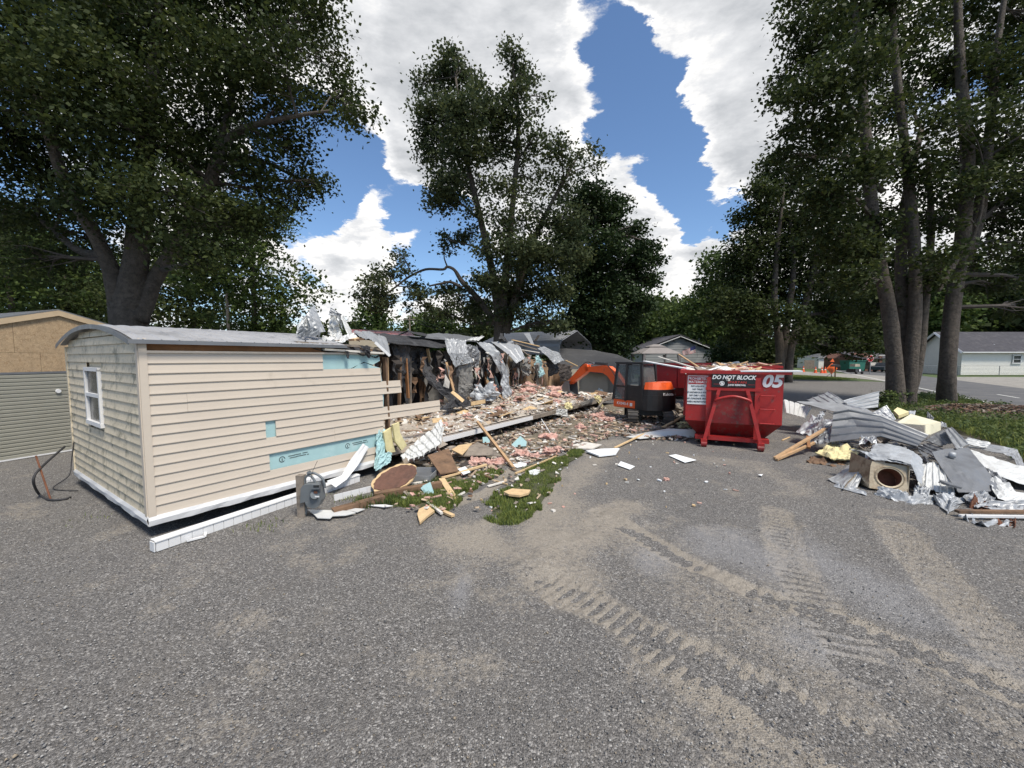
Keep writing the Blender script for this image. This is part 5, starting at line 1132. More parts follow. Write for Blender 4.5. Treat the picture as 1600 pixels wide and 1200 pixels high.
text_mesh('Kubota', .13, X(-1.03, .25, 1.26), (-fx * .35 - fy).normalized(), UPZ, M_SIGNW, exc, bold=.002)
# cab: posts, roof, glazing, lower panels
cy0, cy1, cx0, cx1, cz0, cz1 = -.12, .84, -.30, 1.12, .92, 2.40
def post(n, x, y, x2, y2, z0=cz0, z1=cz1, w=.075, m=M_CABK): mb = MB(); mb.beam(X(x, y, z0), X(x2, y2, z1), w, w, up=fy); return mb.build(n, m, exc)
post('cab_post', cx0, cy1, cx0 + .10, cy1 - .06); post('cab_post', cx0, cy0, cx0 + .10, cy0 + .06); post('cab_post', cx1, cy1, cx1 - .16, cy1 - .06); post('cab_post', cx1, cy0, cx1 - .16, cy0 + .06); post('cab_post', .48, cy1 + .005, .46, cy1 - .05, w=.085)
mb = MB(); rp = [(cx0 + .02, cy0 - .0), (cx1 - .1, cy0), (cx1 - .1, cy1 - .02), (cx0 + .02, cy1 - .02)]
mb.prism([X(x, y, cz1) for x, y in rp], UPZ * .05); mb.box(X((cx0 + cx1) / 2, (cy0 + cy1) / 2, cz1 + .065), (cx1 - cx0 - .3, cy1 - cy0 - .18, .03), RX); mb.build('cab_roof', M_CABK, exc)
xb('door_panel', (cx0 + .48) / 2, cy1 - .0, 1.25, .48 - cx0 - .06, .03, .62, M_CABK); xb('rear_cab_panel', cx0 + .02, (cy0 + cy1) / 2, 1.35, .03, cy1 - cy0 - .06, .50, M_CABK)
xb('door_rail', .80, cy1, 1.50, .56, .035, .06, M_CABK); xb('door_rail', .80, cy1, .95, .60, .035, .06, M_CABK)
def glass(n, pts): mb = MB(); mb.prism([X(*p) for p in pts], (fy if n else fx) * .006); return mb.build('window_glass', M_CGLASS, exc)
glass(1, [(cx0 + .07, cy1 - .0, 1.57), (.43, cy1 - .0, 1.57), (.42, cy1 - .05, cz1 - .04), (cx0 + .13, cy1 - .05, cz1 - .04)])
glass(1, [(.53, cy1, 1.54), (cx1 - .10, cy1, 1.54), (cx1 - .18, cy1 - .05, cz1 - .04), (.51, cy1 - .05, cz1 - .04)]); glass(1, [(.53, cy1, .98), (cx1 - .05, cy1, .98), (cx1 - .10, cy1, 1.47), (.53, cy1, 1.47)])
glass(1, [(cx0 + .07, cy0, 1.57), (cx1 - .10, cy0, 1.57), (cx1 - .2, cy0 + .05, cz1 - .04), (cx0 + .13, cy0 + .05, cz1 - .04)])
glass(0, [(cx0 + .04, cy0 + .05, 1.62), (cx0 + .04, cy1 - .05, 1.62), (cx0 + .11, cy1 - .1, cz1 - .05), (cx0 + .11, cy0 + .1, cz1 - .05)])
glass(0, [(cx1 - .02, cy0 + .05, 1.0), (cx1 - .02, cy1 - .05, 1.0), (cx1 - .15, cy1 - .1, cz1 - .05), (cx1 - .15, cy0 + .1, cz1 - .05)])
xb('seat', .25, .36, 1.25, .45, .48, .25, M_CABK); xb('seat_back', .02, .36, 1.62, .12, .46, .6, M_CABK)
mb = MB(); mb.prism([X(cx0 - .06, .5, 1.62), X(cx0 - .10, .42, 1.40), X(cx0 - .13, .47, 1.2), X(cx0 - .12, .53, 1.3), X(cx0 - .08, .56, 1.5)], fy * .01); mb.build('red_rag', M_ORG, exc)
# boom, stick, bucket, rams
def plate_(n, pts, w, m, yc=-.28): mb = MB(); mb.prism([X(x, yc - w / 2, z) for x, z in pts], fy * w); return mb.build(n, m, exc)
bm = plate_('boom', [(1.15, .95), (1.34, .85), (1.80, 1.42), (2.12, 1.82), (2.35, 1.96), (3.25, 2.00), (3.34, 2.20), (2.42, 2.30), (2.05, 2.26), (1.72, 2.02), (1.18, 1.30)], .22, M_ORG)
plate_('boom_swing_bracket', [(.95, .72), (1.32, .72), (1.36, 1.05), (1.05, 1.1)], .26, M_ORG)
plate_('stick', [(3.12, 2.08), (3.22, 2.34), (3.42, 2.36), (3.66, 2.10), (4.28, 1.50), (4.16, 1.32), (3.38, 1.85)], .22, M_ORG)
mb = MB(); mb.tube([X(2.25, -.28, 2.36), X(2.85, -.28, 2.40)], .055, 10); mb.build('stick_cylinder', M_CABK, exc); mb = MB(); mb.tube([X(2.85, -.28, 2.40), X(3.25, -.28, 2.32)], .03, 8); mb.build('stick_rod', M_CHR, exc)
mb = MB(); mb.tube([X(1.35, -.28, .80), X(1.75, -.28, 1.25)], .06, 10); mb.build('boom_cylinder', M_CABK, exc); mb = MB(); mb.tube([X(1.72, -.28, 1.22), X(2.12, -.28, 1.78)], .035, 8); mb.build('boom_rod', M_CHR, exc)
mb = MB(); mb.tube([X(3.38, -.28, 2.30), X(3.85, -.28, 1.98)], .045, 10); mb.build('bucket_cylinder', M_CABK, exc)
mb = MB(); mb.tube([X(3.85, -.28, 1.98), X(4.15, -.28, 1.66)], .025, 8); mb.build('bucket_rod', M_CHR, exc)
mb = MB(); mb.tube(crom([X(1.6, -.14, 1.6), X(2.1, -.12, 2.3), X(2.8, -.13, 2.36), X(3.2, -.14, 2.45), X(3.6, -.14, 2.2)], 4), .018, 6); mb.build('hydraulic_hose', M_CABK, exc)
bk = [(4.12, 1.62), (4.28, 1.34), (4.05, 1.02), (3.80, .86), (3.62, 1.02)]
mb = MB(); P = [[X(x, y, z) for x, z in [(4.12, 1.50), (4.36, 1.42), (4.52, 1.18), (4.45, .95), (4.22, .80), (4.02, .78)]] for y in (-.58, .02)]
mb.grid(P, th=.02); 
for y in (-.58, .01): mb.prism([X(x, y, z) for x, z in [(4.10, 1.50), (4.36, 1.42), (4.52, 1.18), (4.45, .95), (4.22, .80), (4.02, .78)]], fy * .012)
for k in range(4): mb.box(X(3.97, -.53 + k * .165, .78), (.14, .05, .03), RX)
mb.build('bucket', M_GALVD, exc)

# ------------------------------------------------------------------ neighbours and far buildings
M_SHING = mat('dark_shingle', (.045, .043, .05), .95, var=.25, vscale=2.5, bump=.01, bscale=20, dirt=(.08, .075, .08), dscale=1.2, dthr=.52)
M_RUBROOF = mat('black_roof_membrane', (.05, .05, .052), .75, var=.15, vscale=.8, bump=.01, bscale=6, dirt=(.10, .10, .10), dscale=.9, dthr=.55)
M_GREYH = mat('grey_lap_siding', (.27, .28, .285), .7, var=.05)
M_WHITEH = mat('white_lap_siding', (.70, .68, .62), .6, var=.04, dirt=(.42, .43, .38), dscale=.9, dthr=.62)
M_CARP = mat('carport_steel', (.30, .31, .33), .5, metal=.4, var=.08)
# carport
cf = Vector((b_.x, b_.y, 0)); Yc_ = 28.5; cR = A(926, 540, Yc_); wv = a_  # end face spans along a_
e_l = A(877, 545, Yc_ - .9); 
ax = b_; org = Vector((A(901, 540, Yc_).x, Yc_, 0))
car = thing('carport', 'grey ribbed steel carport with open gable end beyond the torn roof', 'carport', org)
prof = [(-2.7, 2.5), (-2.75, 3.0), (-2.35, 3.45), (0, 4.12), (2.35, 3.45), (2.75, 3.0), (2.7, 2.5)]
pp = crom([(s, 0, z) for s, z in prof[:3]], 3)[:-1]; full = [(-2.7, 2.45), (-2.76, 2.9), (-2.70, 3.12), (-2.45, 3.35), (0, 4.12), (2.45, 3.35), (2.70, 3.12), (2.76, 2.9), (2.7, 2.45)]
for k in range(len(full) - 1):
    (s0, z0_), (s1, z1_) = full[k], full[k + 1]; ns_ = max(1, int(math.hypot(s1 - s0, z1_ - z0_) / .45))
    for q in range(ns_):
        f0, f1 = q / ns_, (q + 1) / ns_; a0, a1 = (s0 + (s1 - s0) * f0, z0_ + (z1_ - z0_) * f0), (s0 + (s1 - s0) * f1 - .0, z0_ + (z1_ - z0_) * f1)
        m0 = ((a0[0] + a1[0] * 5) / 6, (a0[1] + a1[1] * 5) / 6 + .025)
        mb = MB(); mb.grid([[org + wv * s + UPZ * z + ax * L_ for s, z in (a0, (a0[0] * .5 + a1[0] * .5, a0[1] * .5 + a1[1] * .5), m0, a1)] for L_ in (0, 6.5)], th=.01); mb.build('steel_panel', M_CARP, car)
for L_ in (0, 1.6, 3.2, 4.8, 6.4):
    mb = MB(); mb.tube([org + wv * s * .985 + UPZ * (z - .05) + ax * L_ for s, z in [(-2.7, 0)] + full + [(2.7, 0)]], .035, 5); mb.build('frame_hoop', M_CARP, car)
# home with the black membrane roof
nb = thing('neighbour_home', 'low home with a domed black membrane roof behind the excavator boom', 'mobile home', A(925, 600, 24).xy.to_3d())
sheet([[A(872, 574, 23.2), A(848, 545, 27)], [A(905, 580, 22.8), A(885, 544, 27)], [A(950, 583, 22.4), A(930, 547, 27)], [A(985, 580, 22), A(965, 554, 27)], [A(1002, 574, 21.9), A(996, 567, 27)]], 5, 8, crum=.03, seed=3, th=.05).build('membrane_roof', M_RUBROOF, nb)
for (x0, x1, y0, y1) in ((872, 905, 574, 580), (905, 950, 580, 583), (950, 985, 583, 580)):
    p, q = A(x0, y0 + 1, 23.3), A(x1, y1 + 1, 23.0); mb = MB(); mb.prism([p, q, Vector((q.x, q.y, 0)), Vector((p.x, p.y, 0))], (0, .1, 0)); mb.build('wall', M_BEIGE, nb)
# red-roofed house behind the home
rr = thing('red_roofed_house', 'low house with a faded red metal roof behind the crumpled sheets', 'house', (A(600, 560, 24).x, 25, 0))
M_RROOF = mat('faded_red_roof', (.22, .07, .075), .6, var=.12, vscale=2)
p0_, p1_, p2_, p3_ = A(545, 526, 22), A(655, 530, 26), A(640, 519, 30), A(548, 515, 26)
for k in range(8):
    f0, f1 = k / 8, (k + 1) / 8; mb = MB(); mb.prism([p0_.lerp(p1_, f0), p0_.lerp(p1_, f1 - .004), p3_.lerp(p2_, f1 - .004), p3_.lerp(p2_, f0)], UPZ * (.03 if k % 2 else .02)); mb.build('roof_panel', M_RROOF, rr)
mb = MB(); mb.prism([p0_ - UPZ * .05, p1_ - UPZ * .05, Vector((p1_.x, p1_.y, 0)), Vector((p0_.x, p0_.y, 0))], (0, .1, 0)); mb.build('wall', M_BEIGE, rr)
# grey house with gable, flag
Yg = 50.
gh = thing('grey_gabled_house', 'grey lap-sided house with wide white-trimmed gable and pole flag', 'house', (A(1062, 560, Yg).x, Yg, 0))
apx_, eL, eR = A(1062, 526, Yg), A(1003, 549, Yg), A(1119, 549, Yg)
zr = np.arange(.0, apx_.z - .1, .32)
for z in zr:
    z1_ = z + .31; xl, xr = eL.x + .5, eR.x - .5
    if z > eL.z: f = (z1_ - eL.z) / (apx_.z - eL.z); xl, xr = eL.x + (apx_.x - eL.x) * f + .2, eR.x + (apx_.x - eR.x) * f - .2
    if xr - xl < .2: continue
    mb = MB(); mb.prism([(xl, Yg, z), (xr, Yg, z), (xr, Yg + .03, z1_), (xl, Yg + .03, z1_)], (0, .06, 0)); mb.build('lap_board', M_GREYH, gh)
for s, e in ((-1, eL), (1, eR)):
    mb = MB(); mb.beam((apx_.x - s * .1, Yg - .25, apx_.z + .06), (e.x + s * .25, Yg - .25, e.z - .05), .08, .22, up=(0, 1, 0)); mb.build('rake_trim', M_WHITE, gh)
    mb = MB(); mb.prism([(apx_.x, Yg - .3, apx_.z + .2), (e.x + s * .35, Yg - .3, e.z + .05), (e.x + s * .35, Yg + 12, e.z + .05), (apx_.x, Yg + 12, apx_.z + .2)], UPZ * .08); mb.build('roof', M_SHING, gh)
mb = MB(); mb.prism([(eL.x + .5, Yg + .2, 0), (eR.x - .5, Yg + .2, 0), (eR.x - .5, Yg + .2, eR.z), (apx_.x, Yg + .2, apx_.z - .1), (eL.x + .5, Yg + .2, eL.z)], (0, 11, 0)); mb.build('house_body', M_GREYH, gh)
for px, y0, y1, r_ in ((1107, 527, 541, .09), (1092, 529, 534, .14), (1055, 524, 527, .12)):
    mb = MB(); mb.tube([A(px, y1, Yg + 2), A(px, y0, Yg + 2)], r_, 8); mb.build('vent_pipe', M_GALV, gh)
# flag on a slanting pole
fl = thing('flag', 'striped flag with blue canton on a slanting pole by the gable', 'flag', A(1086, 556, Yg - .6))
mb = MB(); mb.tube([A(1087, 540, Yg - .9), A(1090, 557, Yg - .2)], .02, 6); mb.build('flag_pole', M_GALV, fl)
M_FB = mat('flag_blue', (.02, .03, .12), .8); M_FR = mat('flag_red', (.40, .03, .04), .8)
c0, c1, c2, c3 = A(1086.5, 540, Yg - .9), A(1066, 549, Yg - .8), A(1068, 555, Yg - .8), A(1087, 551, Yg - .85)
for k in range(13):
    f0, f1 = k / 13, (k + 1) / 13; pa, pb = c0.lerp(c3, f0), c0.lerp(c3, f1); qa, qb = c1.lerp(c2, f0), c1.lerp(c2, f1)
    s_ = .42 if k < 7 else 0.
    mb = MB(); mb.grid([[pa.lerp(qa, t) + Vector((0, .06 * math.sin(t * 9), 0)) for t in np.linspace(s_, 1, 8)], [pb.lerp(qb, t) + Vector((0, .06 * math.sin(t * 9), 0)) for t in np.linspace(s_, 1, 8)]], th=.01); mb.build('flag_stripe', M_FR if k % 2 == 0 else M_SIGNW, fl)
mb = MB(); mb.grid([[c0.lerp(c3, f).lerp(c1.lerp(c2, f), t) + Vector((0, .06 * math.sin(t * 9), 0)) for t in np.linspace(0, .42, 5)] for f in (0, 7 / 13)], th=.01); mb.build('flag_canton', M_FB, fl)
# gazebo
Yz = 34.; gz = thing('gazebo', 'canvas-roofed gazebo with two-tier hipped top in front of the grey house', 'gazebo', (A(1023, 560, Yz).x, Yz, 0))
M_CANV = mat('taupe_canvas', (.24, .22, .215), .9, var=.08)
cxg = A(1023, 560, Yz).x; ez = A(1023, 553, Yz).z; hw = 30 * Yz / F
def pyr(n, hw0, hw1, z0_, z1_):
    for k in range(4):
        q0, q1 = [(-1, -1), (1, -1), (1, 1), (-1, 1)][k], [(1, -1), (1, 1), (-1, 1), (-1, -1)][k]
        mb = MB(); mb.prism([(cxg + q0[0] * hw0, Yz + q0[1] * hw0, z0_), (cxg + q1[0] * hw0, Yz + q1[1] * hw0, z0_), (cxg + q1[0] * hw1, Yz + q1[1] * hw1, z1_), (cxg + q0[0] * hw1, Yz + q0[1] * hw1, z1_)], UPZ * .03); mb.build(n, M_CANV, gz)
pyr('canopy_panel', hw, hw * .38, ez, ez + .52); pyr('top_canopy_panel', hw * .42, hw * .1, ez + .58, ez + .78)
for sx in (-1, 1):
    for sy in (-1, 1):
        mb = MB(); mb.tube([(cxg + sx * hw * .93, Yz + sy * hw * .93, 0), (cxg + sx * hw * .93, Yz + sy * hw * .93, ez)], .045, 6); mb.build('gazebo_post', M_CABK, gz)
        mb = MB(); mb.tube([(cxg + sx * hw * .85, Yz + sy * hw * .93, ez - .05), (cxg + sx * hw * .90, Yz + sy * hw * .93, ez - .9), (cxg + sx * hw * .80, Yz + sy * hw * .93, .3)], [.14, .06, .1], 6); mb.build('curtain', M_CANV, gz)
# dark shrub right of the grey house
simple_tree('dark round shrub between the grey house and the spreading tree', 1146, 44, 528, 585, 66, 4, 201, LM_DEEP, name='shrub', group=None, dens=1.5, trunk=False)

# white house at right
Yw = 50.; xw = A(1501, 585, Yw).x
wh = thing('white_house', 'long white lap-sided house with dark shingle roof across the road', 'house', (xw, Yw, 0))
ze, zr_ = A(1501, 550.5, Yw).z, A(1501, 527, Yw).z + .8
for i in range(17):
    z = .05 + i * (ze - .05) / 17; mb = MB(); mb.prism([(xw, Yw, z), (xw + 22, Yw, z), (xw + 22, Yw + .03, z + .158), (xw, Yw + .03, z + .158)], (0, .06, 0)); mb.build('lap_board', M_WHITEH, wh)
gl = A(1459, 552, Yw + 5.5); dg = Vector((gl.x - xw, 8.0, 0)); apg = Vector((xw, Yw, 0)) + dg * .5
mb = MB(); mb.prism([(xw, Yw + .1, 0), (xw + dg.x, Yw + .1 + dg.y, 0), (xw + dg.x, Yw + .1 + dg.y, ze), (apg.x, apg.y + .1, zr_ - .15), (xw, Yw + .1, ze)], (22, 0, 0)); mb.build('house_body', M_WHITEH, wh)
mb = MB(); mb.prism([(xw - .5, Yw - .45, ze - .05), (xw + 22.5, Yw - .45, ze - .05), (apg.x + 22.5, apg.y, zr_), (apg.x - .5, apg.y, zr_)], UPZ * .12); mb.build('shingle_roof', M_SHING, wh)
mb = MB(); mb.prism([(xw + dg.x - .5, Yw + dg.y + .45, ze - .05), (xw + dg.x + 22.5, Yw + dg.y + .45, ze - .05), (apg.x + 22.5, apg.y, zr_), (apg.x - .5, apg.y, zr_)], UPZ * .12); mb.build('shingle_roof', M_SHING, wh)
for (p, q) in (((xw - .55, Yw - .5, ze - .06), (apg.x - .55, apg.y, zr_ - .01)), ((xw + dg.x - .55, Yw + dg.y + .5, ze - .06), (apg.x - .55, apg.y, zr_ - .01))):
    mb = MB(); mb.beam(p, q, .06, .24, up=(0, 1, 0)); mb.build('rake_trim', M_WHITE, wh)
mb = MB(); mb.box((xw + 11, Yw - .5, ze - .0), (23, .1, .12)); mb.build('gutter', M_WHITE, wh)
def wwin(cx, cy, z0_, z1_, w, ang=0.):
    R_ = Matrix.Rotation(ang, 3, 'Z'); f = MB(); zc_ = (z0_ + z1_) / 2; h = z1_ - z0_; c = Vector((cx, cy, zc_))
    for dx, dz, sx_, sz_ in ((0, h / 2, w + .2, .12), (0, -h / 2, w + .25, .12), (-w / 2, 0, .1, h), (w / 2, 0, .1, h), (0, 0, w, .07)): f.box(c + R_ @ Vector((dx, -.06, dz)), (sx_, .08, sz_), R_)
    wn = f.build('window', M_WHITE, wh)
    for dz in (-h / 4, h / 4): g_ = MB(); g_.box(c + R_ @ Vector((0, -.03, dz)), (w - .1, .02, h / 2 - .08), R_); g_.build('pane', M_GLASS, wn)
wwin(A(1588, 560, Yw).x, Yw - .02, A(1588, 567.5, Yw).z, A(1588, 555, Yw).z, 1.0)
wc = Vector((xw, Yw + .1, 0)) + dg * .30; wwin(wc.x - .03, wc.y - .03, 0.95, 2.35, .8, math.atan2(dg.y, dg.x) + math.pi)
mb = MB(); vp = Vector((A(1570, 545, Yw).x, Yw + 1.2, ze + .35)); mb.tube([vp, vp + UPZ * .7], .12, 8); mb.box(vp + UPZ * .15, (.75, .5, .1)); mb.build('roof_vent', M_WHITE, wh)
# chain-link fence before it
fe = thing('chain_link_fence', 'low chain-link fence running in front of the white house', 'fence', (A(1440, 586, 47).x, 47, 0)); Yf = 48.2
fx0, fx1 = A(1440, 586, Yf).x, A(1680, 586, Yf).x
k = 0
for px in (1441, 1496, 1561, 1625):
    x = A(px, 586, Yf).x; mb = MB(); mb.tube([(x, Yf, 0), (x, Yf, 1.22)], .035, 6); mb.build('fence_post', M_GALVD, fe)
mb = MB(); mb.tube([(fx0, Yf, 1.2), (fx1, Yf, 1.2)], .022, 5); mb.build('top_rail', M_GALVD, fe)
mb = MB()
for q in np.arange(fx0, fx1, .14):
    mb.tube([(q, Yf, .05), (q + .7, Yf, 1.18)], .0025, 3, cap=False); mb.tube([(q + .7, Yf + .004, .05), (q, Yf + .004, 1.18)], .0025, 3, cap=False)
o = mb.build('wire_mesh', M_GALVD, fe); o['kind'] = 'stuff'

# stop sign
def poly_disc(c, r, n, th, rot=0.): return [(c.x + math.cos(2 * math.pi * k / n + rot) * r, c.y, c.z + math.sin(2 * math.pi * k / n + rot) * r) for k in range(n)]
sp = G(1359, 584.6); ss_ = thing('stop_sign', 'red octagonal stop sign on a post at the road corner', 'sign', sp)
cz = A(1359, 560, sp.y); M_STOP = mat('stop_red', (.42, .012, .02), .5)
mb = MB(); mb.tube([sp, (sp.x, sp.y, cz.z + .9)], .05, 6); mb.build('sign_post', M_GALV, ss_)
mb = MB(); mb.prism(poly_disc(Vector((cz.x, sp.y - .08, cz.z)), .48, 8, 0, math.pi / 8), (0, .01, 0)); wp = mb.build('sign_border', M_SIGNW, ss_)
mb = MB(); mb.prism(poly_disc(Vector((cz.x, sp.y - .095, cz.z)), .44, 8, 0, math.pi / 8), (0, .01, 0)); wp = mb.build('sign_plate', M_STOP, ss_)
text_mesh('STOP', .36, (cz.x, sp.y - .10, cz.z), (1, 0, 0), UPZ, M_SIGNW, wp, bold=.004, sx=.85)
mb = MB(); mb.box((cz.x - .0, sp.y, cz.z + .85), (1.0, .02, .2)); mb.build('street_name_blade', mat('green_blade', (.01, .12, .06), .6), ss_)
# orange road-work sign with black mailbox in front
op = G(1304.5, 590); os_ = thing('road_work_sign', 'orange diamond road work sign with small orange flags on top', 'sign', op)
M_FLUO = mat('fluorescent_orange', (.80, .14, .03), .6); oz = A(1304.5, 576, op.y)
mb = MB(); r_ = .62; mb.prism([(oz.x - r_, op.y + .4, oz.z), (oz.x, op.y + .4, oz.z - r_), (oz.x + r_, op.y + .4, oz.z), (oz.x, op.y + .4, oz.z + r_)], (0, .02, 0)); mb.build('diamond_plate', M_FLUO, os_)
mb = MB(); mb.prism([(oz.x - .25, op.y + .4, oz.z + .75), (oz.x + .25, op.y + .4, oz.z + .72), (oz.x + .05, op.y + .4, oz.z + 1.1)], (0, .02, 0)); mb.build('flag_top', M_FLUO, os_)
mb = MB(); mb.tube([(oz.x, op.y + .45, 0), (oz.x, op.y + .45, oz.z + 1.0)], .03, 6); mb.build('sign_stand', M_CABK, os_)
for a0 in (-.35, .35): mb = MB(); mb.tube([(oz.x, op.y + .45, .5), (oz.x + a0, op.y + .45 + abs(a0), 0)], .02, 5); mb.build('stand_leg', M_CABK, os_)
mx_ = thing('mailbox', 'black mailbox on a thin post in front of the orange sign', 'mailbox', op)
mb = MB(); z_ = oz.z + .30; mb.prism([(oz.x - .42, op.y - .3, z_ - .08)] + [(oz.x + .02 + .40 * math.cos(q) - .02, op.y - .3, z_ - .08 + .28 * math.sin(q)) for q in np.linspace(math.pi, 0, 9)] , (0, .5, 0)); mb.build('mailbox_body', M_CABK, mx_)
mb = MB(); mb.tube([(oz.x + .02, op.y - .05, 0), (oz.x + .02, op.y - .05, z_ - .06)], .07, 6); mb.build('mailbox_post', M_WOODB, mx_)
# cones
M_CONE = mat('cone_orange', (.75, .12, .03), .6)
proto_cone = None
for i, (px, py) in enumerate(((1274, 582.6), (1284, 583), (1289, 583), (1255, 581))):
    p = G(px, py)
    if i == 0:
        cn = thing('traffic_cone', 'small orange traffic cone beside the side road', 'cone', p, 'orange cones along the side road')
        mb = MB(); mb.tube([p + UPZ * .03, p + UPZ * .9], [.2, .04], 8); mb.build('cone_body', M_CONE, cn); mb = MB(); mb.box(p + UPZ * .015, (.5, .5, .03)); mb.build('cone_base', M_CONE, cn); mb = MB(); mb.tube([p + UPZ * .45, p + UPZ * .62], [.125, .09], 8); mb.build('reflective_band', M_SIGNW, cn); proto_cone = cn
    else:
        c2 = proto_cone.copy(); COL.objects.link(c2); c2.location = p
        for ch in list(proto_cone.children): d = ch.copy(); COL.objects.link(d); d.parent = c2
# brick house with porch and parked cars
M_BRICK = mat('brown_brick', (.17, .08, .055), .9, var=.2, vscale=6)
def hbox(name, label, cat, parts, loc): 
    t = thing(name, label, cat, loc)
    for n, m, c, d in parts: mb = MB(); mb.box(c, d); mb.build(n, m, t)
    return t
Yb = 66.; def_x = lambda px, Y: A(px, 570, Y).x; def_z = lambda py, Y: A(800, py, Y).z
bh = thing('brick_house', 'small brown brick house with a pale porch behind the stop sign', 'house', (def_x(1370, Yb), Yb, 0))
x0_, x1_, x2_ = def_x(1346, Yb), def_x(1364, Yb), def_x(1398, Yb)
mb = MB(); mb.prism([(x0_, Yb, 0), (x1_, Yb, 0), (x1_, Yb, def_z(560, Yb)), ((x0_ + x1_) / 2, Yb, def_z(551, Yb)), (x0_, Yb, def_z(560, Yb))], (0, 8, 0)); mb.build('brick_wing', M_BRICK, bh)
mb = MB(); mb.box(((x1_ + x2_) / 2, Yb + 1.5, 1.3), (x2_ - x1_, .2, 2.6)); mb.build('porch_wall', M_WHITEH, bh)
mb = MB(); mb.prism([(x0_ - .5, Yb - .6, def_z(561, Yb)), (x2_ + .5, Yb - .6, def_z(561, Yb)), (x2_ + .5, Yb + 5, def_z(550, Yb)), (x0_ - .5, Yb + 5, def_z(550, Yb))], UPZ * .15); mb.build('roof', M_SHING, bh)
for px in (1385, 1372): mb = MB(); mb.box((def_x(px, Yb), Yb - .3, 1.2), (.45, .3, 2.4)); mb.build('porch_pillar', M_BRICK, bh)
mb = MB(); mb.box((def_x(1390, Yb), Yb + 1.35, 1.2), (2.2, .1, 2.2)); mb.build('garage_door', M_WHITE, bh)
mb = MB(); mb.box((def_x(1349, Yb), Yb - .03, 1.7), (.5, .05, 1.0)); w_ = mb.build('window', M_WHITE, bh); mb = MB(); mb.box((def_x(1349, Yb), Yb - .07, 1.7), (.35, .03, .8)); mb.build('pane', M_GLASS, w_)
# small grey house
Yh = 78.; sh = thing('small_grey_house', 'small flat-roofed grey house with two white framed windows', 'house', (def_x(1325, Yh), Yh, 0))
mb = MB(); mb.prism([(def_x(1306, Yh), Yh, 0), (def_x(1346, Yh), Yh, 0), (def_x(1346, Yh), Yh, def_z(564, Yh)), (def_x(1306, Yh), Yh, def_z(564, Yh))], (0, 6, 0)); mb.build('wall', M_GREYH, sh)
mb = MB(); mb.box((def_x(1326, Yh), Yh + 2.8, def_z(564, Yh) + .12), (5.6, 6.8, .22)); mb.build('roof', M_GALVD, sh)
for px in (1321, 1337):
    mb = MB(); mb.box((def_x(px, Yh), Yh - .04, def_z(569, Yh)), (1.1, .08, .75)); w_ = mb.build('window', M_WHITE, sh); mb = MB(); mb.box((def_x(px, Yh), Yh - .10, def_z(569, Yh)), (.7, .04, .45)); mb.build('pane', M_GLASS, w_)
# grey-roofed bungalow
Yk = 80.; bg = thing('hipped_bungalow', 'low white bungalow with grey hipped roof left of the orange sign', 'house', (def_x(1293, Yk), Yk, 0))
mb = MB(); mb.box((def_x(1293, Yk), Yk + 3, 1.1), (3.6, 6, 2.2)); mb.build('wall', M_WHITEH, bg)
mb = MB(); mb.add([(def_x(1279, Yk), Yk - .3, 2.1), (def_x(1310, Yk), Yk - .3, 2.1), (def_x(1310, Yk), Yk + 6, 2.1), (def_x(1279, Yk), Yk + 6, 2.1), (def_x(1291, Yk), Yk + 2.5, 3.0), (def_x(1297, Yk), Yk + 2.5, 3.0)], [(0, 1, 5, 4), (1, 2, 5), (2, 3, 4, 5), (3, 0, 4), (3, 2, 1, 0)]); mb.build('hipped_roof', M_GALVD, bg)
# pale spired tower glimpsed over the roofs
Yt_ = 110.; tw_ = thing('spired_tower', 'pale ornamental pointed top over a dark box between the far trees', 'tower', (def_x(1307, Yt_), Yt_, 0))
mb = MB(); mb.box((def_x(1308, Yt_), Yt_, 2.6), (2.4, 2.4, 5.2)); mb.build('dark_box', M_CABK, tw_)
mb = MB(); mb.tube([(def_x(1307, Yt_), Yt_, 5.2), (def_x(1307, Yt_), Yt_, 6.2), (def_x(1307, Yt_), Yt_, 6.6), (def_x(1306.5, Yt_), Yt_, 7.4), (def_x(1306.5, Yt_), Yt_, 8.4)], [.9, .7, .35, .4, .1], 10); mb.build('pointed_top', mat('pale_verdigris', (.5, .6, .58), .6), tw_)
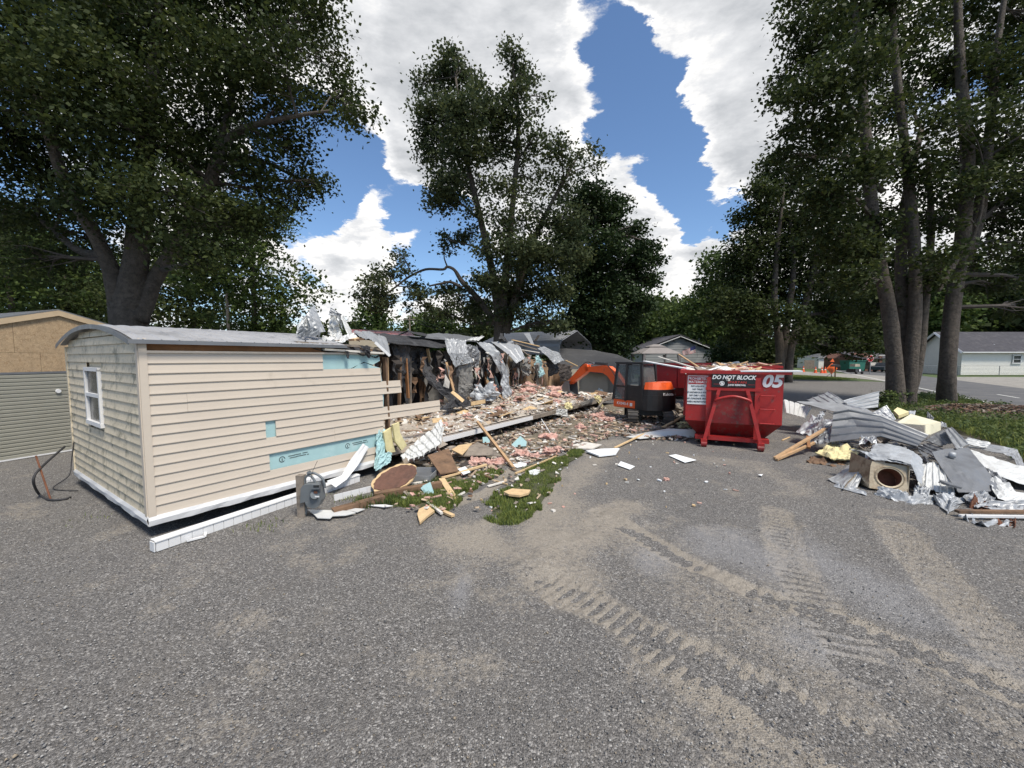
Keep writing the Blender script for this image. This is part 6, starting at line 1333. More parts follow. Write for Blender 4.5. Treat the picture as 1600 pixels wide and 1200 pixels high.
# green bins, barrow, fence planks
M_GRN = mat('green_container', (.03, .16, .12), .6, var=.1); Yn = 60.
gb = thing('green_container', 'long green refuse container beyond the side road', 'container', (def_x(1332, Yn), Yn, 0))
mb = MB(); mb.box((def_x(1332, Yn), Yn, .95), (2.2, 1.6, 1.4), taper=(1.1, 1.1)); mb.build('bin_body', M_GRN, gb); mb = MB(); mb.box((def_x(1332, Yn), Yn, 1.72), (2.5, 1.9, .1)); mb.build('bin_lid', M_GRN, gb)
for s in (-.8, .8): mb = MB(); mb.tube([(def_x(1332, Yn) + s, Yn - .7, .12), (def_x(1332, Yn) + s + .05, Yn - .5, .12)], .12, 8); mb.build('bin_wheel', M_CABK, gb)
def car(label, px, Y, col, L_=4.2, yaw=0., name='parked_car'):
    c = Vector((def_x(px, Y), Y, 0)); t = thing(name, label, 'car', c); m = mat('car_paint_%d' % px, col, .3, coat=.6); Rr = Matrix.Rotation(yaw, 3, 'Z')
    pr = [(-L_ / 2, .35), (-L_ / 2, .8), (-L_ * .32, .95), (L_ * .22, .95), (L_ / 2, .78), (L_ / 2, .35)]
    q = lambda x, y, z: c + Rr @ Vector((x, y, z))
    mb = MB(); mb.prism([q(x, -.85, z) for x, z in pr], Rr @ Vector((0, 1.7, 0))); mb.build('car_body', m, t)
    mb = MB(); mb.prism([q(x, -.72, z) for x, z in ((-L_ * .36, .951), (-L_ * .27, 1.42), (L_ * .05, 1.45), (L_ * .22, .951))], Rr @ Vector((0, 1.44, 0))); mb.build('cabin_glass', M_GLASS, t)
    for sx in (-1, 1):
        for sy in (-1, 1): mb = MB(); mb.tube([q(sx * L_ * .31, sy * .7, .32), q(sx * L_ * .31, sy * .88, .32)], .32, 12); mb.build('wheel', M_CABK, t)
    for sy in (-.55, .55): mb = MB(); mb.box(q(L_ / 2 + .01, sy, .68), (.03, .3, .12), Rr); mb.build('headlight', M_SIGNW, t)
    return t
car('dark grey car parked in front of the brick house', 1386, 60, (.05, .055, .065), yaw=.3)
car('black motor vehicle with a pale top behind the stop sign', 1364, 63, (.03, .03, .035), L_=3.2, yaw=1.2)
ct = thing('golf_cart', 'small cart with tan top beside the green container', 'cart', (def_x(1336, 54), 54, 0))
for n, m, c, d in (('cart_body', M_CABK, (def_x(1335, 54), 54, .45), (.9, 1.6, .4)), ('tan_top', M_BEIGE, (def_x(1336, 54), 54, 1.15), (.7, .9, .35)), ('number_plate', M_SIGNW, (def_x(1336, 54), 53.18, .5), (.22, .02, .3))): mb = MB(); mb.box(c, d, taper=(.85, .85)); mb.build(n, m, ct)
for s in (-.4, .4): mb = MB(); mb.tube([(def_x(1336, 54) + s - .06, 53.3, .18), (def_x(1336, 54) + s + .06, 53.3, .18)], .18, 10); mb.build('wheel', M_CABK, ct)
pf = thing('board_fence', 'short brown board fence near the far bend of the side road', 'fence', (def_x(1264, 76), 76, 0))
for k in range(14): x = def_x(1257, 76) + k * .14; mb = MB(); mb.box((x, 76, .85), (.13, .03, 1.7)); mb.build('fence_board', M_WOODG, pf)
# utility poles with wires
for i, (px, Y, yt, lab) in enumerate(((641, 62, 494, 'wooden utility pole with wires far behind the torn roof'), (359, 24, 455, 'thin bare pole standing behind the intact metal roof'))):
    p = A(px, 560, Y); t_ = thing('utility_pole', lab, 'pole', (p.x, Y, 0)); zt_ = A(px, yt, Y).z
    mb = MB(); mb.tube([(p.x, Y, 0), (p.x, Y, zt_)], [.16, .11] if i == 0 else [.09, .08], 8); mb.build('pole_shaft', M_WOODG, t_)
    if i == 0:
        mb = MB(); mb.box((p.x, Y - .1, zt_ - .5), (1.8, .1, .12)); mb.build('cross_arm', M_WOODG, t_)
        for s, yy in ((-.8, .0), (.8, .0), (-.1, .5)):
            for sd_, ex in ((-1, 520), (1, 780)):
                e_ = A(ex, 500 + yy * 20 + (8 if sd_ < 0 else 22), Y + 6); a0 = Vector((p.x + s, Y - .1, zt_ - .4)); mid = (a0 + e_) / 2 - UPZ * 1.0
                mb = MB(); mb.tube(crom([a0, mid, e_], 5), .02, 4, cap=False); mb.build('power_line', M_CABK, t_)
# ------------------------------------------------------------------ torn sheet pile at the right
def psheet(name, label, rows, m, cat='metal sheet', group=None, **k):
    """rows of (px, py, distance) resolved to places in the yard, kept above the ground"""
    R_ = []
    for r in rows:
        q = []
        for (x, y, Y) in r:
            p = A(x, y, Y)
            if p.z < .03: p = G(x, y, .03)
            q.append(p)
        R_.append(q)
    o = sheet(R_, **k).build(name, m); return tag(o, label, cat, group)
MG, MD_, MA, MW = M_GALV, M_GALVD, M_ALU, M_WSHEET
psheet('roofing_sheet', 'white ribbed sheet lying flat just right of the numbered container, farthest in the pile', [[(1224, 624, 13.0), (1228, 645, 12.0)], [(1268, 636, 12.2), (1258, 653, 11.6)]], MW, corr=.03, nc=5, axis=1, crum=.01, seed=101, nu=12)
psheet('roofing_sheet', 'ridged grey sheet peaking sharply at the back left of the pile', [[(1260, 624, 12.2), (1279, 617, 12.4), (1294, 611, 12.4)], [(1290, 638, 10.8), (1310, 636, 10.9), (1338, 640, 10.9)]], MG, corr=.03, nc=4, axis=0, crum=.03, seed=102)
psheet('roofing_sheet', 'grey ribbed sheet rising to the right at the back of the pile beside the weeds', [[(1318, 627, 11.4), (1374, 612, 11.6)], [(1335, 641, 10.8), (1372, 637, 11.)]], MG, corr=.035, nc=4, axis=1, crum=.01, seed=103, nu=12)
psheet('roofing_sheet', 'long flat pale grey sheet spanning the back half of the pile', [[(1244, 628, 11.4), (1300, 643, 10.6)], [(1300, 629, 11.2), (1360, 650, 10.0)], [(1355, 640, 10.4), (1400, 662, 9.6)]], MG, crum=.02, seed=104)
psheet('roofing_sheet', 'upright folded grey sheet behind the cream panel', [[(1352, 650, 10), (1385, 633, 10.1)], [(1390, 660, 9.6), (1400, 655, 9.8)]], MG, corr=.02, nc=3, crum=.02, seed=105)
psheet('foil_sheet', 'crumpled silvery sheet at the left front of the back sheets', [[(1240, 672, 10.2), (1268, 648, 10.6)], [(1262, 680, 9.8), (1285, 650, 10.2)], [(1296, 680, 9.6), (1303, 655, 9.8)]], MA, nu=12, nv=14, crum=.07, cs=2.5, ragged=.04, seed=106)
psheet('foil_sheet', 'small torn upright silvery flap left of the dark bent slab', [[(1262, 662, 10.), (1284, 640, 10.2)], [(1280, 658, 9.9), (1288, 645, 10.)]], MA, crum=.06, ragged=.05, seed=107)
psheet('foil_sheet', 'dull crumpled sheet tucked under the left end of the dark bent slab', [[(1266, 690, 9.2), (1268, 668, 9.7)], [(1296, 692, 8.9), (1300, 660, 9.5)]], MD_, crum=.05, seed=108)
psheet('bent_roof_slab', 'large dark grey ribbed slab folded across the middle of the pile', [[(1296, 692, 8.9), (1300, 668, 9.2), (1302, 645, 9.4)], [(1335, 688, 8.6), (1338, 664, 9.0), (1325, 641, 9.3)], [(1376, 683, 8.4), (1382, 668, 8.6), (1374, 650, 9.)], [(1432, 699, 7.9), (1440, 690, 8.1), (1450, 681, 8.4)]], MD_, nu=8, nv=12, corr=.04, nc=4, axis=0, crum=.015, cs=2., seed=109, th=.012)
psheet('bent_roof_slab', 'raised right fold of dark roof slab pointing up at the weeds', [[(1444, 688, 8.2), (1481, 668, 8.6)], [(1466, 696, 7.9), (1494, 690, 8.0)]], MD_, corr=.02, nc=2, crum=.015, seed=110, th=.012)
psheet('bent_roof_slab', 'narrow ribbed grey channel running down right from the raised fold', [[(1476, 672, 8.3), (1486, 668, 8.5)], [(1494, 702, 7.3), (1512, 694, 7.6)]], MG, corr=.03, nc=2, axis=0, crum=.01, seed=111, th=.012)
psheet('roof_slab', 'broad grey slab with a round flue stub, right part of the pile', [[(1456, 706, 7.1), (1478, 700, 7.3), (1514, 698, 7.5)], [(1480, 742, 6.5), (1505, 735, 6.6), (1538, 728, 6.8)], [(1498, 768, 6.1), (1532, 768, 6.1), (1566, 764, 6.2)]], MD_, nu=10, nv=8, crum=.02, cs=2., seed=112, th=.012)
fl0 = A(1487, 713, 7.0); mb = MB(); mb.tube([fl0 - UPZ * .01, fl0 + Vector((-.01, -.02, .07))], [.05, .045], 14); fs_ = mb.build('flue_stub', M_ALU, smooth=True); tag(fs_, 'round metal flue stub standing on the broad grey slab', 'flue')
psheet('painted_sheet', 'white ribbed panel sloping right beyond the grey slab at the frame edge', [[(1518, 705, 8.0), (1500, 700, 8.)], [(1570, 722, 7.6), (1545, 742, 6.8)], [(1640, 742, 7.2), (1620, 765, 6.4)]], MW, crum=.03, seed=113, nu=10, nv=10)
psheet('painted_sheet', 'white crinkled panel under the right edge of the grey slab', [[(1546, 748, 6.4), (1558, 742, 6.6)], [(1560, 778, 5.9), (1590, 764, 6.2)], [(1630, 790, 5.8), (1640, 772, 6.1)]], MW, crum=.05, seed=114, nu=10, nv=10)
psheet('painted_sheet', 'white corrugated panel between the duct box and the grey slab', [[(1434, 756, 6.5), (1440, 725, 6.9)], [(1466, 768, 6.2), (1462, 722, 6.9)], [(1492, 772, 6.1), (1486, 745, 6.5)]], MW, corr=.02, nc=5, axis=1, crum=.02, seed=115)
psheet('roofing_sheet', 'grey bent sheet with folded lip along the right back edge beside the weeds', [[(1510, 697, 8.4), (1520, 690, 8.7)], [(1560, 705, 8.0), (1570, 697, 8.3)], [(1582, 712, 7.8), (1590, 700, 8.2)], [(1592, 730, 7.4), (1604, 728, 7.6)]], MG, crum=.03, seed=116)
psheet('roofing_sheet', 'dark grey sheet slanting under the raised fold', [[(1432, 700, 7.9), (1448, 692, 8.1)], [(1464, 716, 7.2), (1476, 702, 7.5)], [(1476, 735, 6.7), (1490, 722, 6.9)]], MD_, corr=.02, nc=3, crum=.02, seed=117)
# cream panels and foam at the back
def pbox(name, pts, ext, m, label, cat='panel'):
    mb = MB(); mb.prism([A(*p) for p in pts], ext); return tag(mb.build(name, m), label, cat)
M_CREAM = mat('cream_panel', (.62, .58, .43), .6, var=.05, dirt=(.42, .38, .27), dscale=4, dthr=.6)
cr = thing('cream_cabinet', 'cream cabinet lying open on its side behind the dark roof slab', 'cabinet', A(1430, 682, 9.0))
for n, pts, ext in (('top_panel', [(1400, 662, 9.3), (1423, 648, 9.9), (1470, 661, 9.5), (1448, 666, 9.0)], UPZ * .02), ('side_panel', [(1446, 680, 8.8), (1446, 664, 8.95), (1454, 663, 9.0), (1454, 678, 8.9)], (0, .03, 0)), ('end_panel', [(1452, 680, 8.9), (1452, 664, 9.0), (1470, 660, 9.4), (1470, 672, 9.3)], (0, .03, 0))):
    mb = MB(); mb.prism([A(*p) for p in pts], ext); mb.build(n, M_CREAM, cr)
pbox('yellow_foam_slab', [(1396, 646, 10.2), (1402, 641, 10.4), (1420, 648, 10.2), (1404, 654, 9.9)], UPZ * .08, M_YFOAM, 'small yellow foam slab behind the cream cabinet', 'foam slab')
psheet('foil_sheet', 'pale torn sheet standing behind the yellow foam slab', [[(1404, 645, 10.6), (1412, 641, 10.7)], [(1430, 648, 10.4), (1432, 640, 10.6)]], MA, crum=.04, ragged=.05, seed=120)
psheet('foil_sheet', 'bluish scrap of sheet beside the right end of the cream cabinet', [[(1466, 664, 9.4), (1470, 658, 9.6)], [(1480, 667, 9.2), (1477, 660, 9.4)]], MA, crum=.04, ragged=.05, seed=121)
psheet('foil_sheet', 'thin grey strip sticking up right of the cream cabinet', [[(1447, 654, 10.2), (1449, 642, 10.3)], [(1458, 656, 10.), (1460, 652, 10.1)]], MD_, crum=.02, seed=122)
# duct box with round opening
bx_ = thing('duct_box', 'dented tan metal box with a large round opening at the front of the pile', 'duct box', A(1390, 768, 6.6))
M_TAN = mat('grimy_tan_metal', (.36, .30, .21), .45, metal=.3, var=.15, vscale=5, dirt=(.15, .10, .06), dscale=5, dthr=.5)
q00, q10, q11, q01 = A(1357, 762, 6.55), A(1418, 772, 6.35), A(1421, 729, 6.45), A(1361, 720, 6.7)
back = Vector((.12, .55, .02)); nrm_ = (q10 - q00).cross(q01 - q00).normalized()
if nrm_.y > 0: nrm_ = -nrm_
cc = (q00 + q10 + q11 + q01) / 4 + Vector((.01, 0, -.005)); ex, ey = (q10 - q00).normalized(), (q01 - q00).normalized(); rad_ = .185
ring = [cc + ex * math.cos(2 * math.pi * k / 24) * rad_ + ey * math.sin(2 * math.pi * k / 24) * rad_ * .95 for k in range(24)]
def edgept(k):
    a = 2 * math.pi * k / 24; dx, dy = math.cos(a), math.sin(a); w2, h2 = (q10 - q00).length / 2, (q01 - q00).length / 2
    s = min(w2 / max(abs(dx), 1e-6), h2 / max(abs(dy), 1e-6)); return (q00 + q10 + q11 + q01) / 4 + ex * dx * s + ey * dy * s
mb = MB(); vs = ring + [edgept(k) for k in range(24)]; vs += [v - nrm_ * .012 for v in vs]
mb.add(vs, [(k, (k + 1) % 24, 24 + (k + 1) % 24, 24 + k) for k in range(24)] + [(48 + (k + 1) % 24, 48 + k, 72 + k, 72 + (k + 1) % 24) for k in range(24)]); mb.build('front_plate', M_TAN, bx_)
mb = MB(); n = 24
for r0_, r1_, o0_, o1_, m_ in ((1.0, 1.0, 0, -.25, 0), (1.10, 1.0, .004, .018, 1), (.86, .86, .0, -.2, 0), (1.0, .86, .01, .006, 1)):
    a = [cc + (v - cc) * r0_ + nrm_ * o0_ for v in ring]; b2 = [cc + (v - cc) * r1_ + nrm_ * o1_ for v in ring]
    mb.add(a + b2, [(k, (k + 1) % n, n + (k + 1) % n, n + k) for k in range(n)], m_)
mb.add([cc + (v - cc) * 1.0 - nrm_ * .25 for v in ring], [tuple(range(n))], 0); mb.build('round_collar', [M_RUST, M_TAN], bx_)
for n_, a, b2 in (('side_plate', q00, q01), ('side_plate', q10, q11)):
    mb = MB(); mb.prism([a, a + back, b2 + back, b2], ex * .01); mb.build(n_, M_TAN, bx_)
sheet([[q01 - nrm_ * -.02, q11 + nrm_ * .02], [q01 + back * .5 + UPZ * .06, q11 + back * .5 + UPZ * .03], [q01 + back * 1.1, q11 + back * 1.1]], 8, 16, crum=.04, seed=130).build('top_plate', M_ALU, bx_)
psheet('folded_duct_sheet', 'tan triangular metal panel leaning left against the duct box', [[(1318, 762, 6.9), (1322, 752, 7.0)], [(1340, 738, 6.9), (1350, 728, 7.0)], [(1357, 762, 6.5), (1363, 716, 6.8)]], M_TAN, crum=.01, seed=131, nu=6)
psheet('foil_sheet', 'bright dented sheet draped over the top of the duct box', [[(1355, 708, 6.95), (1366, 690, 7.5)], [(1390, 716, 6.6), (1392, 692, 7.4)], [(1424, 726, 6.4), (1428, 704, 7.2)], [(1444, 762, 6.3), (1444, 716, 7.0)]], MA, nu=10, nv=12, crum=.035, cs=2.5, ragged=.03, seed=132)
psheet('foil_sheet', 'grey sheet sloping from the draped foil down to the left ground', [[(1294, 748, 7.5), (1330, 722, 7.8)], [(1318, 758, 7.0), (1350, 715, 7.3)], [(1340, 760, 6.9), (1366, 694, 7.3)]], MG, crum=.03, seed=133)
psheet('foil_sheet', 'low crinkled foil strip in front of the round opening', [[(1360, 765, 6.35), (1376, 755, 6.4)], [(1392, 778, 6.1), (1408, 760, 6.3)], [(1425, 786, 5.95), (1430, 770, 6.2)], [(1462, 785, 5.95), (1464, 768, 6.2)]], MA, nu=10, nv=12, crum=.08, ragged=.05, seed=134)
psheet('foil_sheet', 'big crumpled bluish foil lump at the front centre of the pile', [[(1455, 776, 6.0), (1462, 762, 6.2)], [(1482, 802, 5.6), (1490, 764, 6.0)], [(1506, 790, 5.75), (1518, 780, 5.9)]], MA, nu=12, nv=14, crum=.09, cs=2.2, ragged=.05, seed=135)
psheet('foil_sheet', 'curled dull sheet holding rusty scrap, front right of the pile', [[(1505, 775, 5.9), (1520, 764, 6.1)], [(1540, 790, 5.7), (1545, 766, 6.0)], [(1562, 792, 5.65), (1556, 778, 5.85)]], MG, crum=.05, seed=136)
psheet('rusty_scrap', 'dark rusty crumpled scrap inside the curled dull sheet', [[(1512, 790, 5.7), (1522, 770, 5.9)], [(1548, 794, 5.6), (1540, 776, 5.8)]], M_RUST, crum=.10, ragged=.06, seed=137, cat='scrap')
psheet('foil_sheet', 'white crumpled sheet with rusty ends lying nearest the camera', [[(1500, 806, 5.55), (1512, 800, 5.6)], [(1535, 820, 5.35), (1540, 802, 5.5)], [(1584, 820, 5.3), (1580, 804, 5.5)]], MA, nu=9, crum=.09, ragged=.05, seed=138)
psheet('rusty_scrap', 'rust brown end of the nearest crumpled sheet', [[(1556, 816, 5.38), (1562, 803, 5.45)], [(1588, 822, 5.28), (1590, 806, 5.4)]], M_RUST, crum=.07, ragged=.06, seed=139, cat='scrap')
psheet('rusty_scrap', 'flat rust brown splinters left of the duct box', [[(1254, 720, 8.4), (1262, 712, 8.8)], [(1290, 725, 8.1), (1300, 714, 8.6)], [(1322, 730, 7.9), (1328, 716, 8.4)]], M_WOODB, crum=.08, ragged=.07, seed=140, cat='scrap')
psheet('black_flap', 'black rubber flap bent up at the left foot of the pile', [[(1306, 748, 7.25), (1308, 740, 7.4)], [(1318, 764, 6.9), (1322, 752, 7.1)]], M_TAR, crum=.05, seed=141, cat='flap')
psheet('yellow_foam_sheet', 'torn yellow foam sheet left of the duct box below the dark slab', [[(1270, 703, 8.7), (1300, 690, 9.1)], [(1296, 713, 8.2), (1318, 692, 8.8)], [(1330, 714, 8.0), (1350, 700, 8.3)]], M_YFOAM, nu=9, nv=9, crum=.07, ragged=.06, seed=142, th=.03, cat='foam sheet')
psheet('grey_rag_sheet', 'ragged grey-brown sheet between the yellow foam and the dark slab', [[(1335, 698, 8.2), (1342, 682, 8.6)], [(1372, 694, 7.9), (1380, 682, 8.3)]], M_WOODG, crum=.10, ragged=.06, seed=143, cat='scrap')
board('long_rail', A(1284, 757, 7.2), A(1478, 800, 5.7), .05, .06, M_STEEL, 'long dark rusty rail along the front foot of the pile', cat='rail')
board('flat_board', G(1495, 799, .06), G(1660, 800, .10), .07, .035, M_WOODB, 'brown board running off the right edge in front of the pile')
board('white_batten', G(1500, 806, .04), G(1650, 808, .04), .04, .03, M_WHITE, 'thin white batten below the brown board at the right edge', cat='batten')
board('long_lumber', G(1211, 716, .03), A(1300, 664, 9.6), .07, .045, M_WOOD, 'upper of two reddish laths angled against the pile near the numbered container', cat='lath')
board('long_lumber', G(1213, 718, .03), A(1281, 688, 9.3), .06, .045, M_WOOD, 'lower lath meeting the upper one on the gravel', cat='lath')
board('short_lumber', A(1264, 700, 8.9), A(1262, 682, 9.2), .06, .05, M_RIM, 'stub of reddish wood between the two laths', cat='block')
for k_, (lab, rows, m, kw) in enumerate((
    ('crinkled silver offcut wedged between the duct box and the foil lump', [[(1424, 772, 6.3), (1430, 752, 6.5)], [(1450, 780, 6.0), (1456, 758, 6.3)]], MA, dict(crum=.06, ragged=.05)),
    ('small twisted grey sheet on top of the dark slab beside the draped foil', [[(1340, 690, 8.2), (1346, 680, 8.5)], [(1372, 690, 8.0), (1368, 676, 8.4)]], MG, dict(crum=.06, ragged=.05)),
    ('crushed ribbed strip lying across the right foot of the pile', [[(1520, 792, 5.7), (1526, 778, 5.9)], [(1600, 800, 5.6), (1606, 782, 5.8)]], MG, dict(crum=.04, corr=.02, nc=3, axis=0, ragged=.03)),
    ('dull grey sheet edge curling up between the grey slab and the white panels', [[(1528, 742, 6.7), (1540, 726, 7.0)], [(1560, 762, 6.3), (1574, 748, 6.5)]], MD_, dict(crum=.05)),
    ('pale crumpled sheet bridging the raised fold and the white crinkled panel', [[(1452, 716, 7.1), (1440, 702, 7.5)], [(1474, 752, 6.5), (1462, 738, 6.8)]], MD_, dict(crum=.06)),
    ('thin bent silver strip in front of the folded duct sheet', [[(1300, 756, 7.1), (1306, 750, 7.2)], [(1356, 772, 6.4), (1352, 764, 6.5)]], MA, dict(crum=.04, ragged=.04)),
    ('grey shredded sheet by the upper lath end', [[(1288, 688, 9.1), (1290, 672, 9.4)], [(1312, 694, 8.8), (1316, 684, 9.0)]], MG, dict(crum=.08, ragged=.05)),
    ('narrow white ribbed offcut beside the weeds behind the grey slab', [[(1500, 692, 8.3), (1512, 684, 8.5)], [(1540, 700, 8.0), (1548, 692, 8.2)]], MW, dict(corr=.02, nc=3, crum=.02)))):
    psheet('torn_sheet', lab, rows, m, seed=160 + k_, **kw)
# under-pile clutter so nothing floats
def clutter(name, label, n, fpos, mats_, seed, sz=(.05, .4), thk=(.006, .04), kinds=(.5, .3, .2)):
    r = random.Random(seed); mb = MB()
    for i in range(n):
        p, tilt = fpos(r); k = r.random(); L1 = r.uniform(*sz)
        ro = Matrix.Rotation(r.uniform(0, 6.3), 3, 'Z') @ Matrix.Rotation(r.uniform(-tilt, tilt), 3, 'X') @ Matrix.Rotation(r.uniform(-tilt, tilt), 3, 'Y'); mi = r.randrange(len(mats_))
        p = Vector(p)
        if k < kinds[0]:       # broken flat shard
            n_ = r.randrange(3, 7); pts = [(math.cos(6.283 * q / n_ + r.uniform(-.4, .4)) * L1 * r.uniform(.25, .6), math.sin(6.283 * q / n_ + r.uniform(-.4, .4)) * L1 * r.uniform(.2, .5)) for q in range(n_)]
            t = r.uniform(*thk); mb.prism([p + ro @ Vector((x, y, 0)) for x, y in pts], ro @ Vector((0, 0, t)), mi)
        elif k < kinds[0] + kinds[1]:   # splinter
            mb.box(p + UPZ * .01, (L1 * 1.3, r.uniform(.01, .05), r.uniform(.008, .03)), ro, mi)
        else:                   # crumb
            mb.box(p + UPZ * .01, (L1 * .3, L1 * .25, L1 * .2), ro, mi, taper=(r.uniform(.4, 1), r.uniform(.4, 1)))
    o = mb.build(name, mats_); return tag(o, label, 'rubble', kind='stuff')
def pile_pos(r):
    f = r.random(); px = 1290 + 220 * f + r.uniform(-30, 20); lo = 745 + 70 * f; g = G(px, lo - r.uniform(38, 100)); return (g.x, g.y, r.uniform(.01, .22)), .35
clutter('pile_scrap', 'torn scraps buried under the sheet metal pile', 170, pile_pos, [MD_, MG, M_STEEL, MD_, M_DARK], 4, sz=(.12, .5))

# ------------------------------------------------------------------ rubble on the floor deck
RM = [M_GYP, M_GYP, M_GYP, M_PAPER, M_PLYD, M_PLYD, M_WOODG, M_WOODB, M_CARPET, M_PINK, M_CARPET, M_WOODD, M_WOODG, M_GYP, M_CARPET]
def deck_h(t, s):
    base = .05 + .10 * max(0, math.sin(t * .9 + s)) + .28 * math.exp(-((s - 3.1) / .7) ** 2) + .45 * math.exp(-((t - 12.6) / 2.1) ** 2 - ((s - 2.2) / 1.2) ** 2)
    return base
def deck_pos(r):
    t = 3.5 + 13.5 * r.random() ** .9; s = r.uniform(.05, 3.6); h = deck_h(t, s) * (r.random() ** .6) * (1 if t > 5.3 or s > 1.8 else .4); p = H(t, s, .405 + h * .9); return p, .5
clutter('floor_rubble', 'plasterboard crumbs, splinters and shards littering the bare floor', 6500, deck_pos, RM, 11, sz=(.04, .26), kinds=(.45, .3, .25))
# continuous uneven mat of debris beneath the pieces
P = []
for i in range(150):
    t = 3.7 + 13.3 * i / 149; row = []
    for j in range(46):
        s = .06 + 3.5 * j / 45; e = min(1, (s) * 3, (t - 3.6) * 2, (17.1 - t) * 2); h = deck_h(t, s) * .75 * e * (.4 + .9 * float(fbm(t * 2.1, s * 2.1, 3, 5))) + .05 * e * float(vnoise(t * 9, s * 9, 0., 2))
        row.append(H(t, s, .402 + max(0, h)))
    P.append(row)
M_MAT = mat('dusty_debris', (.37, .325, .27), .95, var=.3, vscale=9, bump=.03, bscale=14, dirt=(.40, .27, .22), dscale=3.2, dthr=.52, dirt2=(.50, .46, .40))
o = MB().grid(P).build('debris_mat', M_MAT); tag(o, 'matted layer of dusty debris covering the bare floor', 'rubble', kind='stuff')

def clump(name, label, c, r_, m, seed, cat, group=None, flat_=.55):
    """torn fibrous lump"""
    rr = np.random.default_rng(seed); nu_, nv_ = 18, 26
    th = np.linspace(.001, math.pi - .001, nu_)[:, None]; ph = np.linspace(0, 2 * math.pi, nv_, endpoint=False)[None]
    x, y, z = np.sin(th) * np.cos(ph), np.sin(th) * np.sin(ph), np.cos(th) + 0 * ph
    d = 1 + 1.1 * (vnoise(x * 2.2 + 7, y * 2.2 + 3, z * 2.2, seed) - .5) + .75 * (vnoise(x * 5.5, y * 5.5, z * 5.5, seed + 2) - .5) + .35 * (vnoise(x * 13, y * 13, z * 13, seed + 4) - .5)
    V = np.stack([x * d * r_ + c[0], y * d * r_ * .8 + c[1], np.maximum(z * d * r_ * flat_ + c[2] + r_ * flat_ * .5, c[2] - .01)], -1).reshape(-1, 3)
    fs = [(i * nv_ + j, i * nv_ + (j + 1) % nv_, (i + 1) * nv_ + (j + 1) % nv_, (i + 1) * nv_ + j) for i in range(nu_ - 1) for j in range(nv_)]
    mb = MB(); mb.add(V.tolist(), fs); return tag(mb.build(name, m), label, cat, group)
pk = [((745, 727), .17, 'dark pink insulation lump right of the brown panel'), ((768, 728), .15, 'pink insulation wad between the brown panel and white paper'), ((782, 724), .13, 'pale pink insulation wad touching the white paper'),
      ((815, 714), .19, 'bright pink insulation lump right of the leaning stick'), ((833, 717), .13, 'small pink insulation tuft beside the bright lump'), ((858, 710), .16, 'flat pink insulation strip near the long batten'), ((872, 706), .13, 'pink tuft at the far end of the long batten'),
      ((855, 686), .20, 'pink insulation under the floor edge near the thin pipe'), ((935, 655), .28, 'big pink insulation heap under the raised floor end'), ((950, 660), .2, 'pink insulation beside the left track of the excavator'), ((908, 672), .18, 'pink insulation patch left of the excavator'),
      ((690, 745), .10, 'tiny pink tuft behind the plywood strip'), ((1041, 750), .05, 'tiny pink scrap lying alone on the open gravel')]
for i, ((px, py), r_, lab) in enumerate(pk): g = G(px, py); clump('insulation_clump', lab, (g.x, g.y, .0), r_, M_PINK, 300 + i, 'insulation', 'pink insulation on the ground')
dk = [(11.4, 2.6, .30), (12.2, 2.0, .34), (13.0, 2.4, .36), (13.8, 1.8, .30), (12.8, 1.2, .26), (14.6, 2.3, .30), (11.0, 1.7, .22), (10.2, 2.9, .22), (15.3, 1.5, .26), (9.0, 1.2, .16), (7.2, 1.0, .13), (6.0, .8, .12), (8.4, 3.1, .2), (13.6, .8, .2), (12.0, .6, .16), (15.9, 2.4, .3)]
for i, (t, s, r_) in enumerate(dk):
    p = H(t, s, .40 + deck_h(t, s) * .6); o = clump('insulation_clump', 'pink insulation tuft caught in the rubble on the bare floor', p, r_, M_PINK, 340 + i, 'insulation', 'pink insulation tufts on the bare floor')
# larger boards and panels on the deck, each picked apart
rb = random.Random(77)
kinds_ = [('ceiling_board', M_GYP, 'broken white ceiling board'), ('wood_strip', M_WOODD, 'dusty lumber strip'), ('plywood_shard', M_PLY, 'splintered plywood shard'), ('dark_board', M_WOODB, 'dark brown board'), ('grey_lath', M_WOODG, 'weathered grey lath')]
where_ = ['near the sawn-off siding', 'at the front edge of the bare floor', 'in the middle of the bare floor', 'against the torn back wall', 'towards the excavator bucket']
for i in range(90):
    t = rb.uniform(4.0, 16.2); s = rb.uniform(.15, 3.5); nm, m, lb_ = kinds_[i % 5]
    wz = where_[0] if t < 5.6 else where_[4] if t > 12 else where_[1] if s < .9 else where_[3] if s > 2.7 else where_[2]
    L1 = rb.uniform(.35, 1.0) if i % 5 in (1, 4) else rb.uniform(.25, .6); w_ = rb.uniform(.04, .09) if i % 5 in (1, 4) else rb.uniform(.15, .4)
    z = .42 + deck_h(t, s) * .95; ang = rb.uniform(0, 6.28); p = H(t, s, z); d = Vector((math.cos(ang), math.sin(ang), rb.uniform(-.18, .35))).normalized() * L1
    mb = MB(); mb.beam(p - d / 2, p + d / 2 + UPZ * .0, w_, rb.uniform(.01, .03), up=Vector((rb.uniform(-.5, .5), rb.uniform(-.5, .5), 1)).normalized()); tag(mb.build(nm, m), lb_ + ' lying ' + wz, 'board', lb_ + 's ' + wz)
def hb(name, m, label, x0, y0, s0, x1, y1, s1, w, th, cat='board', zmin=.42):
    p, q = HP(x0, y0, s0), HP(x1, y1, s1); mb = MB(); mb.beam(p, q, w, th, up=-b_); return tag(mb.build(name, m), label, cat)
hb('leaning_board', M_WOOD, 'yellowish board propped in the dark opening before the weathered panel', 697, 566, 2.6, 712, 622, 2.2, .09, .03)
hb('leaning_board', M_RIM, 'pair of brown studs leaning under the hanging foam flap, left one', 831, 592, 2.9, 846, 610, 2.2, .05, .04)
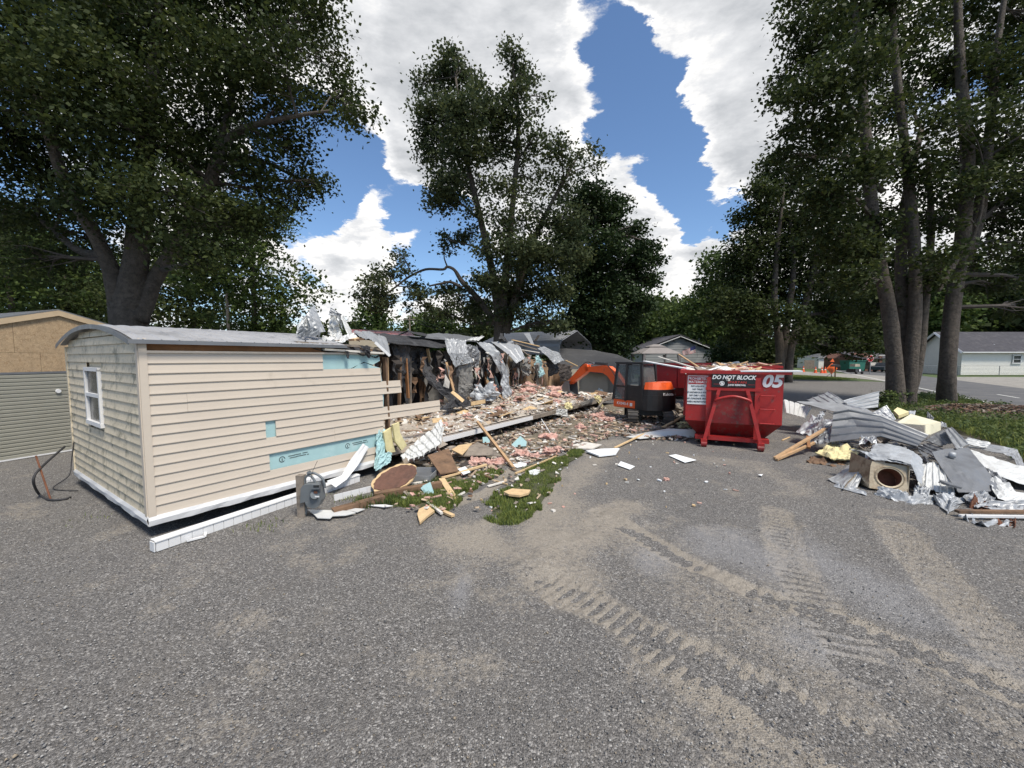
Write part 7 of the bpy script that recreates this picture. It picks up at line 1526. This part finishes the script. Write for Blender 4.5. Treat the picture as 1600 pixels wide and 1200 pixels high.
hb('leaning_board', M_WOODG, 'thin grey lath leaning right of the brown studs', 836, 592, 2.9, 852, 612, 2.1, .05, .03)
hb('plywood_shard', M_PLY, 'orange plywood wedge at the foot of the leaning yellowish board', 706, 612, 1.8, 724, 627, 1.5, .12, .02)
hb('plywood_shard', M_PLY, 'flat plywood wedge right of the black felt tail', 736, 631, 1.4, 758, 627, 1.4, .12, .02)
# grey bundle heap by the torn sheet
p = HP(757, 618, 2.2); clump('foil_bundle', 'grey crumpled foil bundle with a dark hole on the bare floor', (p.x, p.y, p.z - .15), .38, M_ALU, 370, 'bundle', None, .9)
p = HP(768, 606, 2.3); clump('insulation_clump', 'pink insulation resting on top of the foil bundle', (p.x, p.y, p.z - .1), .22, M_PINK, 371, 'insulation')
p = HP(750, 607, 2.3); clump('insulation_clump', 'dull pink insulation left of the foil bundle', (p.x, p.y, p.z - .1), .16, M_PINK, 372, 'insulation')
p = HP(937, 612, .6); clump('blue_bag', 'small blue-grey crumpled bag on the raised far floor edge', (p.x, p.y, p.z - .05), .13, mat('slate_blue', (.07, .10, .13), .6), 373, 'bag', None, .9)
p = HP(887, 636, -.05); clump('yellow_foam_lump', 'round yellowish foam lump on the floor edge', (p.x, p.y, p.z - .07), .16, M_YFOAM, 374, 'foam lump', None, .8)
part_sheet('hanging_scrap', [[(868, 638, -.08), (862, 648, -.12)], [(884, 640, -.08), (886, 653, -.14)]], M_WSHEET, crum=.10, ragged=.06, seed=61)
part_sheet('hanging_scrap', [[(930, 617, -.05), (940, 616, -.05)], [(934, 628, -.08), (944, 629, -.08)], [(940, 645, -.1), (945, 648, -.1)]], M_YFOAM, crum=.10, ragged=.08, seed=62)
part_sheet('lifted_floor_edge', [[(905, 630, -.1), (908, 634, -.1)], [(928, 621, -.1), (926, 628, -.1)]], M_GREYPAN, crum=.01, seed=63, th=.03)

# ------------------------------------------------------------------ rubble on the ground before the home
def gp(r):
    k = r.random()
    t = 4.0 + 10.5 * r.random(); o_ = -.1 - (1.4 + .12 * t) * r.random() ** 1.2
    if k < .12: o_ = r.uniform(0, .9)
    p = H(t, o_, .0); return (p.x, p.y, r.uniform(0, .05) + .05 * (o_ > -.7)), .35
clutter('ground_rubble', 'broken boards, crumbs and shreds strewn beside the floor edge', 2600, gp, [M_GYP, M_PLYD, M_GYP, M_WOODG, M_WOODB, M_CARPET, M_PINK, M_WOODD, M_DIRT, M_PLYD, M_WOODG], 12, sz=(.03, .26), kinds=(.45, .35, .2))
def exg(r):
    a = r.uniform(0, 6.28); q = r.random() ** .5 * 2.4; return (4.9 + math.cos(a) * q * 1.1, 12.6 + math.sin(a) * q, r.uniform(0, .08) + .12 * math.exp(-((math.cos(a) * q * 1.1 - .9) / .7) ** 2) * r.random()), .35
clutter('ground_rubble', 'splinters and crumbs scattered around the excavator tracks', 900, exg, [M_GYP, M_PLYD, M_WOODG, M_WOODB, M_PINK, M_WOODD, M_DIRT], 13, sz=(.03, .24))
def wide(r):
    px, py = r.uniform(700, 1150), 690 + 110 * r.random() ** 1.8; g = G(px, py); return (g.x, g.y, .0), .2
clutter('ground_rubble', 'sparse small crumbs blown over the open gravel', 120, wide, [M_GYP, M_PLY, M_PAPER, M_PINK], 14, sz=(.02, .07))
# soil strip beneath the floor edge
P = []
for i in range(90):
    t = 3.4 + 13.4 * i / 89; row = []
    for j in range(30):
        f = j / 29; o_ = .9 - (2.5 + .12 * t) * f; e = min(1, f * 6, (1 - f) * 3, i / 5, (89 - i) / 5); row.append(H(t, o_, -.02 + .03 * e + e * .07 * float(fbm(t * 1.7, o_ * 2.4, 3, 8))))
    P.append(row)
M_SOIL = mat('littered_soil', (.15, .122, .09), .95, var=.35, vscale=7, bump=.03, bscale=22, dirt=(.32, .26, .20), dscale=4.5, dthr=.5, dirt2=(.06, .075, .03))
o = MB().grid(P).build('soil_strip', M_SOIL, smooth=True); tag(o, 'strip of littered brown soil beside the floor edge', kind='structure')

def gpoly(name, pix, m, label, z=.02, th=.02, tilt=0., cat='panel', lift=None):
    pts = []
    if name == 'foam_piece':
        lo_ = max(pix, key=lambda q: q[1]); g_ = G(*lo_, .02); n_ = Vector((-.15, -.8, .55)).normalized()
        mb = MB(); mb.prism([onplane(x, y, g_, n_) for x, y in pix], -n_ * .025); return tag(mb.build(name, m), label, cat)
    for k, (x, y) in enumerate(pix):
        p = G(x, y, z + (lift[k] if lift else 0)); pts.append(p)
    mb = MB(); mb.prism(pts, UPZ * th); return tag(mb.build(name, m), label, cat)
pn = Vector((-.12, -.52, .85)).normalized(); pp0 = G(588, 772, .03)
def onb(pix, o=0.): return [onplane(x, y, pp0 + pn * o, pn) for x, y in pix]
rbd = thing('round_board', 'oval stained particle board with splintered tan rim leaning on the rubble', 'board', G(600, 768))
def ell(cx, cy, rx, ry, rot, n, jit, seed):
    r = random.Random(seed); out = []
    for k in range(n):
        q = 2 * math.pi * k / n; rr = 1 + r.uniform(-jit, jit); x, y = rx * rr * math.cos(q), ry * rr * math.sin(q); out.append((cx + x * math.cos(rot) - y * math.sin(rot), cy + x * math.sin(rot) + y * math.cos(rot)))
    return out
mb = MB(); mb.prism(onb(ell(616, 747, 38, 18, -.42, 40, .05, 4)), -pn * .025); mb.build('splintered_rim', M_PLY, rbd)
mb = MB(); mb.prism(onb(ell(617, 746.5, 35.5, 15.5, -.42, 40, .05, 5), .012), -pn * .011); mb.build('stained_face', M_STAIN, rbd)
gpoly('brown_board', [(668, 713), (701, 702), (716, 737), (688, 742)], M_WOODB, 'dark brown square panel sloping against the floor edge', z=.1, lift=[.22, .25, 0, 0])
gpoly('brown_board', [(716, 714), (732, 700), (746, 692), (770, 702), (783, 714), (755, 712)], M_WOODG, 'corrugated grey-brown panel right of the square brown panel', z=.15, lift=[0, .1, .12, .1, 0, 0])
gpoly('brown_board', [(706, 704), (716, 697), (738, 694), (722, 712)], M_PLY, 'curled tan veneer sheet behind the brown panels', z=.25)
gpoly('dark_tile', [(712, 722), (734, 716), (738, 726), (718, 730)], M_STEEL, 'small dark flat tile among the pink insulation', z=.04)
tr_ = thing('metal_tray', 'shallow grey metal tray lying among boards right of the oval board', 'tray', G(662, 752))
for n, pts in (('tray_base', [(642, 752), (652, 738), (686, 738), (672, 753)]), ): 
    mb = MB(); mb.prism([G(x, y, .05) for x, y in pts], UPZ * .01); mb.build(n, M_GALVD, tr_)
tp = [G(x, y, .05) for x, y in ((642, 752), (652, 738), (686, 738), (672, 753))]
for k in range(4): mb = MB(); mb.beam(tp[k] + UPZ * .05, tp[(k + 1) % 4] + UPZ * .05, .012, .10); mb.build('tray_side', M_GALV, tr_)
gpoly('foam_piece', [(656, 761), (672, 753), (678, 771), (664, 773)], M_FOAM, 'pale blue foam piece on the grass edge near the tray', z=.05, lift=[.05, .14, .02, 0], cat='foam piece')
gpoly('foam_piece', [(799, 695), (813, 681), (823, 690), (822, 697), (803, 699)], M_FOAM, 'large pale blue foam piece standing in the soil right of the leaning stick', z=.05, lift=[0, .25, .22, .02, 0], cat='foam piece')
gpoly('foam_piece', [(754, 683), (764, 682), (766, 698), (755, 697)], M_FOAM, 'narrow pale blue foam strip under the white floor edge', z=.05, lift=[.2, .2, 0, 0], cat='foam piece')
gpoly('white_paper', [(785, 722), (800, 718), (824, 722), (822, 728), (808, 731), (796, 727)], M_PAPER, 'white paper sheet at the foot of the leaning stick', th=.006, cat='paper')
gpoly('white_paper', [(715, 733), (727, 729), (735, 738), (724, 742)], M_PAPER, 'white square scrap left of the leaning stick', th=.006, z=.08, cat='paper')
gpoly('white_paper', [(1045, 712), (1056, 710), (1066, 713), (1088, 719), (1070, 723)], M_PAPER, 'white bent paper sheet lying alone on the open gravel', th=.006, cat='paper', lift=[0, .03, 0, .02, 0])
gpoly('white_paper', [(965, 727), (970, 721), (992, 729), (984, 734)], M_PAPER, 'small white curled paper left of the bent sheet on gravel', th=.006, cat='paper')
gpoly('white_paper', [(1184, 742), (1192, 741), (1190, 744)], M_PAPER, 'tiny white chip on the gravel right of the container', th=.006, cat='paper')
gpoly('white_rag', [(826, 738), (840, 734), (846, 738), (838, 744), (828, 743)], M_PAPER, 'crinkled white rag on the grass', th=.03, cat='rag')
gpoly('white_rag', [(915, 706), (940, 703), (968, 702), (962, 711), (936, 714)], M_PAPER, 'long crinkled white plastic at the lot edge', th=.03, cat='rag')
gpoly('white_rag', [(893, 697), (912, 692), (940, 696), (925, 703), (900, 702)], M_GYP, 'pale flattened plastic behind the long crinkled white one', th=.03, cat='rag')
gpoly('wood_chunk', [(652, 806), (655, 798), (668, 792), (679, 801), (668, 809), (656, 820)], M_PLY, 'jagged tan wood chunk on the gravel beside the grass', th=.03, cat='wood chunk')
gpoly('wood_chunk', [(787, 771), (800, 766), (829, 768), (826, 773), (812, 777), (795, 775)], M_PLY, 'flat tan plywood scrap on the grass patch', th=.03, z=.08, cat='wood chunk')
gpoly('metal_strip', [(978, 683), (1010, 676), (1044, 670), (1088, 672), (1084, 684), (1040, 682), (1000, 686)], M_WSHEET, 'bright white sheet metal strip at the left foot of the numbered container', z=.05, th=.01, lift=[0, .06, .16, .2, .0, .0, 0], cat='metal strip')
gpoly('foil_scrap', [(480, 797), (545, 799), (556, 802), (540, 806), (520, 807), (516, 811), (496, 810), (490, 804)], M_WSHEET, 'mouldy white torn scrap lying right of the gas meter foot', th=.01, z=.03, cat='scrap')
gpoly('foil_scrap', [(540, 798), (556, 795), (570, 796), (558, 801)], M_WSHEET, 'narrow pale scrap touching the mouldy white one', th=.01, cat='scrap')
gpoly('metal_strip', [(574, 790), (600, 789), (614, 791), (600, 793)], M_WHITE, 'thin white strip on the gravel at the grass edge', th=.01, cat='strip')
psheet('crumpled_siding', 'crumpled corrugated white sheet reaching up over the floor edge', [[(625, 716, 7.4), (640, 722, 7.1)], [(645, 696, 7.9), (662, 712, 7.5)], [(672, 674, 8.5), (690, 695, 8.0)], [(690, 655, 9.0), (692, 670, 8.7)]], M_WSHEET, nu=9, nv=10, corr=.05, nc=9, axis=1, crum=.05, ragged=.03, seed=150)
def gb_(x0, y0, z0, x1, y1, z1, w, th, m, label, name='wood_strip', cat='board'):
    return board(name, G(x0, y0, z0), G(x1, y1, z1), w, th, m, label, cat=cat)
board('long_stick', HP(746, 659, -.02), G(803, 732, .02), .06, .05, M_WOOD, 'long brown stick leaning from the floor edge to the ground', cat='stick')
board('long_stick', HP(945, 623, -.1), G(918, 660, .02), .07, .04, M_WOODG, 'pale prop stick under the raised far floor edge', cat='stick')
gb_(805, 740, .04, 869, 713, .04, .03, .03, M_PLY, 'long thin pale batten pointing from the grass to the soil', 'batten', 'batten')
gb_(690, 748, .10, 711, 780, .03, .10, .025, M_PLY, 'orange plywood strip standing out of the grass')
gb_(632, 757, .06, 660, 754, .08, .07, .03, M_GYP, 'pale board beneath the tray')
gb_(690, 747, .04, 760, 726, .12, .06, .03, M_PLY, 'long pale board running from the plywood strip to the pink lumps')
gb_(628, 768, .04, 668, 757, .12, .05, .03, M_WOOD, 'brown board end behind the blue foam piece')
gb_(672, 790, .03, 708, 806, .03, .06, .03, M_PLY, 'pale split lath end on the gravel beside the tan wood chunk')
gb_(668, 785, .03, 690, 802, .05, .04, .03, M_GYP, 'second split lath crossing the first beside the tan chunk')
gb_(640, 762, .05, 652, 777, .02, .05, .02, M_WOODG, 'grey splinter pointing down left of the blue foam piece')
gb_(770, 750, .03, 793, 757, .03, .02, .02, M_PLY, 'short thin stick across the bare gap in the grass')
gb_(762, 760, .02, 790, 752, .04, .05, .02, M_GYP, 'row of pale crumbs and a lath on the grass gap')
gb_(1222, 688, .02, 1234, 683, .02, .03, .02, M_PLY, 'small splinter on the gravel by the container corner')
gb_(585, 775, .05, 690, 757, .10, .12, .10, M_WOODB, 'long dark timber lying on soil under the oval board', 'timber')
gb_(520, 800, .03, 600, 778, .06, .12, .09, M_WOODB, 'rotten dark timber half buried right of the gas meter', 'timber')
gb_(960, 700, .03, 1010, 676, .10, .05, .03, M_PLY, 'curved pale batten before the excavator')
gb_(1036, 668, .05, 1072, 648, .30, .10, .04, M_PLY, 'long pale board leaning on the heap right of the excavator')
gb_(846, 655, .25, 868, 690, .02, .02, .02, M_WHITE, 'thin white pipe sloping from the floor edge into the soil', 'pipe', 'pipe')
gb_(676, 690, .3, 712, 740, .05, .05, .03, M_STAIN, 'reddish brown strip lying over the square brown panel')
clump('splinter_heap', 'small splinter heap right of the excavator counterweight', (G(1062, 648).x, G(1062, 648).y, 0), .45, M_WOODG, 380, 'heap')
clump('rag_lump', 'pale lumpy rag beside the white metal strip', (G(1071, 668).x, G(1071, 668).y, 0), .22, M_YFOAM, 381, 'rag')

# ------------------------------------------------------------------ grass and weeds
def blades(name, label, pos, hgt, wid, seed, m, lean=.5):
    """pos (n,2); each blade a bent strip of two quads"""
    r = np.random.default_rng(seed); n = len(pos); a = r.random(n) * 6.283; d = np.stack([np.cos(a), np.sin(a), 0 * a], 1); w = np.stack([-d[:, 1], d[:, 0], 0 * a], 1)
    h = (hgt * (.45 + .8 * r.random(n)))[:, None]; b = np.concatenate([pos, -.01 + 0 * a[:, None]], 1); ww = wid * (.6 + .8 * r.random((n, 1))); ln = lean * r.random((n, 1))
    up = np.array([0, 0, 1.])
    V = np.stack([b - w * ww, b + w * ww, b + up * h * .6 + d * h * ln * .35 + w * ww * .8, b + up * h * .6 + d * h * ln * .35 - w * ww * .8, b + up * h * .95 + d * h * ln * 1.1], 1).reshape(-1, 3)
    k = np.arange(n)[:, None] * 5
    T_ = np.concatenate([k + [0, 1, 2], k + [0, 2, 3], k + [3, 2, 4]], 1).reshape(-1, 3)
    me = np_mesh(name, V, T_); tn = np.repeat(r.random(n), 3); at = me.attributes.new('tint', 'FLOAT', 'FACE'); at.data.foreach_set('value', tn.astype(np.float32)); me.materials.append(m)
    o = bpy.data.objects.new(name, me); COL.objects.link(o); return tag(o, label, 'grass', kind='stuff')
LM_GRASS = leaf_mat('grass_blade', (.16, .205, .06), .35); LM_WEED = leaf_mat('weed_leaf', (.085, .12, .04), .35)
def inpoly(pix, n, seed, edge=.35):
    r = np.random.default_rng(seed); W2 = np.array([tuple(G(*p))[:2] for p in pix]); lo, hi = W2.min(0), W2.max(0); out = []
    q = lo + (hi - lo) * r.random((n * 6, 2)); x, y = q[:, 0], q[:, 1]; ins = np.zeros(len(q), bool); m = len(W2); dist = np.full(len(q), 9.)
    for i in range(m):
        x0, y0 = W2[i]; x1, y1 = W2[(i + 1) % m]
        c = ((y0 > y) != (y1 > y)) & (x < (x1 - x0) * (y - y0) / (y1 - y0 + 1e-12) + x0); ins ^= c
        L2 = (x1 - x0) ** 2 + (y1 - y0) ** 2; t = np.clip(((x - x0) * (x1 - x0) + (y - y0) * (y1 - y0)) / L2, 0, 1); dist = np.minimum(dist, np.hypot(x - x0 - t * (x1 - x0), y - y0 - t * (y1 - y0)))
    f = fbm(x * 2.7, y * 2.7, 4, seed); keep = ins & (f > .20 + .42 * np.clip(1 - dist / edge, 0, 1)); return q[keep][:n]
gA = [(566, 790), (600, 772), (640, 770), (690, 757), (740, 742), (790, 728), (792, 742), (750, 762), (720, 784), (706, 802), (668, 800), (620, 800), (590, 794)]
gB = [(744, 800), (752, 780), (790, 760), (808, 738), (860, 716), (900, 700), (916, 708), (890, 722), (876, 752), (858, 775), (846, 800), (800, 826), (760, 815)]
gC = [(540, 798), (560, 782), (600, 770), (650, 760), (700, 748), (690, 770), (620, 790)]
blades('grass_tuft', 'green grass growing between the gas meter and the gravel, under splintered boards', inpoly(gA, 16000, 1), .085, .0045, 1, LM_GRASS)
blades('grass_tuft', 'green grass wedge reaching into the gravel lot', inpoly(gB, 24000, 2), .07, .0045, 2, LM_GRASS)
blades('grass_tuft', 'sparse grass under the oval board', inpoly(gC, 1800, 3), .12, .005, 3, LM_WEED)
M_GSOIL = mat('grass_soil', (.055, .06, .025), .95, var=.35, vscale=9, bump=.02, bscale=30, dirt=(.11, .09, .055), dscale=3, dthr=.55)
for q, (pix, seed) in enumerate(((gA, 5), (gB, 6))):
    W2 = [G(*p) for p in pix]; c = sum(W2, Vector()) / len(W2); mb = MB(); n = len(W2) * 6; ring = []
    for i in range(n):
        a, b2 = W2[i // 6], W2[(i // 6 + 1) % len(W2)]; p = a.lerp(b2, (i % 6) / 6); k = .74 + .34 * float(fbm(p.x * 5, p.y * 5, 3, seed)); ring.append(c + (p - c) * k)
    mb.add([(c.x, c.y, .03)] + [(v.x * .5 + c.x * .5, v.y * .5 + c.y * .5, .035) for v in ring] + [(v.x, v.y, -.015) for v in ring], [(0, 1 + i, 1 + (i + 1) % n) for i in range(n)] + [(1 + i, 1 + n + i, 1 + n + (i + 1) % n, 1 + (i + 1) % n) for i in range(n)])
    tag(mb.build('turf_patch', M_GSOIL), 'dark turf under the grass', kind='structure')
r_ = np.random.default_rng(4); mpos = []
for px, py, n, s in ((410, 822, 60, .12), (545, 778, 120, .1), (500, 772, 80, .12), (140, 812, 30, .15), (1378, 640, 200, .3)): g = G(px, py); mpos.append(np.stack([g.x + r_.normal(size=n) * s, g.y + r_.normal(size=n) * s], 1))
blades('weed_tuft', 'little weeds sprouting through the gravel along the home', np.concatenate(mpos), .06, .004, 7, LM_GRASS)
# far verge: short grass so the strip does not read as paint
vg = [(1125, 590), (1180, 583.5), (1240, 586), (1300, 589.2), (1345, 592.5), (1300, 594.4), (1240, 592.4), (1180, 591)]
blades('verge_grass', 'short mown grass on the strip between lot and side road', inpoly(vg, 14000, 8, .2), .12, .02, 8, LM_GRASS)
# weedy bank on the right
bank = [(1372, 660), (1380, 628), (1430, 622), (1480, 622), (1560, 640), (1700, 662), (1760, 760), (1640, 745), (1590, 722), (1560, 700), (1500, 680), (1470, 668), (1420, 655)]
WB = [tuple(G(*p))[:2] for p in bank]; lo = np.min(WB, 0); hi = np.max(WB, 0)
P = []; xs, ys = np.linspace(lo[0] - .3, hi[0] + 6, 90), np.linspace(lo[1] - .3, hi[1] + .6, 70)
def inside(x, y):
    c = False; m = len(WB)
    for i in range(m):
        (x0, y0), (x1, y1) = WB[i], WB[(i + 1) % m]
        if (y0 > y) != (y1 > y) and x < (x1 - x0) * (y - y0) / (y1 - y0) + x0: c = not c
    return c
def bank_h(x, y):
    d = 9e9; m = len(WB)
    for i in range(m):
        (x0, y0), (x1, y1) = WB[i], WB[(i + 1) % m]; L2 = (x1 - x0) ** 2 + (y1 - y0) ** 2; t = min(1, max(0, ((x - x0) * (x1 - x0) + (y - y0) * (y1 - y0)) / L2)); d = min(d, math.hypot(x - x0 - t * (x1 - x0), y - y0 - t * (y1 - y0)))
    if not inside(x, y): return -.05
    mp = G(1575, 652); mound = .30 * math.exp(-(((x - mp.x) / 3.2) ** 2 + ((y - mp.y) / 1.6) ** 2)); return min(.14, d * .14) * (.7 + .6 * float(fbm(x, y, 3, 6))) - .012 + mound * min(1, d)
MB().grid([[(x, y, bank_h(x, y)) for y in ys] for x in xs]).build('weedy_bank', mat('bank_soil', (.06, .055, .03), .95, var=.35, vscale=4, bump=.03, bscale=14, dirt=(.12, .075, .055), dscale=1.2, dthr=.56), smooth=True)
tag(bpy.data.objects['weedy_bank'], 'low bank of soil and weeds around the right-hand trees', kind='structure')
wp = inpoly(bank, 26000, 9, .3)
mp = G(1575, 652); keep = (np.hypot((wp[:, 0] - mp.x) / 2.9, (wp[:, 1] - mp.y) / 1.5) + .6 * (fbm(wp[:, 0] * 2, wp[:, 1] * 2, 3, 3) - .5) > .8); wq = wp[keep]
o = blades('bank_grass', 'tall uneven grass on the bank around the right-hand trunks', wq, .20, .007, 9, LM_GRASS, lean=.8)
bpy.data.objects['bank_grass'].location.z = .08
r_ = np.random.default_rng(12); sel = wq[r_.choice(len(wq), min(len(wq), 900), replace=False)]
C = np.stack([sel[:, 0], sel[:, 1], .12 + .22 * r_.random(len(sel))], 1)
wt = thing('bank_weeds', 'broad-leaved weeds covering the bank', 'weeds', (mp.x, mp.y, 0)); wt['kind'] = 'stuff'
leaves('weed_leaves', C, 14, .075, .10, 12, LM_WEED, wt)['kind'] = 'stuff'
# leafy brush at the foot of the right trees
bs = thing('brush_heap', 'heap of cut leafy twigs left of the multi-stemmed trunk', 'brush', (G(1385, 642).x, G(1385, 642).y, 0))
g = G(1386, 640); r_ = np.random.default_rng(15); C = np.stack([g.x + r_.normal(size=150) * .35, g.y + r_.normal(size=150) * .3, .05 + .75 * r_.random(150) ** 1.2], 1)
leaves('brush_leaves', C, 12, .09, .09, 15, LM_WEED, bs); mb = MB()
for k in range(26): q = C[k]; mb.tube([(g.x + .3 * math.cos(k), g.y + .2 * math.sin(k), 0), (q[0], q[1], q[2] * .6 + .1), tuple(q)], [.012, .008, .004], 4, cap=False)
mb.tube([tuple(A(1384, 632, g.y)), tuple(A(1392, 612, g.y)), tuple(A(1399, 598, g.y))], .02, 5); b0_ = mb.build('brush_twigs', M_TWIG, bs); b0_['kind'] = 'stuff'
def mulch(r):
    a, q = r.uniform(0, 6.28), r.random() ** .5; x, y = mp.x + math.cos(a) * q * 2.8, mp.y + math.sin(a) * q * 1.4; return (x, y, bank_h(x, y) + .01), .4
clutter('mulch_pile', 'heap of reddish brown mulch and chips on the bank at the right edge', 1500, mulch, [M_WOODB, M_STAIN, M_WOODG, M_DIRT, M_DIRT, M_WOODB], 19, sz=(.05, .26))

# shreds of felt, insulation and lining hanging from the broken roof line
rs = random.Random(5); mb = MB(); ms_ = [M_TAR, M_TAR, M_GREYPAN, M_WOODG, M_WOODB, M_PINK, M_DARK, M_GYP]
for i in range(230):
    t = rs.uniform(3.6, 14.6); s = rs.uniform(2.4, 3.75) if t > 5 else rs.uniform(1.2, 3.7); top = rs.uniform(1.5, 2.45); L1 = rs.uniform(.12, .8) if i % 4 else rs.uniform(.6, 1.5)
    mi = rs.randrange(8) if t > 7.5 or i % 5 == 0 else rs.choice([0, 0, 6, 4]); w = rs.uniform(.03, .22); a = rs.uniform(-.5, .5); n = 5
    P = [[H(t + math.sin(a) * L1 * f * .5 + x * w + .05 * rs.uniform(-1, 1), s + .10 * rs.uniform(-1, 1), max(.45, top - L1 * f)) for x in (-.5, .5 * (1 - .5 * f))] for f in np.linspace(0, 1, n)]
    mb.grid(P, mi, th=.004)
o = mb.build('hanging_shreds', ms_, home); o['kind'] = 'stuff'

def gcr(pix):
    W2 = [G(*p) for p in pix]
    def f(r):
        a = r.choice(W2); b2 = r.choice(W2); c2 = r.choice(W2); u, v = r.random(), r.random()
        if u + v > 1: u, v = 1 - u, 1 - v
        p = a + (b2 - a) * u + (c2 - a) * v; return (p.x, p.y, .05), .5
    return f
clutter('grass_litter', 'crumbs, chips and splinters caught in the grass under the boards', 90, gcr(gA), [M_GYP, M_PLYD, M_WOODG, M_WOODB, M_PINK, M_PLYD], 31, sz=(.03, .12), kinds=(.5, .45, .05))
clutter('grass_litter', 'few pale chips lying in the grass wedge', 45, gcr(gB), [M_GYP, M_PLYD, M_WOODG], 32, sz=(.03, .12))
